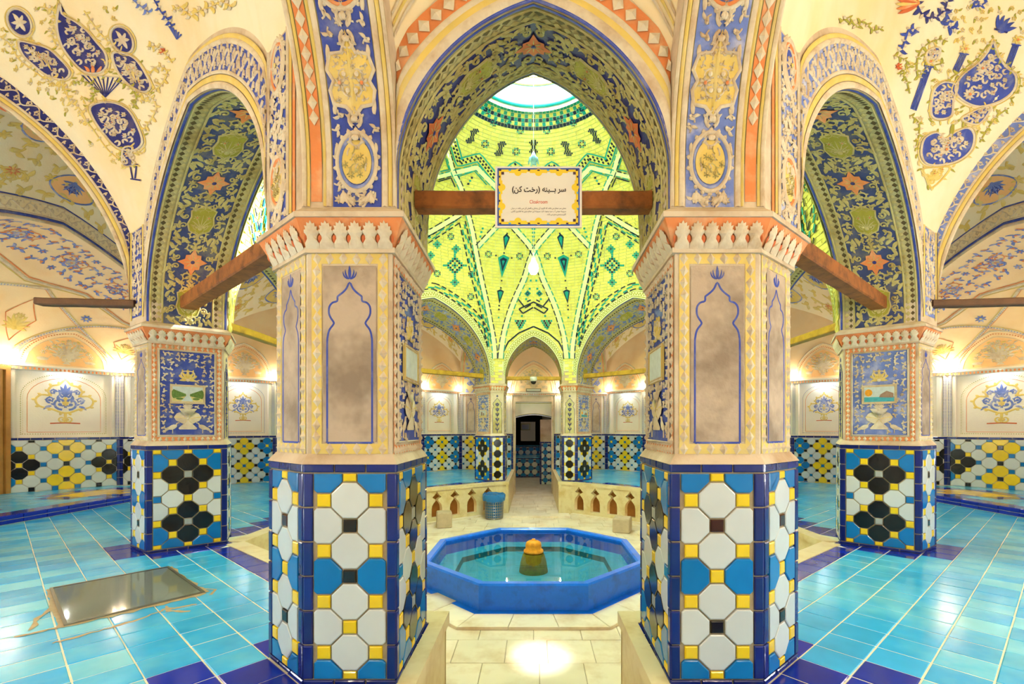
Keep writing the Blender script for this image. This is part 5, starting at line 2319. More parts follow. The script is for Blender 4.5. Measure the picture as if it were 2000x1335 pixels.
def checker(o, F, pts, w, lines=True):
    base = [F(p) for p in dense(smooth_path(pts, 4), 4)]
    if lines:
        for d in (-w / 2 - 1.5, w / 2 + 1.5):
            e = shift_path(base, d)
            for i in range(0, len(e) - 2, 3):
                o.stroke(e[i:i + 3], 2.2, 'brick_navy', 11, flat=True)
    for i in range(0, len(base) - 2, 2):
        for j, d in enumerate((-w / 3, 0, w / 3)):
            if (i // 2 + j) % 3 == 0:
                e = shift_path(base, d)
                o.stroke(e[i:i + 3], w / 3.2, 'brick_teal', 10, flat=True)
dome_draw('chequer_band', lambda o, F: checker(o, F, [(957, 676), (945, 612), (926, 540), (911, 470), (902, 432)], 9), 'teal chequer band between navy lines', 'stuff')
dome_draw('chequer_band', lambda o, F: checker(o, F, [(826, 559), (848, 559), (880, 576), (912, 600), (938, 630), (957, 672)], 9), None, 'stuff')
dome_draw('chequer_band', lambda o, F: checker(o, F, [(832, 470), (864, 450), (894, 430)], 7), None, 'stuff')

def zig(o, F):
    c = [(860, 264), (882, 268), (896, 316), (934, 306), (970, 350), (1006, 322), (1042, 352)]
    p = [F(q) for q in dense(c, 4)]
    o.stroke(p, 13, 'brick_yellow', 8, flat=True)
    for d in (-7.5, 7.5):
        o.stroke(shift_path(p, d), 2.6, 'brick_teal', 11, flat=True)
    for i in range(0, len(p) - 1, 1):
        e = shift_path(p, -2.6 if i % 2 else 2.6)
        x, y = e[i]
        o.blob([(x - 2.8, y - 1), (x, y - 3), (x + 2.8, y + 1), (x, y + 3)], 'brick_navy', 10.5, 0, 1)
dome_draw('zigzag_band', zig, 'star shaped zigzag band of navy and teal tiles', 'stuff')

def flower_t(o, c, u, dark='brick_navy', light='brick_teal'):
    """ring of little squares"""
    x, y = c
    for i, j, m_ in ((0, 2, dark), (1, 1, light), (-1, 1, light), (2, 0, dark), (-2, 0, dark), (1, -1, light), (-1, -1, light), (0, -2, dark),
                     (1, 2.2, dark), (-1, 2.2, light), (2.2, 1, light), (-2.2, -1, dark), (2.2, -1, dark), (-2.2, 1, light), (1, -2.2, light), (-1, -2.2, dark)):
        sq(o, (x + i * u, y + j * u), u * .44, m_)
def hourglass_t(o, c, u, sl):
    x, y = c
    for k, hw in ((-3.4, 1.0), (-2.4, 2.0), (-1.4, 1.2), (-.4, .6), (.6, .6), (1.6, 1.2), (2.6, 2.0), (3.6, 1.0)):
        n = int(hw * 2 / .9)
        for i in range(n + 1):
            xx = -hw + 2 * hw * i / max(1, n)
            o.blob([(x + xx * u + sl * k * u - u * .36, y + k * u - u * .5), (x + xx * u + sl * k * u + u * .36, y + k * u - u * .5),
                    (x + xx * u + sl * k * u + u * .36, y + k * u + u * .5), (x + xx * u + sl * k * u - u * .36, y + k * u + u * .5)], 'brick_navy', 9, 0, 1)
def big_diamond_t(o, c, u):
    x, y = c
    for i in range(-4, 5):
        for j in range(-4, 5):
            d = abs(i) + abs(j)
            if d > 4:
                continue
            m_ = 'brick_teal' if d == 4 else ('brick_navy' if d == 3 and (i + j) % 2 else ('brick_yellow' if d in (2, 3) else ('brick_navy' if d == 0 else 'brick_teal')))
            if m_ == 'brick_yellow':
                continue
            sq(o, (x + i * u, y + j * u), u * .44, m_)
    for k in (5, 6):
        for sg in (-1, 1):
            sq(o, (x, y + sg * k * u), u * .44, 'brick_teal')
            if k == 5:
                sq(o, (x + sg * k * u, y), u * .44, 'brick_teal')
def cross_t(o, c, u):
    x, y = c
    for i, j in ((0, 1), (0, -1), (1, 0), (-1, 0), (1, 1), (-1, -1), (1, -1), (-1, 1), (0, 2), (0, -2), (2, 0), (-2, 0)):
        sq(o, (x + i * u, y + j * u), u * .44, 'brick_teal')
    sq(o, c, u * .44, 'brick_navy')
def kite_t(o, F, pts, m1, m2=None):
    p = [F(q) for q in pts]
    o.blob(p, m1, 9, 0, 2)
    cx, cy = sum(q[0] for q in p) / len(p), sum(q[1] for q in p) / len(p)
    if m2:
        o.blob([(cx + (q[0] - cx) * .62, cy + (q[1] - cy) * .62) for q in p], m2, 10.5, 0, 1)
        o.blob([(cx + (q[0] - cx) * .25, cy + (q[1] - cy) * .25) for q in p], 'brick_teal', 11.5, 0, 1)
def z3(x, y):
    return (820 + x / 3.925, 400 + y / 3.925)
def motifs(o, F):
    for c in ((924, 212), (950, 215), (899, 245), (964, 239), (992, 236), (1016, 254)):
        flower_t(o, F(c), 2.6)
    for c in ((947, 280), (1008, 295), (875, 250)):
        flower_t(o, F(c), 2.9, 'brick_teal', 'brick_navy')
    s_ = -1 if F((0, 0))[0] > 0 else 1
    for c, sl in ((922, 264), .5), ((977, 289), .35), ((1042, 286), 0):
        hourglass_t(o, F(c), 3.6, -sl * s_)
    for c in ((235, 240), (130, 525), (395, 530), (388, 702), (525, 375), (765, 390), (300, 990)):
        if c[1] > 900:
            continue
        flower_t(o, F(z3(*c)), 2.5)
    big_diamond_t(o, F(z3(266, 462)), 4.3)
    cross_t(o, F(z3(276, 335)), 3.6)
    cross_t(o, F(z3(265, 592)), 3.6)
    cross_t(o, F(z3(130, 300)), 3.4)
    cross_t(o, F(z3(80, 385)), 3.4)
    kite_t(o, F, [z3(638, 242), z3(664, 216), z3(690, 246), z3(650, 346)], 'brick_navy', 'brick_teal')
    kite_t(o, F, [z3(598, 402), z3(640, 378), z3(686, 402), z3(627, 556)], 'brick_teal', 'brick_navy')
    kite_t(o, F, [z3(591, 656), z3(618, 644), z3(644, 660), z3(608, 756)], 'brick_navy', 'brick_teal')
    for c in ((669, 216), (645, 366), (626, 578), (620, 634), (607, 770), (605, 800), (603, 862), (704, 404), (582, 385)):
        sq(o, F(z3(*c)), 1.5, 'brick_navy' if c[1] < 850 else 'brick_teal')
    for c in ((850, 578), (842, 640), (835, 676), (815, 720), (782, 850), (766, 945), (480, 178), (470, 205), (462, 240), (878, 180), (876, 210), (874, 240), (870, 268)):
        sq(o, F(z3(*c)), 1.9, 'brick_teal')
    for a, b in (((755, 722), (800, 778)), ((760, 796), (872, 742)), ((760, 796), (790, 830)), ((790, 830), (868, 784)), ((805, 788), (852, 762)), ((822, 740), (850, 726))):
        o.stroke(dense([F(z3(*a)), F(z3(*b))], 3), 2.6, 'brick_navy', 10, flat=True)
    kite_t(o, F, [z3(800, 680), z3(826, 650), z3(852, 676), z3(826, 702)], 'brick_teal', 'brick_navy')
    for r in range(4):
        for k in range(5 - r):
            sq(o, F(z3(735 + 18 * k + 9 * r, 888 + 16 * r)), 1.9, 'brick_navy' if (k + r) % 2 else 'brick_teal')
    for k in range(4):
        p = z3(400 - 9 * k, 725 - 715 + 10 + 20 * k)
    for k in range(3):
        sq(o, F((921 - 3.5 * k, 346 + 6 * k)), 2.0, 'brick_navy' if k != 1 else 'brick_teal')
        sq(o, F((854 - 4 * k, 306 + 6 * k)), 2.0, 'brick_navy' if k != 1 else 'brick_teal')
    # navy line over the gate arch and kite outlines
    o.stroke([F(p) for p in dense([(981, 690), (993, 667), (1013, 650), (1042, 637)], 4)], 2.6, 'brick_navy', 11, flat=True)
    o.stroke([F(p) for p in dense([(898, 362), (896, 343), (926, 333), (950, 360)], 4)], 2.2, 'brick_teal', 11, flat=True)
    o.stroke([F(p) for p in dense([(838, 358), (880, 346), (888, 364)], 4)], 2.2, 'brick_navy', 11, flat=True)
    o.stroke([F(p) for p in dense([(838, 338), (876, 330), (864, 292), (850, 290)], 4)], 2.2, 'brick_teal', 11, flat=True)
dome_draw('tile_motif', motifs, 'scattered teal and navy tile motifs', 'stuff')

# stamped band round each arch on the dome side
for i in range(16):
    if APEX_IN[i] is None:
        continue
    p, q = RING[i], RING[(i + 1) % 16]
    ins, out = [], []
    for t in TS:
        c = lerp2(p, q, (t + 1) / 2)
        th = ang_of(c)
        h = HS + (APEX_IN[i] - HS) * A(t)
        ins.append(dome_pt(th, h, 6))
        L = math.hypot(q[0] - p[0], q[1] - p[1])
        dt = 1e-3
        t2 = max(-1, min(1, t * .985))
        # offset outwards in the plane of the arch
        tt = max(-.9999, min(.9999, t))
        dh = (A(tt + dt * (1 if tt < 0 else -1)) - A(tt)) * (APEX_IN[i] - HS)
        dx = dt * L / 2 * (1 if tt < 0 else -1)
        l = math.hypot(dh, dx)
        nx, nh = -dh / l, dx / l
        if nh < 0:
            nx, nh = -nx, -nh
        if tt > 0:
            nx = abs(nx)
        else:
            nx = -abs(nx)
        cc = (L / 2 * t + nx * 62)
        k = cc / L + .5
        c2 = lerp2(p, q, min(1.03, max(-.03, k)))
        out.append(dome_pt(ang_of(c2), h + nh * 62, 6))
    g = ruled(ins, out, 5)
    sf = Surf(g, (0, YC, 300))
    b = M()
    b.grid(g, 'rib_cream')
    bo = b.build('arch_band', dome, smooth=True)
    o = Orn(sf)
    n = int(sf.L / 24)
    for k in range(n):
        s0 = (k + .5) * sf.L / n
        o.diamond((s0, sf.W * .42), 10, 7, 'paint_green', 5)
        o.diamond((s0 + 12, sf.W * .62), 10, 7, 'paint_green', 5)
    o.stroke([(sf.L * j / 40, sf.W * .2) for j in range(41)], 5, 'paint_green', 4)
    o.stroke([(sf.L * j / 40, sf.W * .88) for j in range(41)], 4, 'paint_green', 4)
    o.build('stamped_leaf', dome, kind='stuff')
# ------------------------------------------------------------------ plaster ornament of arches and vaults
def archivolt_surf(a, b, apex, w, base=430.0, off=3.0, toward=None, inset_=0.0):
    """band on the vertical face of an arch, from the intrados outwards by w"""
    cur = arch_curve(a, b, apex, base=base)
    L = math.hypot(b[0] - a[0], b[1] - a[1])
    d = ((b[0] - a[0]) / L, (b[1] - a[1]) / L)
    X = [(p[0] - a[0]) * d[0] + (p[1] - a[1]) * d[1] for p in cur]
    Hh = [p[2] for p in cur]
    n = len(cur)
    n2 = np.array([d[1], -d[0]])
    c = np.array([(a[0] + b[0]) / 2, (a[1] + b[1]) / 2])
    if np.dot(n2, np.array(toward) - c) < 0:
        n2 = -n2
    rows = []
    for i in range(n):
        i0, i1 = max(i - 1, 0), min(i + 1, n - 1)
        tx, th = X[i1] - X[i0], Hh[i1] - Hh[i0]
        l = math.hypot(tx, th) or 1
        nx, nh = -th / l, tx / l
        row = []
        for k in range(5):
            ww = inset_ + (w - inset_) * k / 4
            x = min(L, max(0, X[i] + nx * ww))
            h = Hh[i] + nh * ww
            row.append((a[0] + d[0] * x + n2[0] * off, a[1] + d[1] * x + n2[1] * off, h))
        rows.append(row)
    return Surf(np.array(rows), (toward[0], toward[1], 300))

def line(o, sf, t, w, m, h=3.0, s0=0.0, s1=None):
    s1 = sf.L if s1 is None else s1
    o.stroke([(s0 + (s1 - s0) * k / 60, t) for k in range(61)], w, m, h)

def ground(sf, t0, t1, m, h, s0=0.0, s1=None, o=None):
    s1 = sf.L if s1 is None else s1
    o = o or Orn(sf)
    o.rect(s0, s1, t0, t1, m, h, 80, 2)
    return o

def rinceau(o, sf, t0, t1, m, h=5.0, s0=0.0, s1=None, lm=None, period=None):
    """running scroll filling the band"""
    s1 = sf.L if s1 is None else s1
    w = t1 - t0
    per = period or w * 1.05
    n = max(2, int((s1 - s0) / per))
    per = (s1 - s0) / n
    c = (t0 + t1) / 2
    N = n * 8
    o.stroke([(s0 + (s1 - s0) * i / N, c + math.sin(math.pi * i / 8) * w * .28) for i in range(N + 1)], w * .10, m, h)
    for k in range(n):
        sg = 1 if k % 2 == 0 else -1
        x = s0 + (k + .5) * per
        o.spiral(x - per * .35, c + sg * w * .10, sg * -.6, w * .21, -sg, m, w * .10, 1.1, True, h, lm)
        o.leaf(x, c + sg * w * .3, sg * .5, w * .36, w * .17, m, h, sg * .9)
        o.leaf(x + per * .3, c - sg * w * .15, -sg * 1.2, w * .34, w * .16, m, h, -sg)
        o.leaf(x + per * .1, c - sg * w * .36, math.pi * (0 if k % 3 else 1) + .2, w * .3, w * .13, m, h, .6)

def diamond_row(o, sf, t, step, a, b, m, h=6.0, s0=0.0, s1=None):
    s1 = sf.L if s1 is None else s1
    n = max(1, int((s1 - s0) / step))
    for k in range(n):
        o.diamond((s0 + (k + .5) * (s1 - s0) / n, t), a, b, m, h)

def star_flower(o, c, r, m1, m2, m3, h=4.0):
    pts = []
    for k in range(16):
        a = 2 * math.pi * k / 16
        q = r * (1.0 if k % 4 == 0 else (.72 if k % 2 == 0 else .58))
        pts.append((c[0] + math.cos(a) * q * 1.1, c[1] + math.sin(a) * q))
    o.blob(pts, m1, h * .7, 1, 2)
    o.flower(c, r * .55, 8, m2, m3, h)

def bouquet(o, c, r, m1, m2, h=5.0, d=1):
    """yellow palmette inside scrolls"""
    x, y = c
    pts = [(x + d * r * a, y + r * b) for a, b in ((-1, 0), (-.7, .55), (-.2, .72), (.3, .6), (.75, .68), (1.0, .25), (1.15, 0), (1.0, -.25), (.75, -.68), (.3, -.6), (-.2, -.72), (-.7, -.55))]
    o.blob(pts, m1, h * .6, 1.5, 2)
    o.stroke(pts + [pts[0]], r * .12, m2, h)
    o.palmette((x - d * r * .5, y), r * 1.0, 0 if d > 0 else math.pi, m2, 7, 2.0, h)
    for sg in (-1, 1):
        o.spiral(x - d * r * .6, y + sg * r * .2, (0 if d > 0 else math.pi) + d * sg * 1.2, r * .25, -d * sg, m2, r * .12, 1.1, True, h)
        o.flower((x + d * r * .3, y + sg * r * .32), r * .2, 6, m2, 'paint_orange', h * 1.1)

def soffit_ornament(key, gm, rm, ym, om, edge='paint_blue', unit=340.0):
    A_ = ARCHW[key]
    sf, parent = A_['soffit'], A_['obj']
    W, L = sf.W, sf.L
    b = W * .19
    o = Orn(sf)
    ground(sf, b, W - b, gm, 1.0, o=o)
    o.build('soffit_ground', parent, smooth=True)
    o = Orn(sf)
    for t in (6, W - 6):
        line(o, sf, t, 8, edge, 2)
    for t in (b, W - b):
        line(o, sf, t, 7, rm, 5)
    for t in (b * .28, W - b * .28):
        line(o, sf, t, 5, rm, 4)
    o.build('soffit_moulding', parent)
    o = Orn(sf)
    for t in (b * .64, W - b * .64):
        diamond_row(o, sf, t - b * .14, 24, 11, b * .16, 'paint_umber', 3)
        diamond_row(o, sf, t + b * .14, 24, 10, b * .16, rm, 6, 12)
    o.build('soffit_border', parent, kind='stuff')
    n = max(3, 2 * int(L / unit) + 1)
    per = L / n
    o = Orn(sf)
    fw = W - 2 * b
    c = W / 2
    for k in range(n):
        x = (k + .5) * per
        d = 1 if x < L / 2 else -1
        # scrolls to either side of the unit
        for sg in (-1, 1):
            for e in (-1, 1):
                o.spiral(x + e * per * .47, c + sg * fw * .06, (math.pi if e > 0 else 0) - e * sg * -1.0, fw * .11, e * -sg, rm, fw * .045, 1.15, True, 5)
                o.leaf(x + e * per * .30, c + sg * fw * .40, math.pi / 2 * (1 - e) + .3, fw * .2, fw * .08, rm, 5, .8)
                o.leaf(x + e * per * .40, c + sg * fw * .28, math.pi / 2 * (1 - e) - sg * .6, fw * .2, fw * .08, rm, 5, .8)
                o.leaf(x + e * per * .12, c + sg * fw * .44, math.pi / 2 * (1 - e) - .2, fw * .2, fw * .07, rm, 5, -.8)
                o.spiral(x + e * per * .16, c + sg * fw * .36, (math.pi if e > 0 else 0) - sg * e * .3, fw * .07, e * sg, rm, fw * .035, 1.1, False, 5)
    rr = min(fw * .38, per * .36)
    o.scatter(4, L - 4, b + 6, W - b - 6, min(40, fw * .2), rm, 5, [((k + .5) * per, c, rr * 1.05, rr) for k in range(n)])
    o.build('scroll_relief', parent, kind='stuff')
    for k in range(n):
        x = (k + .5) * per
        d = 1 if x < L / 2 else -1
        o = Orn(sf)
        if k % 2 == n // 2 % 2:
            star_flower(o, (x, c), min(fw * .34, per * .3), om, rm, 'paint_blue_deep', 6)
            o.build('star_rosette', parent, label='orange star rosette')
        else:
            bouquet(o, (x, c), min(fw * .36, per * .34), ym, rm, 6, d)
            o.build('palmette_cartouche', parent, label='yellow palmette cartouche')

for s in ('left', 'right'):
    soffit_ornament('wall_arch_near_' + s, 'paint_blue_aged', 'relief_olive', 'paint_green', 'paint_orange')
    soffit_ornament('wall_arch_far_' + s, 'paint_blue_soft', 'relief_olive', 'paint_green', 'paint_orange')
    soffit_ornament('wall_arch_side_' + s, 'paint_blue_soft', 'relief_olive', 'paint_green', 'paint_orange')
soffit_ornament('wall_gate_near', 'paint_blue_deep', 'relief_olive', 'paint_green', 'paint_red', unit=330)
soffit_ornament('wall_gate_far', 'paint_blue_soft', 'relief_olive', 'paint_green', 'paint_orange')

def archivolt(key, a, b, apex, toward, w, gm, rm, m2, parent=None, margin=None):
    parent = parent or ARCHW[key]['obj']
    sf = archivolt_surf(a, b, apex, w, 430, 2.0, toward)
    W, L = sf.W, sf.L
    o = ground(sf, W * .30, W * .84, gm, 2)
    o.build('archivolt_ground', parent)
    o = Orn(sf)
    line(o, sf, W * .06, W * .13, rm, 7)
    line(o, sf, W * .20, W * .12, m2, 5)
    line(o, sf, W * .31, 6, rm, 6)
    line(o, sf, W * .86, 9, rm, 8)
    line(o, sf, W * .95, 8, m2, 5)
    o.build('archivolt_moulding', parent)
    o = Orn(sf)
    rinceau(o, sf, W * .34, W * .82, rm, 6)
    o.build('archivolt_scroll', parent, kind='stuff')

for s in (-1, 1):
    w = SIDEWORD[s]
    K1 = ARCHW['wall_arch_near_' + w]
    out = (s * 2600, 300)
    archivolt('wall_arch_near_' + w, K1['a'], K1['b'], K1['apex'], out, 128, 'paint_blue' if s < 0 else 'paint_blue_soft', 'relief_cream', 'paint_yellow')
    K2 = ARCHW['ceiling_arch_side_' + w]
    archivolt('ceiling_arch_side_' + w, K2['e0'][0], K2['e0'][1], K2['apex'], (s * 1500, 0), 118, 'paint_blue_deep' if s < 0 else 'paint_blue_soft', 'relief_cream', 'paint_yellow')
    K3 = ARCHW['recess_' + w]
    archivolt('recess_' + w, K3['a'], K3['b'], K3['apex'], (0, YC), 130, 'plaster_vault', 'relief_cream', 'paint_blue', K3['obj'])
    K4 = ARCHW['ceiling_arch_rear_' + w]
    archivolt('ceiling_arch_rear_' + w, K4['e1'][0], K4['e1'][1], K4['apex'], (s * 2000, YC), 110, 'paint_blue_soft', 'relief_cream', 'paint_orange')
    # soffit of the side transverse arch: medallions on a dark band
    sf, ob = K2['soffit'], K2['obj']
    W, L = sf.W, sf.L
    o = ground(sf, W * .18, W * .82, 'paint_blue_deep', 1)
    o.build('soffit_ground', ob)
    o = Orn(sf)
    for t, ww, m_ in ((W * .05, 12, 'relief_cream'), (W * .12, 9, 'paint_yellow'), (W * .19, 7, 'relief_cream'), (W * .81, 7, 'relief_cream'), (W * .88, 9, 'paint_yellow'), (W * .95, 12, 'relief_cream')):
        line(o, sf, t, ww, m_, 4)
    o.build('soffit_moulding', ob)
    o = Orn(sf)
    rinceau(o, sf, W * .22, W * .78, 'relief_olive', 5)
    o.build('scroll_relief', ob, kind='stuff')
    for k in range(7):
        x = L * (k + .35) / 7
        o = Orn(sf)
        o.ellipse((x, W / 2), 58, W * .23, 'relief_olive', 5, 2)
        o.ering((x, W / 2), 58, W * .23, 9, 'paint_red', 9)
        o.flower((x, W / 2), W * .17, 6, 'paint_orange' if k % 2 else 'relief_cream', 'paint_blue', 9)
        o.build('medallion', ob)
    # soffit of the side bay's other transverse arch
    for key in ('ceiling_arch_rear_', 'ceiling_arch_far_'):
        Kx = ARCHW[key + w]
        sx_, ox = Kx['soffit'], Kx['obj']
        o = Orn(sx_)
        line(o, sx_, sx_.W * .12, 9, 'paint_orange', 4)
        line(o, sx_, sx_.W * .88, 9, 'paint_orange', 4)
        rinceau(o, sx_, sx_.W * .2, sx_.W * .8, 'paint_blue_soft', 4)
        o.build('scroll_relief', ox, kind='stuff')

# outer face of the near gate: zigzag archivolt
K0 = ARCHW['wall_gate_near']
sf = archivolt_surf(K0['a'], K0['b'], K0['apex'], 92, 430, 2.0, (0, 0))
ob = K0['obj']
o = Orn(sf)
line(o, sf, sf.W * .05, 7, 'paint_blue', 4)
line(o, sf, sf.W * .16, 15, 'relief_cream', 8)
line(o, sf, sf.W * .34, 12, 'paint_yellow', 6)
line(o, sf, sf.W * .47, 9, 'relief_cream', 7)
o.build('archivolt_moulding', ob)
o = ground(sf, sf.W * .52, sf.W * .97, 'paint_orange', 2, 150, sf.L - 150)
o.build('archivolt_ground', ob)
n = int((sf.L - 320) / 30)
for k in range(n):
    o = Orn(sf)
    o.diamond((160 + (k + .5) * (sf.L - 320) / n, sf.W * .74), 13, sf.W * .17, 'relief_cream', 9)
    o.build('diamond', ob, smooth=False)

# decorated band rising from the near piers (soffit of the near transverse arches)
def big_medallion(o, c, rx, ry, m_ring, m_in, rm, kind):
    # scalloped rim
    for k in range(18):
        a = 2 * math.pi * k / 18
        o.leaf(c[0] + math.cos(a) * rx * 1.02, c[1] + math.sin(a) * ry * 1.02, a, rx * .16, rx * .16, rm, 5)
    o.ering(c, rx, ry, rx * .16, rm, 8)
    o.ering(c, rx * .86, ry * .86, rx * .13, m_ring, 6)
    o.ellipse(c, rx * .76, ry * .76, m_in, 3, 2)
    if kind == 'flower':
        o.flower(c, min(rx, ry) * .55, 8, rm, 'paint_yellow', 8)
        o.ering(c, rx * .66, ry * .66, 3, rm, 6)
    else:
        for q in range(16):
            a = q * 2.399
            r = .60 * math.sqrt((q + .5) / 16)
            p = (c[0] + math.cos(a) * rx * r, c[1] + math.sin(a) * ry * r)
            if q % 3 == 0:
                o.flower(p, ry * .17, 6, 'relief_olive', 'paint_yellow', 7)
            else:
                o.leaf(p[0], p[1], a * 1.3, rx * .3, ry * .14, 'relief_olive' if q % 2 else 'relief_cream', 7, 1.3)
        o.spiral(c[0] - rx * .5, c[1], 1.0, ry * .34, -1, 'relief_olive', ry * .09, 1.2, True, 7)

for s in (-1, 1):
    w = SIDEWORD[s]
    K1 = ARCHW['ceiling_arch_near_' + w]
    sf, ob = K1['soffit'], K1['obj']
    W, L = sf.W, sf.L
    t0, t1 = W * .33, W * .84
    c, fw = (t0 + t1) / 2, t1 - t0
    gm = 'paint_blue'
    S1 = min(L * .5, 1000)
    o = ground(sf, t0, t1, gm if s < 0 else 'paint_blue_soft', 1.0, 2, S1)
    o.build('band_ground', ob, label='blue ground of the band')
    o = Orn(sf)
    for t, ww, m_ in ((W * .03, 10, 'relief_cream'), (W * .075, 6, 'paint_yellow'), (W * .245, 6, 'paint_yellow'), (W * .29, 12, 'relief_cream'), (W * .88, 12, 'relief_cream'), (W * .935, 8, 'paint_yellow'), (W * .98, 8, 'relief_cream')):
        line(o, sf, t, ww, m_, 6, 2, S1)
    o.build('band_moulding', ob)
    o = ground(sf, W * .10, W * .215, 'paint_orange', 1.5, 12, S1)
    o.build('orange_strip', ob)
    for k in range(16):
        o = Orn(sf)
        x = 170 + k * 27
        o.diamond((x, W * .158), 14, W * .05, 'relief_cream', 8)
        o.build('diamond', ob, smooth=False)
    rm = 'relief_cream'
    o = Orn(sf)
    # foot tuft
    for sg in (-1, 1):
        o.leaf(4, c + sg * 4, sg * .7, 34, 10, rm, 6, sg * .5)
        o.leaf(8, c + sg * fw * .32, -sg * .2, 26, 13, rm, 6)
        o.leaf(10, c + sg * fw * .18, sg * .5, 26, 12, rm, 6)
        o.spiral(2, c + sg * fw * .1, sg * 1.2, fw * .1, -sg, rm, 5, 1.0, True, 6)
    # scrolls between medallions
    for x in (150, 318):
        for sg in (-1, 1):
            for e in (-1, 1):
                o.spiral(x + e * 4, c + sg * 4, (0 if e > 0 else math.pi) + e * sg * .9, fw * .16, -e * sg, rm, 7, 1.15, True, 7)
                o.leaf(x + e * 26, c + sg * fw * .40, (0 if e > 0 else math.pi), 26, 9, rm, 6, .5)
    o.scatter(6, S1, t0 + 3, t1 - 3, 26, rm, 5, [(88, c, 70, fw * .5), (396, c, 62, fw * .55), (560, c, 68, fw * .5), (760, c, 66, fw * .5), (236, c, 78, fw * .5)])
    o.build('scroll_relief', ob, kind='stuff')
    o = Orn(sf)
    # yellow and cream palmette
    cx = 234
    lob = [(-62, 0), (-44, .16), (-40, .40), (-16, .45), (0, .36), (18, .47), (44, .38), (46, .14), (74, 0)]
    pts = [(cx + a, c + fw * b) for a, b in lob] + [(cx + a, c - fw * b) for a, b in reversed(lob[1:-1])]
    o.blob(pts, 'paint_yellow', 3, 2)
    o.stroke(pts + [pts[0]], 8, rm, 8)
    o.leaf(cx - 60, c, 0, 140, 12, 'paint_yellow', 8)
    for sg in (-1, 1):
        o.flower((cx - 6, c + sg * fw * .22), 14, 7, rm, 'paint_orange', 9)
        o.spiral(cx - 26, c + sg * fw * .1, sg * 1.2, fw * .11, -sg, rm, 6, 1.0, True, 7)
        o.spiral(cx + 18, c + sg * fw * .1, sg * 1.4, fw * .11, sg, rm, 6, 1.0, True, 7)
    o.scatter(cx - 40, cx + 52, c - fw * .36, c + fw * .36, 17, rm, 7, [(cx - 6, c + fw * .22, 14, 14), (cx - 6, c - fw * .22, 14, 14)])
    o.build('palmette_relief', ob, label='cream and yellow palmette')
    for x, rx, ry, mr, mi, kd in ((88, 56, fw * .40, 'paint_blue_soft', 'paint_yellow', 'oval'), (396, 50, fw * .46, 'paint_orange', 'paint_orange', 'flower'), (560, 56, fw * .42, 'paint_blue_soft', 'paint_yellow', 'oval'), (760, 56, fw * .42, 'paint_orange', 'paint_orange', 'flower')):
        o = Orn(sf)
        big_medallion(o, (x, c), rx, ry, mr, mi, rm, kd)
        o.build('medallion', ob, label='oval plaster medallion' if kd == 'oval' else 'round rosette medallion')
    # outer diagonal face of the springer, same language
    O1, C1 = mxs(PIER_NEAR[1], s), mxs(PIER_NEAR[2], s)
    cen = mxs(lerp2(PIER_NEAR[0], PIER_NEAR[3], .5), s)
    fp, wd = face_plane(O1, C1, 430, cen)
    class Up:                      # ornament runs upwards: s=height, t=across
        def __init__(self, p): self.p = p
        def map(self, a, b, h): return self.p.map(np.asarray(b), np.asarray(a), np.asarray(h) + 1.0)
    up_ = Up(fp)
    o = Orn(up_)
    # shifted towards the arch
    sgn = 1 if np.dot(fp.a[:2], np.array(C1) - np.array(O1)) > 0 else -1
    cb = sgn * wd * .14
    o.rect(2, 385, cb - 44, cb + 44, 'paint_blue' if s < 0 else 'paint_blue_soft', 1)
    for q in (-1, 1):
        o.stroke([(2, cb + q * 50), (385, cb + q * 50)], 9, 'relief_cream', 6)
    o.stroke([(2, cb - sgn * 64), (385, cb - sgn * 64)], 8, 'paint_yellow', 5)
    o.stroke([(2, cb - sgn * 78), (385, cb - sgn * 78)], 12, 'paint_orange', 4)
    o.build('band_ground', ob, smooth=False)
    o = Orn(up_)
    class _S: pass
    fk = _S(); fk.L = 385
    rinceau(o, fk, cb - 42, cb + 42, 'relief_cream', 6, 4, 380)
    o.scatter(4, 384, cb - 42, cb + 42, 24, 'relief_cream', 5, [(88, cb, 64, 44), (330, cb, 64, 44)])
    o.build('scroll_relief', ob, kind='stuff')
    for x, kd in ((88, 'oval'), (330, 'flower')):
        o = Orn(up_)
        big_medallion(o, (x, cb), 54, 34, 'paint_orange', 'paint_yellow' if kd == 'oval' else 'paint_blue', 'relief_cream', kd)
        o.build('medallion', ob)
    # outer faces of the side pier springers
    O2, C2 = mxs(PIER_SIDE[1], s), mxs(PIER_SIDE[2], s)
    cen = mxs(lerp2(PIER_SIDE[0], PIER_SIDE[3], .5), s)
    fp, wd = face_plane(O2, C2, 430, cen)
    up2 = Up(fp)
    o = Orn(up2)
    o.rect(30, 385, -62, 62, 'paint_blue' if s < 0 else 'paint_blue_soft', 1)
    rinceau(o, fk, -55, 55, 'relief_cream', 6, 40, 380)
    o.scatter(36, 382, -58, 58, 30, 'relief_cream', 5)
    o.stroke([(20, -70), (390, -70)], 9, 'paint_yellow', 5)
    o.stroke([(20, 70), (390, 70)], 9, 'paint_yellow', 5)
    o.build('springer_panel', ARCHW['ceiling_arch_side_' + w]['obj'], kind='stuff')

# panels over the near gate bay (triangles between orange strips)
v = VAULT['ceiling_near']
sf = v['surf']
o = Orn(sf)
for k in range(3):
    line(o, sf, sf.W * .02 + k * 16, 8, ('relief_cream', 'paint_yellow', 'relief_cream')[k], 5)
o.build('vault_moulding', v['obj'])

# ---- painted pendentives left and right of the foreground
def zl(x, y):
    return (x / 2.84, y / 2.84)
def zr(x, y):
    return (1300 + x / 2.84, y / 2.84)

def pend(name, draws, label):
    v = VAULT[name]
    F = Pix([v['grid']], None)
    for nm, kind, fn in draws:
        o = Orn(F)
        fn(o)
        o.build(nm, v['obj'], kind=kind, label=label if nm == 'cartouche' else None)

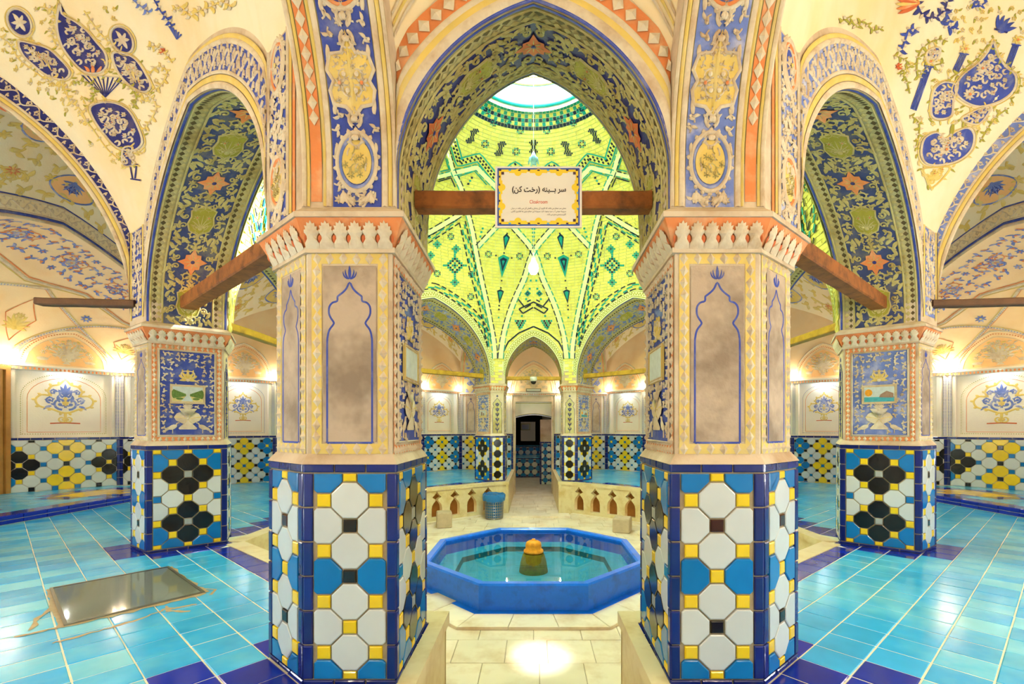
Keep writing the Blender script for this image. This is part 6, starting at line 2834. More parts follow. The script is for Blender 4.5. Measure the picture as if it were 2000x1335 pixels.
def cart(o, pts, gm, rm, leaves, w=3.2):
    """blue-ground cartouche with cream outline and leaves, photo coordinates"""
    p = smooth_path(pts, 4, True)
    o.blob(p, gm, 2, 0, 4)
    o.stroke(p, w, rm, 8, True)
    o.stroke([(x + (x - sum(q[0] for q in p) / len(p)) * .10, y + (y - sum(q[1] for q in p) / len(p)) * .10) for x, y in p], 1.6, 'paint_yellow', 5, True)
    cx, cy = sum(q[0] for q in p) / len(p), sum(q[1] for q in p) / len(p)
    for k in range(0, len(p), 3):
        q = p[k]
        a = math.atan2(q[1] - cy, q[0] - cx) + (.7 if (k // 3) % 2 else -.7)
        x, y = cx + (q[0] - cx) * 1.12, cy + (q[1] - cy) * 1.12
        o.leaf(x, y, a, rng.uniform(6, 12), 3.6, 'paint_yellow' if (k // 3) % 3 else 'paint_green', 5, rng.uniform(-1.5, 1.5))
    n = leaves * 2
    for k in range(n):
        a = 2.399 * k
        r = .72 * math.sqrt((k + .5) / n)
        q = p[int((a % (2 * math.pi)) / (2 * math.pi) * len(p)) % len(p)]
        x, y = cx + (q[0] - cx) * r, cy + (q[1] - cy) * r
        if k % 3 == 0:
            o.flower((x, y), 5.0, 6, rm, 'paint_orange' if k % 6 == 0 else 'paint_yellow', 8)
        else:
            o.leaf(x, y, a * 1.7, 11, 4.4, rm, 7, 1.6)
            o.leaf(x, y, a * 1.7 + 2.2, 9, 3.8, rm, 7, -1.6)

def oval_star(o, c, rx, ry, ang, rm='relief_cream'):
    o.ellipse(c, rx, ry, 'paint_blue_deep', 2.5, 0, 20, ang)
    o.ering(c, rx * 1.15, ry * 1.1, 2.6, rm, 7, 24, ang)
    o.ering(c, rx * 1.4, ry * 1.28, 1.8, 'paint_yellow', 5, 24, ang)
    for k in range(6):
        a = ang + math.pi / 2 + k * math.pi / 3
        o.leaf(c[0], c[1], a, ry * .78 * (1 if k % 3 == 0 else .72), rx * .42, rm, 7)

def scrollwork(o, pts, m, w=2.4, r=9.0):
    p = smooth_path(pts, 5)
    o.stroke(p, w, m, 5)
    for k in range(1, len(p) - 1, 2):
        a = math.atan2(p[k + 1][1] - p[k][1], p[k + 1][0] - p[k][0])
        sg = 1 if (k // 2) % 2 else -1
        q = r * rng.uniform(.9, 1.5)
        o.leaf(p[k][0], p[k][1], a + sg * .8, q, q * .45, m, 5, sg * 1.2)
        o.leaf(p[k][0], p[k][1], a - sg * 1.0, q * .6, q * .34, 'relief_cream', 6, -sg * 1.2)

def fan(o, a, b, tip, n, m):
    for k in range(n):
        q = (a[0] + (b[0] - a[0]) * k / (n - 1), a[1] + (b[1] - a[1]) * k / (n - 1))
        o.stroke(dense([q, tip], 8), lambda t: 2.6 * (1 - t * .7), m, 4)

def left_draw():
    def carts(o):
        cart(o, [zl(*p) for p in ((338, 20), (352, 80), (420, 120), (490, 175), (545, 240), (592, 300), (596, 370), (550, 405), (470, 395), (400, 330), (345, 245), (322, 140))], 'paint_blue_deep', 'relief_cream', 17)
        cart(o, [zl(*p) for p in ((112, 232), (190, 245), (270, 270), (330, 320), (392, 395), (360, 440), (270, 420), (190, 360), (130, 300))], 'paint_blue_deep', 'relief_cream', 11)
        cart(o, [zl(*p) for p in ((632, 300), (700, 300), (762, 335), (815, 410), (842, 480), (800, 510), (720, 470), (655, 390))], 'paint_blue_deep', 'relief_cream', 11)
        cart(o, [zl(*p) for p in ((505, 600), (560, 570), (640, 572), (715, 610), (765, 690), (795, 790), (740, 835), (650, 815), (580, 740), (530, 670))], 'paint_blue_deep', 'relief_cream', 16)
    def ovals(o):
        oval_star(o, zl(112, 125), 18, 27, -.6)
        oval_star(o, zl(682, 222), 17, 26, -.55)
    def scr(o):
        Y = 'paint_yellow'
        scrollwork(o, [zl(*p) for p in ((0, 200), (60, 250), (110, 330), (200, 400), (300, 470), (400, 500))], Y)
        scrollwork(o, [zl(*p) for p in ((250, 440), (300, 430), (360, 490), (390, 560), (440, 600), (500, 700))], Y)
        scrollwork(o, [zl(*p) for p in ((410, 470), (450, 450), (510, 470), (530, 520), (490, 560))], 'paint_green')
        scrollwork(o, [zl(*p) for p in ((640, 450), (720, 480), (760, 540), (740, 600))], 'paint_green')
        scrollwork(o, [zl(*p) for p in ((780, 560), (840, 540), (870, 600), (830, 680), (800, 720))], Y)
        scrollwork(o, [zl(*p) for p in ((820, 420), (880, 370), (930, 400), (900, 470), (860, 500))], Y)
        scrollwork(o, [zl(*p) for p in ((230, 40), (300, 60), (310, 120), (290, 190), (320, 260))], Y)
        scrollwork(o, [zl(*p) for p in ((470, 60), (530, 150), (590, 220), (640, 260))], Y)
        scrollwork(o, [zl(*p) for p in ((820, 260), (870, 260), (920, 300), (960, 350))], 'paint_yellow')
        scrollwork(o, [zl(*p) for p in ((960, 60), (1010, 40), (1060, 90), (1110, 60), (1180, 40))], Y, 2.2, 11)
        scrollwork(o, [zl(*p) for p in ((1180, 40), (1230, 10), (1290, 40))], Y, 2.2, 11)
        scrollwork(o, [zl(*p) for p in ((440, 620), (520, 720), (600, 830), (680, 900))], Y, 1.8, 6)
        fan(o, zl(455, 415), zl(690, 432), zl(588, 540), 9, 'paint_blue_deep')
        o.stroke(dense([zl(455, 415), zl(690, 432)], 8), 2, 'relief_cream', 6)
        fan(o, zl(930, 130), zl(1010, 190), zl(985, 220), 6, 'paint_blue')
        scrollwork(o, [zl(*p) for p in ((860, 0), (900, 70), (935, 110), (960, 150))], 'paint_blue', 2.2, 8)
        scrollwork(o, [zl(*p) for p in ((740, 0), (790, 40), (830, 70))], 'paint_blue_soft', 2.2, 9)
        for k in range(3):
            fan(o, zl(150 + k * 40, 260 + 25 * k), zl(175 + k * 40, 262 + 25 * k), zl(215 + k * 38, 345 + 25 * k), 3, 'paint_yellow')
            fan(o, zl(690 + k * 28, 350 + 20 * k), zl(710 + k * 28, 355 + 20 * k), zl(735 + k * 24, 440 + 20 * k), 3, 'paint_yellow')
        # foot
        cart(o, [zl(*p) for p in ((690, 825), (740, 820), (730, 870), (750, 910), (690, 915))], 'paint_blue_deep', 'relief_cream', 3, 2)
        o.stroke(dense([zl(690, 915), zl(770, 912)], 6), 2.4, 'paint_blue_deep', 5)
        o.stroke(dense([zl(725, 920), zl(738, 990)], 6), 2.4, 'paint_blue_deep', 5)
        o.stroke(dense([zl(760, 920), zl(752, 990)], 6), 2.4, 'paint_blue_deep', 5)
        o.stroke(dense([zl(728, 992), zl(785, 1000)], 6), 3, 'paint_blue_deep', 5)
        o.leaf(*zl(520, 410), -1.6, 18, 7, 'paint_orange', 7)
        o.leaf(*zl(500, 400), -2.2, 14, 6, 'paint_orange', 7)
        o.leaf(*zl(545, 400), -.9, 14, 6, 'paint_orange', 7)
        o.flower(zl(905, 285), 7, 7, 'paint_red', 'paint_yellow', 6)
    return [('cartouche', 'stuff', carts), ('oval_medallion', 'stuff', ovals), ('scroll_painting', 'stuff', scr)]

def right_draw():
    def carts(o):
        B = 'paint_blue'
        cart(o, [zr(*p) for p in ((1812, 235), (1835, 300), (1880, 370), (1935, 420), (1925, 500), (1850, 560), (1740, 590), (1650, 560), (1600, 500), (1640, 420), (1730, 350), (1780, 290))], B, 'relief_cream', 20)
        cart(o, [zr(*p) for p in ((1470, 560), (1490, 490), (1550, 455), (1610, 480), (1590, 560), (1580, 640), (1520, 660), (1470, 640))], B, 'relief_cream', 10)
        cart(o, [zr(*p) for p in ((1640, 660), (1720, 610), (1800, 590), (1770, 650), (1720, 690))], B, 'relief_cream', 5)
        cart(o, [zr(*p) for p in ((1412, 850), (1430, 770), (1500, 735), (1545, 770), (1600, 735), (1670, 710), (1705, 750), (1690, 830), (1620, 890), (1520, 915), (1440, 905))], B, 'relief_cream', 18)
        cart(o, [zr(*p) for p in ((1440, 300), (1470, 270), (1515, 270), (1500, 330), (1450, 350))], B, 'relief_cream', 4)
    def torches(o):
        for a, b in ((zr(1455, 370), zr(1370, 610)), (zr(1650, 300), zr(1605, 395)), (zr(1940, 250), zr(1895, 370))):
            for d in (-5.0, -1.7, 1.7, 5.0):
                o.stroke(shift_path(dense([a, b], 8), d), 1.8, 'paint_blue', 5)
            o.flower((a[0] + 2, a[1] - 10), 10, 7, 'paint_yellow', 'paint_orange', 6)
            o.stroke(dense([(a[0] - 9, a[1] - 2), (a[0] + 9, a[1] + 1)], 5), 3, 'paint_blue', 6)
        for k in range(5):
            a = -1.2 + k * .35
            o.leaf(*zr(1850, 180), a - .6, 34, 9, 'paint_blue', 6, .3)
        o.stroke(dense([zr(1820, 160), zr(1890, 180)], 5), 4, 'paint_blue_deep', 6)
    def scr(o):
        G = 'paint_green'
        scrollwork(o, [zr(*p) for p in ((1560, 230), (1500, 220), (1420, 270), (1390, 350), (1400, 430), (1440, 380), (1540, 350))], G)
        scrollwork(o, [zr(*p) for p in ((1830, 220), (1830, 300), (1900, 370), (1960, 430), (1950, 520))], G)
        scrollwork(o, [zr(*p) for p in ((1800, 230), (1730, 320), (1640, 390), (1540, 460))], G)
        scrollwork(o, [zr(*p) for p in ((1350, 640), (1400, 680), (1400, 760), (1380, 840))], G)
        scrollwork(o, [zr(*p) for p in ((1900, 600), (1830, 650), (1780, 720), (1740, 790))], G)
        scrollwork(o, [zr(*p) for p in ((1260, 310), (1320, 330), (1350, 370), (1300, 400), (1330, 440), (1350, 520))], G, 2, 8)
        scrollwork(o, [zr(*p) for p in ((960, 130), (1010, 100), (1050, 150), (1090, 120), (1150, 170), (1200, 150))], 'paint_green', 2, 9)
        for k in range(9):
            a = 2.6 + k * .22
            o.leaf(*zr(1400, 20), a, 46, 10, ('paint_red', 'paint_orange', 'paint_yellow')[k % 3], 6, .2)
        scrollwork(o, [zr(*p) for p in ((1380, 0), (1420, 80), (1480, 100), (1540, 60), (1560, 0))], 'paint_blue_deep', 4, 12)
        scrollwork(o, [zr(*p) for p in ((1540, 60), (1570, 110), (1560, 150), (1620, 160))], 'paint_blue', 3.4, 12)
        scrollwork(o, [zr(*p) for p in ((1400, 180), (1350, 160), (1320, 240), (1300, 290))], 'paint_blue', 3.4, 12)
        scrollwork(o, [zr(*p) for p in ((1700, 0), (1720, 40), (1780, 10))], 'paint_blue', 3, 10)
        for k in range(5):
            a = -2.6 + k * .5
            o.leaf(*zr(1490, 1000), a, 18, 7, 'paint_yellow', 6)
        cart(o, [zr(*p) for p in ((1425, 940), (1500, 930), (1570, 930), (1530, 990), (1470, 1040), (1445, 990))], 'plaster_vault', 'paint_yellow', 4, 2.4)
        for c in ((1675, 525), (1545, 830), (1745, 380)):
            o.flower(zr(*c), 11, 9, 'relief_cream', 'paint_orange', 9)
        o.flower(zr(1290, 370), 7, 7, 'paint_red', 'paint_yellow', 6)
        o.leaf(*zr(1590, 690), 1.7, 26, 8, 'paint_green', 8)
    return [('cartouche', 'stuff', carts), ('striped_torch', 'stuff', torches), ('scroll_painting', 'stuff', scr)]
def filigree(mirror, avoid):
    def fn(o):
        for i in range(16):
            for j in range(16):
                x, y = 12 + i * 20 + rng.uniform(-4, 4) + (j % 2) * 10, 18 + j * 20 + rng.uniform(-4, 4)
                if y > 118 + x * .92 or x > 322 - max(0, y - 90) * .24 or (x > 230 and y < 120) or (x < 60 and y < 30):
                    continue
                px = 2084 - x if mirror else x
                if any(((px - a[0]) / a[2]) ** 2 + ((y - a[1]) / a[3]) ** 2 < 1 for a in avoid):
                    continue
                a = rng.uniform(0, 6.28)
                sg = 1 if (i + j) % 2 else -1
                o.spiral(px, y, a, 4.2, sg, 'paint_yellow' if (i + j) % 3 else 'relief_cream', 1.9, 1.1, True, 4, 'paint_yellow')
                o.leaf(px, y, a + 2.4, 9, 3.6, 'paint_green' if (i * j) % 4 == 0 else 'paint_yellow', 4, sg * 1.2)
    return ('filigree_relief', 'stuff', fn)
AVL = [(158, 75, 58, 72), (87, 118, 50, 42), (258, 138, 44, 42), (228, 246, 58, 54), (40, 44, 28, 36), (240, 78, 28, 36), (200, 165, 46, 26)]
AVR = [(1925, 155, 70, 68), (1842, 195, 36, 44), (1848, 290, 62, 44), (1830, 340, 34, 26), (1797, 172, 26, 52), (1875, 120, 22, 36), (1975, 110, 26, 36), (1950, 60, 34, 26)]
pend('ceiling_near_left', [filigree(False, AVL)] + left_draw(), 'blue cartouches with cream leaves')
pend('ceiling_near_right', [filigree(True, AVR)] + right_draw(), 'blue cartouches with cream leaves')

# ---- side bay vaults: painted cartouches
for s in (-1, 1):
    w = SIDEWORD[s]
    for name in ('ceiling_side_' + w, 'ceiling_rear_' + w):
        v = VAULT[name]
        sf = v['surf']
        o = Orn(sf)
        L, W = sf.L, sf.W
        for k in range(7):
            for j in range(6):
                x, y = L * (k + .5) / 7, W * (j + .5) / 6
                r = min(L / 7, W / 6) * .40
                if (k + j) % 2 == 0:
                    pts = [(x + r * a, y + r * b) for a, b in ((-1, 0), (-.6, .55), (0, .8), (.6, .55), (1, 0), (.6, -.55), (0, -.8), (-.6, -.55))]
                    o.blob(smooth_path(pts, 3, True), 'paint_yellow' if name.startswith('ceiling_rear') else 'plaster_apricot', 2, 0, 3)
                    o.stroke(smooth_path(pts, 3, True), r * .09, 'paint_blue_soft', 5, True)
                    o.palmette((x, y - r * .3), r * .8, math.pi / 2, 'paint_blue_soft', 7, 2.6, 5)
                    for sg in (-1, 1):
                        o.spiral(x + sg * r * .1, y - r * .2, math.pi / 2 - sg * 1.0, r * .25, sg, 'paint_blue', r * .07, 1.2, True, 5)
                else:
                    for sg in (-1, 1):
                        o.spiral(x, y, math.pi / 2 - sg * .9, r * .32, sg, 'paint_yellow', r * .09, 1.2, True, 4)
                        o.spiral(x, y, -math.pi / 2 + sg * .9, r * .32, sg, 'paint_yellow', r * .09, 1.2, True, 4)
                    o.flower((x, y), r * .3, 8, 'paint_orange', 'paint_yellow', 5)
        o.scatter(20, L - 20, 20, W - 20, 95, 'paint_yellow', 4)
        o.build('vault_painting', v['obj'], kind='stuff', label='painted cartouches in blue and ochre')
    v = VAULT['ceiling_far']

# ---- recess half vaults: lunettes, crossing ribs, kite panels
for s in (-1, 1):
    vo, sf, g = EXV[s]
    e = [mxs(p, s) for p in EXE]
    cum = [0.0]
    for k in range(5):
        cum.append(cum[-1] + math.hypot(e[k + 1][0] - e[k][0], e[k + 1][1] - e[k][1]))
    L0 = cum[-1]
    # the mid-row arc length of the surface differs from the base: work in grid fractions
    class FR:
        def __init__(self, sf): self.sf = sf
        def map(self, a, b, h):
            n, k = self.sf.g.shape[:2]
            aa = np.interp(np.asarray(a) / L0, np.linspace(0, 1, n), self.sf.cs)
            return self.sf.map(aa, np.asarray(b) / 1000.0 * self.sf.W, h)
    F = FR(sf)
    for k in range(5):
        c, wd = (cum[k] + cum[k + 1]) / 2, (cum[k + 1] - cum[k]) / 2
        lunette_panel(F, c, wd * .86, 14, 330, vo, 'plaster_apricot')
    o = Orn(F)
    for k in range(0, 6):
        x = cum[k]
        for sg in (-1, 1):
            j = k + sg
            if not 0 <= j <= 5:
                continue
            x2 = cum[j]
            pts = [(x + (x2 - x) * (u ** 1.6), 10 + 560 * u) for u in [i / 14 for i in range(15)]]
            o.stroke(pts, 20, 'relief_cream', 8)
            dotted_line(o, pts, 16, 7, 'paint_blue_soft', 10)
            o.stroke([(p[0] + sg * 18, p[1]) for p in pts[3:]], 5, 'paint_orange', 5)
            o.stroke([(p[0] - sg * 18, p[1]) for p in pts[3:]], 5, 'paint_yellow', 5)
    zz = []
    for k in range(11):
        zz.append((L0 * k / 10, 640 if k % 2 else 570))
    zz = dense(zz, 20)
    o.stroke(zz, 16, 'relief_cream', 8)
    o.stroke([(p[0], p[1] + 18) for p in zz], 8, 'paint_orange', 6)
    o.stroke([(p[0], p[1] - 16) for p in zz], 6, 'paint_yellow', 6)
    o.build('vault_rib', vo, kind='stuff', label='net of cream ribs with orange edges')
    o = Orn(F)
    for k in range(6):
        x = cum[k]
        if 0 < k < 5:
            pts = [(x, 160), (x + 85, 330), (x, 470), (x - 85, 330)]
            o.stroke(dense(pts + [pts[0]], 20), 6, 'paint_orange', 5)
            o.palmette((x, 250), 110, math.pi / 2, 'paint_yellow', 9, 3.0, 5)
            for sg in (-1, 1):
                o.spiral(x, 300, math.pi / 2 - sg * .8, 26, sg, 'paint_yellow', 7, 1.2, True, 5)
    for k in range(9):
        x = L0 * (k + .5) / 9
        for sg in (-1, 1):
            o.spiral(x, 760, math.pi / 2 - sg * 1.0, 42, sg, 'paint_blue_soft', 8, 1.2, True, 5)
            o.spiral(x + sg * 20, 860, math.pi / 2 - sg * 1.2, 40, -sg, 'paint_orange', 7, 1.2, True, 5)
        o.flower((x, 810), 30, 8, 'relief_cream', 'paint_orange', 5)
    o.scatter(30, L0 - 30, 680, 960, 66, 'paint_blue_soft', 4, (), None, 'paint_orange')
    for k in range(5):
        c = (cum[k] + cum[k + 1]) / 2
        o.flower((c, 460), 34, 8, 'paint_blue_soft', 'paint_yellow', 5)
    o.build('vault_painting', vo, kind='stuff')
# ------------------------------------------------------------------ pool
pool = thing('fountain_pool', 'bright blue octagonal pool brimming with clear water in the sunken court', 'pool', PC[0], PC[1], FLOOR + 13)
AP, RIM, WAT = 573.0, -672.0, -690.0
o1, o2 = octagon(PC, AP), octagon(PC, AP - 46)
o3, o4 = octagon(PC, AP - 52), octagon(PC, AP - 150)
def lift(pl, h):
    return [(x, y, h) for x, y in pl]
m = M()
m.loops([lift(octagon(PC, AP + 2), FLOOR + 13), lift(o1, FLOOR + 30), lift(o1, RIM - 8), lift(octagon(PC, AP - 7), RIM), lift(octagon(PC, AP - 38), RIM), lift(o2, RIM - 8), lift(o2, -760)], 'pool_blue')
m.build('rim', pool, label='blue painted rim')
m = M()
m.loops([lift(o2, -760), lift(o4, -765)], 'pool_teal')
m.loops([lift(o4, -765), lift(octagon(PC, AP - 156), -795)], 'pool_green')
m.poly(lift(octagon(PC, AP - 156), -795), 'pool_teal')
m.build('basin', pool, label='teal basin with a lower step')
m = M()
m.poly(lift(octagon(PC, AP - 45.5), WAT), 'water')
m.build('water', pool)
fo = pool
m = M()
m.lathe(PC[0], PC[1], [(80, -794), (72, -740), (60, -700), (56, -690)], 'fountain_ochre', 28)
m.build('fountain_base', fo, smooth=True)
m = M()
m.lathe(PC[0], PC[1], [(50, -690), (56, -684), (54, -674), (44, -670), (44, -644), (40, -632), (28, -624), (10, -620), (10, -614), (4, -612)], 'fountain_ochre', 28)
m.build('fountain_cap', fo, smooth=True, label='ochre dome-topped fountain head')
# blue paint splashed on the floor round the pool
m = M()
m.loops([lift(octagon(PC, AP + 1), FLOOR + 13.4), lift(octagon(PC, AP + 34), FLOOR + 13.4)], 'pool_blue')
m.build('painted_margin', pool)

# ------------------------------------------------------------------ tie beams
def beam(label, a, b, h0, h1, th, mtl, group='wooden tie beams', straps=False):
    a, b = np.array(a, float), np.array(b, float)
    d = (b - a) / np.linalg.norm(b - a)
    n = np.array([-d[1], d[0]]) * th / 2
    L = np.linalg.norm(b - a)
    root = thing('tie_beam', label, 'beam', (a[0] + b[0]) / 2, (a[1] + b[1]) / 2, h0, group)
    m = M()
    N = 10
    rings = []
    for i in range(N + 1):
        p = a + d * L * i / N
        w = rng.uniform(-1.2, 1.2)
        e = 4
        sec = [(-1, h0 + e), (-1 + e * 2 / th, h0), (1 - e * 2 / th, h0), (1, h0 + e), (1, h1 - e), (1 - e * 2 / th, h1), (-1 + e * 2 / th, h1), (-1, h1 - e)]
        rings.append([(p[0] + n[0] * k, p[1] + n[1] * k, h + w) for k, h in sec])
    m.loops(rings, mtl, True, True)
    m.build('timber', root)
    return root

def jamb_mid(P, s, i, j, k=.5):
    return mxs(lerp2(P[i], P[j], k), s)
gy = 1.15 * DD
beam('brown tie beam across the near arch, carrying the sign', (-262, gy), (262, gy), 487, 526, 40, 'wood_beam')
for s in (-1, 1):
    w = SIDEWORD[s]
    beam('brown tie beam from the near pier to the side pier on the %s' % w, jamb_mid(PIER_NEAR, s, 2, 3), jamb_mid(PIER_SIDE, s, 2, 3), 498, 550, 56, 'wood_beam')
    beam('mustard tie beam running back from the side pier on the %s' % w, mxs(pt(-1545, 2.45), s), mxs(pt(-1545, 3.75), s), 496, 534, 50, 'wood_mustard')
    beam('mustard tie beam from the far pier on the %s, over blue platform' % w, jamb_mid(PIER_FAR, s, 2, 3), jamb_mid(PIER_SIDE_FAR, s, 2, 3), 486, 526, 56, 'wood_mustard')
    beam('dark stub beam jutting outwards from the side pier on the %s' % w, mxs(pt(-1640, 2.12), s), mxs(pt(-2010, 2.08), s), 500, 528, 44, 'wood_dark')
beam('mustard tie beam across the far arch with the small camera', (-264, 4.98 * DD), (264, 4.98 * DD), 470, 505, 40, 'wood_mustard')

# ------------------------------------------------------------------ sign
sy = gy - 21.5
sign = thing('sign_board', 'white sign with yellow flower border and Persian lettering on the near beam', 'sign', 11, sy, 440)
sx0, sx1, sh0, sh1 = -84.0, 106.0, 440.0, 574.0
m = M()
m.box(sx0, sx1, sy - 4, sy, sh0, sh1, 'paper_white')
m.build('board', sign)
fs = Plane(((sx0 + sx1) / 2, sy - 4, (sh0 + sh1) / 2), (1, 0, 0), (0, 0, 1), (0, -1, 0))
HW, HH = 95.0, 67.0
bw, bh = HW - 5.0, HH - 4.0
o = Orn(fs)
o.rect(-bw, bw, -bh, bh, 'ink_blue', .3)
o.rect(-bw + 3, bw - 3, -bh + 3, bh - 3, 'ink_yellow', .45)
o.build('blue_border', sign, smooth=False)
# cream field with scalloped edge: yellow half flowers bite into it
iw, ih = bw - 8.5, bh - 8.5
o = Orn(fs)
o.rect(-iw, iw, -ih, ih, 'paper_cream', .6)
o.build('text_field', sign, smooth=False)
o = Orn(fs)
for x in (-45, 0, 45):
    for sg in (-1, 1):
        o.ellipse((x, sg * (ih - 1)), 8, 8, 'ink_yellow', .75, 0, 20)
        o.rect(x - 19, x + 19, sg * ih - 2.5, sg * ih + 2.5, 'ink_yellow', .72)
for y in (-21, 21):
    for sg in (-1, 1):
        o.ellipse((sg * (iw - 1), y), 8, 8, 'ink_yellow', .75, 0, 20)
        o.rect(sg * iw - 2.5, sg * iw + 2.5, y - 15, y + 15, 'ink_yellow', .72)
for sx in (-1, 1):
    for sy_ in (-1, 1):
        o.rect(sx * iw - 5, sx * iw + 5, sy_ * ih - 5, sy_ * ih + 5, 'ink_yellow', .72)
        o.rect(sx * (iw - 3) - 3, sx * (iw - 3) + 3, sy_ * (ih - 3) - 3, sy_ * (ih - 3) + 3, 'ink_plum', .95)
for k in range(9):
    x = -84 + 21 * k
    for sg in (-1, 1):
        o.rect(x - 2.6, x + 2.6, sg * (bh - 4.8) - 1.6, sg * (bh - 4.8) + 1.6, 'ink_sky' if k in (1, 5) else 'ink_plum', .9)
for k in range(6):
    y = -44 + 17.6 * k
    for sg in (-1, 1):
        o.rect(sg * (bw - 4.8) - 1.4, sg * (bw - 4.8) + 1.4, y - 2.2, y + 2.2, 'ink_sky' if k in (1, 3) else 'ink_plum', .9)
o.build('flower_border', sign, smooth=False, label='yellow scalloped flower border with small squares')

# Arabic shaping into presentation forms (isolated, final, initial, medial)
AF = {'ا': 'ﺍﺎﺍﺎ', 'آ': 'ﺁﺂﺁﺂ', 'ب': 'ﺏﺐﺑﺒ', 'پ': 'ﭖﭗﭘﭙ', 'ت': 'ﺕﺖﺗﺘ', 'ج': 'ﺝﺞﺟﺠ', 'چ': 'ﭺﭻﭼﭽ', 'ح': 'ﺡﺢﺣﺤ', 'خ': 'ﺥﺦﺧﺨ', 'د': 'ﺩﺪﺩﺪ',
      'ر': 'ﺭﺮﺭﺮ', 'ز': 'ﺯﺰﺯﺰ', 'س': 'ﺱﺲﺳﺴ', 'ش': 'ﺵﺶﺷﺸ', 'ض': 'ﺽﺾﺿﻀ', 'ف': 'ﻑﻒﻓﻔ', 'ک': 'ﮎﮏﮐﮑ', 'گ': 'ﮒﮓﮔﮕ', 'ل': 'ﻝﻞﻟﻠ', 'م': 'ﻡﻢﻣﻤ',
      'ن': 'ﻥﻦﻧﻨ', 'و': 'ﻭﻮﻭﻮ', 'ه': 'ﻩﻪﻫﻬ', 'ی': 'ﯼﯽﯾﯿ', 'ـ': 'ــــ'}
NOJOIN = set('اآدرزو')
def shape_fa(t):
    out = []
    for i, ch in enumerate(t):
        if ch not in AF:
            out.append({'(': ')', ')': '('}.get(ch, ch))
            continue
        pj = i > 0 and t[i - 1] in AF and t[i - 1] not in NOJOIN
        nj = i + 1 < len(t) and t[i + 1] in AF and ch not in NOJOIN
        out.append(AF[ch][(3 if nj else 1) if pj else (2 if nj else 0)])
    return ''.join(reversed(out))

def text(name, body, size, x, t, align, mtl, parent, bold=0.0, width=None):
    c = bpy.data.curves.new(name, 'FONT')
    c.body = body
    c.size = size * K
    c.align_x = align
    c.align_y = 'CENTER'
    c.offset = bold * K
    c.materials.append(MAT[mtl])
    ob = bpy.data.objects.new(name, c)
    COL.objects.link(ob)
    dg = bpy.context.evaluated_depsgraph_get()
    me = bpy.data.meshes.new_from_object(ob.evaluated_get(dg))
    bpy.data.objects.remove(ob)
    if len(me.vertices) == 0:
        return None
    co = np.zeros(len(me.vertices) * 3)
    me.vertices.foreach_get('co', co)
    co = co.reshape(-1, 3)
    x0, x1 = co[:, 0].min(), co[:, 0].max()
    if width:
        k = width * K / (x1 - x0)
        co[:, 0] = (co[:, 0] - x0) * k
        x0, x1 = 0, width * K
    co[:, 0] -= {'LEFT': x0, 'CENTER': (x0 + x1) / 2, 'RIGHT': x1}[align]
    co[:, 1] -= (co[:, 1].min() + co[:, 1].max()) / 2
    me.vertices.foreach_set('co', co.ravel())
    me.materials.clear()
    me.materials.append(MAT[mtl])
    o = bpy.data.objects.new(name, me)
    COL.objects.link(o)
    attach(o, parent)
    o.matrix_basis = fs.matrix(x, t, 1.1)
    return o

text('title_lettering', shape_fa('سر بــینه (رخت کن)'), 17, 1, 15, 'CENTER', 'ink_black', sign, .35, 118)
text('english_lettering', 'Cloakroom', 11, 0, -11, 'CENTER', 'ink_red', sign, .0, 39)
for k, (ln, wd) in enumerate((('بخش سر حمام می باشد که کاربرد آن رختکن و کفش کن می باشد در میان', 120),
                              ('سربینه حوض آب سرد وجود دارد. سربینه این حمام مزین به آهکبری کاشی', 120),
                              ('کاری و رسمی بندی می باشد.', 42))):
    text('small_lettering', shape_fa(ln), 5.2, 60, -25.5 - 6.6 * k, 'RIGHT', 'ink_plum', sign, 0, wd)

# ------------------------------------------------------------------ hanging bulb
by, bh_ = YC - 20, 965.0
bulb = thing('hanging_bulb', 'glowing light bulb hanging on a thin cable in the centre of the green dome', 'lamp', 0, by, bh_)
m = M()
m.lathe(0, by, [(3, bh_ - 38), (16, bh_ - 36), (27, bh_ - 20), (30, bh_), (26, bh_ + 18), (15, bh_ + 36), (12, bh_ + 44)], 'bulb_glow', 20)
m.build('glass_bulb', bulb, smooth=True)
m = M()
m.lathe(0, by, [(13, bh_ + 44), (13, bh_ + 66), (6, bh_ + 76), (5, bh_ + 90)], 'plastic_white', 16)
m.build('socket', bulb, smooth=True)
m = M()
m.tube([(0, by, bh_ + 88), (0, by, H_OC + 250)], 2.2, 'plastic_white', 6)
m.build('cable', bulb)
m = M()
for k in range(6):
    a = k * math.pi / 3
    m.tube([(0, by, 1640), (22 * math.cos(a), by + 22 * math.sin(a), 1625), (30 * math.cos(a), by + 30 * math.sin(a), 1590)], 5, 'brick_sky', 6)
m.lathe(0, by, [(3, 1585), (18, 1590), (24, 1615), (12, 1650), (3, 1665)], 'brick_sky', 12)
m.build('glass_pendant', bulb, smooth=True)
lamp('bulb_light', 'POINT', W3(0, by, bh_ - 60), BULB_W, (.76, 1.0, .40), .09)

# ------------------------------------------------------------------ dome camera on the far beam
cc = thing('security_camera', 'white dome camera fixed under the beam of the far arch', 'camera', 0, 4.94 * DD, 440)
cyy = 4.955 * DD
m = M()
m.lathe(0, cyy, [(30, 500), (34, 496), (34, 462), (26, 456)], 'plastic_white', 20)
m.build('housing', cc, smooth=True)
m = M()
m.lathe(0, cyy, [(26, 456), (25, 444), (16, 432), (3, 428)], 'plastic_dark', 20)
m.build('lens_dome', cc, smooth=True)

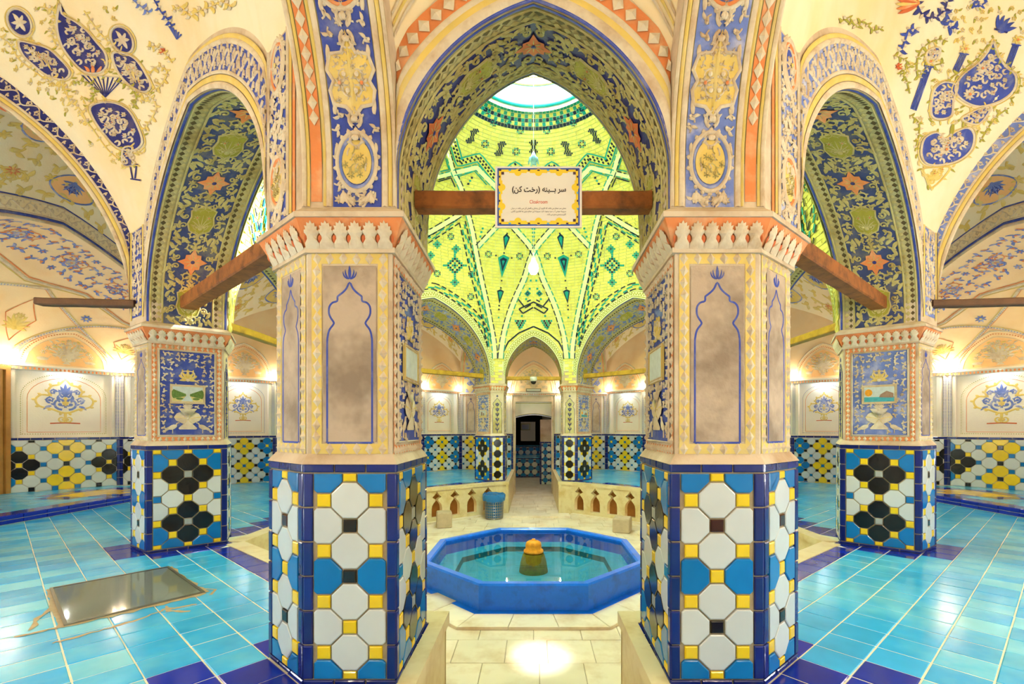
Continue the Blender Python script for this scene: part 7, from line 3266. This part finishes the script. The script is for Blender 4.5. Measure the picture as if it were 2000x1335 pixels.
# ------------------------------------------------------------------ waste bin
bx_, by_ = -352, 4.56 * DD
bin_ = thing('waste_bin', 'steel mesh waste bin with blue bag beside the far passage', 'bin', bx_, by_, FLOOR)
m = M()
R0, R1, Hb = 78, 88, 200
b0 = FLOOR + 6
for k in range(28):
    a = 2 * math.pi * k / 28
    m.tube([(bx_ + R0 * math.cos(a), by_ + R0 * math.sin(a), b0), (bx_ + R1 * math.cos(a), by_ + R1 * math.sin(a), b0 + Hb)], 2.6, 'mesh_steel', 5)
for k in range(9):
    r = R0 + (R1 - R0) * k / 8
    m.tube([(bx_ + r * math.cos(2 * math.pi * i / 24), by_ + r * math.sin(2 * math.pi * i / 24), b0 + Hb * k / 8) for i in range(25)], 2.6, 'mesh_steel', 5, False)
m.lathe(bx_, by_, [(R0, b0), (R0, b0 + 8)], 'mesh_steel', 24)
m.build('mesh_body', bin_, label='steel wire mesh')
m = M()
rings = []
for (r, h) in ((R0 - 6, b0 + 10), (R1 - 6, b0 + Hb - 10), (R1 + 4, b0 + Hb + 16), (R1 + 14, b0 + Hb + 8), (R1 + 16, b0 + Hb - 18), (R1 + 10, b0 + Hb - 46)):
    rings.append([(bx_ + (r + rng.uniform(-4, 4)) * math.cos(2 * math.pi * i / 30), by_ + (r + rng.uniform(-4, 4)) * math.sin(2 * math.pi * i / 30), h + rng.uniform(-7, 7)) for i in range(30)])
m.loops(rings, 'bag_blue', True)
m.build('bin_bag', bin_, label='blue plastic bag folded over the rim')

# ------------------------------------------------------------------ stone cubes
def rounded_cube(name, label, x, y, sx, sy, sz, rot):
    m = M()
    e = 9.0
    def ring(k, h):
        pts = []
        for cx, cy, a0 in ((1, 1, 0), (-1, 1, 90), (-1, -1, 180), (1, -1, 270)):
            for q in range(4):
                a = math.radians(a0 + q * 30)
                px = cx * (sx / 2 - e - k) + math.cos(a) * e
                py = cy * (sy / 2 - e - k) + math.sin(a) * e
                c, s_ = math.cos(rot), math.sin(rot)
                pts.append((x + px * c - py * s_, y + px * s_ + py * c, h))
        return pts
    b = FLOOR + 1
    m.loops([ring(4, b), ring(0, b + 6), ring(0, b + sz - 12), ring(2, b + sz - 5), ring(7, b + sz)], 'stone_cube', True, True)
    m.build(name, label=label, cat='stool', group='stone cube seats by the pool')
rounded_cube('stone_stool', 'small stone cube seat on the left behind the pool', -728, 4.17 * DD, 122, 122, 126, .25)
rounded_cube('stone_stool', 'small stone cube seat on the right behind the pool', 690, 3.98 * DD, 132, 132, 112, -.35)

# ------------------------------------------------------------------ glass inspection panel in the left floor
gp = [pt(-1516, 1.604), pt(-1193, 1.301), pt(-1007, 1.569), pt(-1324, 1.859)]
gl = thing('floor_window', 'glass inspection panel in a metal frame set in the left tile floor', 'panel', sum(p[0] for p in gp) / 4, sum(p[1] for p in gp) / 4, PLAT)
m = M()
m.poly([(x, y, PLAT + 4.0) for x, y in offset_poly(gp, -3)], 'glass_panel')
m.build('glass', gl)
m = M()
for k in range(4):
    a, b = gp[k], gp[(k + 1) % 4]
    i0, i1 = offset_poly(gp, -7)[k], offset_poly(gp, -7)[(k + 1) % 4]
    m.prism([a, b, i1, i0] if area([a, b, i1, i0]) > 0 else [i0, i1, b, a], PLAT, PLAT + 5, 'metal_grey')
m.build('frame', gl)
m = M()
m.prism(gp, PLAT + .8, PLAT + 1.8, 'plaster_white')
m.build('pit_floor', gl)
# mortar patches round the frame
m = M()
for (c, d, wdt) in ((gp[0], gp[1], 20), (gp[1], gp[2], 26), (gp[2], gp[3], 14)):
    N = 14
    top, bot = [], []
    for i in range(N + 1):
        p = lerp2(c, d, i / N)
        e = offset_poly([c, d, (0, 0)], 0)
        nx, ny = -(d[1] - c[1]), d[0] - c[0]
        l = math.hypot(nx, ny)
        sgn = -1 if ((sum(q[0] for q in gp) / 4 - p[0]) * nx + (sum(q[1] for q in gp) / 4 - p[1]) * ny) > 0 else 1
        kk = rng.uniform(.2, 1.0) * wdt
        top.append((p[0], p[1], PLAT + 1))
        bot.append((p[0] + sgn * nx / l * kk, p[1] + sgn * ny / l * kk, PLAT + 1))
    m.grid(np.array([[a, b] for a, b in zip(top, bot)]), 'grout')
m.build('mortar_edge', gl)
for cr in ([(330, 1045), (250, 1060), (150, 1085), (60, 1100)], [(260, 1130), (400, 1095), (560, 1050), (700, 1010), (830, 960), (1000, 930)],
           [(150, 1065), (200, 1000), (260, 950)], [(830, 945), (850, 970), (960, 965)], [(1030, 850), (1090, 858), (1060, 885)]):
    pl_ = []
    for x, y in dense([(x / 2.593, 820 + y / 2.593) for x, y in cr], 9):
        z_ = 503.0 / (y - 836.5)
        pl_.append(((x - 1042) * z_ + rng.uniform(-5, 5), z_ * DD + rng.uniform(-5, 5)))
    o = Orn(Plane((0, 0, PLAT), (1, 0, 0), (0, 1, 0), (0, 0, 1)))
    o.stroke(pl_, lambda q: 5 + 9 * abs(math.sin(q * 9)), 'grout', 1.4)
    o.build('cracked_mortar', gl)

# ------------------------------------------------------------------ wooden door at the far left
dr = thing('plank_door', 'wooden plank door at the left edge of the left recess', 'door', -3700, 3.42 * DD, PLAT + 42)
x = -3712
for k in range(4):
    m = M()
    y0 = 3.22 * DD + k * 80
    m.box(x, x + 14, y0, y0 + 76, PLAT + 46, 410, 'wood_door')
    m.build('plank', dr)
m = M()
m.box(x - 2, x + 26, 3.22 * DD + 322, 3.22 * DD + 352, PLAT + 46, 440, 'wood_door')
m.box(x - 2, x + 26, 3.22 * DD - 32, 3.22 * DD - 2, PLAT + 46, 440, 'wood_door')
m.box(x - 2, x + 26, 3.22 * DD - 2, 3.22 * DD + 322, 412, 440, 'wood_door')
m.build('door_frame', dr)

# ------------------------------------------------------------------ uplights on the walls behind and beside the camera
for s in (-1, 1):
    q = CR[s][2]
    a, b = q['Q1a'], q['Q2a']
    wl = bpy.data.objects['wall_near_' + SIDEWORD[s]]
    fr, L = face_plane(a, b, PLAT, (s * 9000, -9000))
    if np.dot(fr.n[:2], np.array([0, YC]) - fr.o[:2]) < 0:
        fr.n, fr.a = -fr.n, -fr.a
    cornice_run(fr, L, PLAT, wl, [-L * .4, -L * .2, 0, L * .2, L * .4], NEAR_W)
    for k in (-.3, 0, .3):
        q_ = fr.map([L * k], [350], [60])[0]
        lamp('recess_spot', 'POINT', W3(*q_), NEAR_S, (.93, .96, 1.0), .05)  # unseen point lamps before the wall
wl = bpy.data.objects['wall_near']
fr = Plane((0, -.35 * DD, PLAT), (-1, 0, 0), (0, 0, 1), (0, 1, 0))
cornice_run(fr, 840, PLAT, wl, [-330, 330], NEAR_W * .3)

# unseen spotlight added to brighten the marble floor through the near arch
spot = thing('ceiling_spotlight', 'small spotlight under the vault above the near arch', 'lamp', 0, .52 * DD, 1180)
m = M()
m.lathe(0, .52 * DD, [(14, 1188), (20, 1182), (20, 1120), (17, 1116)], 'plastic_white', 16)
m.build('housing', spot, smooth=True)
m = M()
m.tube([(0, .52 * DD, 1186), (0, .52 * DD, 1300)], 3, 'plastic_white', 6)
m.build('rod', spot)
_a, _b = W3(0, .52 * DD, 1108), W3(26, 1.80 * DD, FLOOR)
lamp('spot_beam', 'SPOT', _a, 2600.0, (1.0, .97, .9), .04, (_b - _a).to_track_quat('-Z', 'Y').to_euler(), angle=.12, blend=1.0)
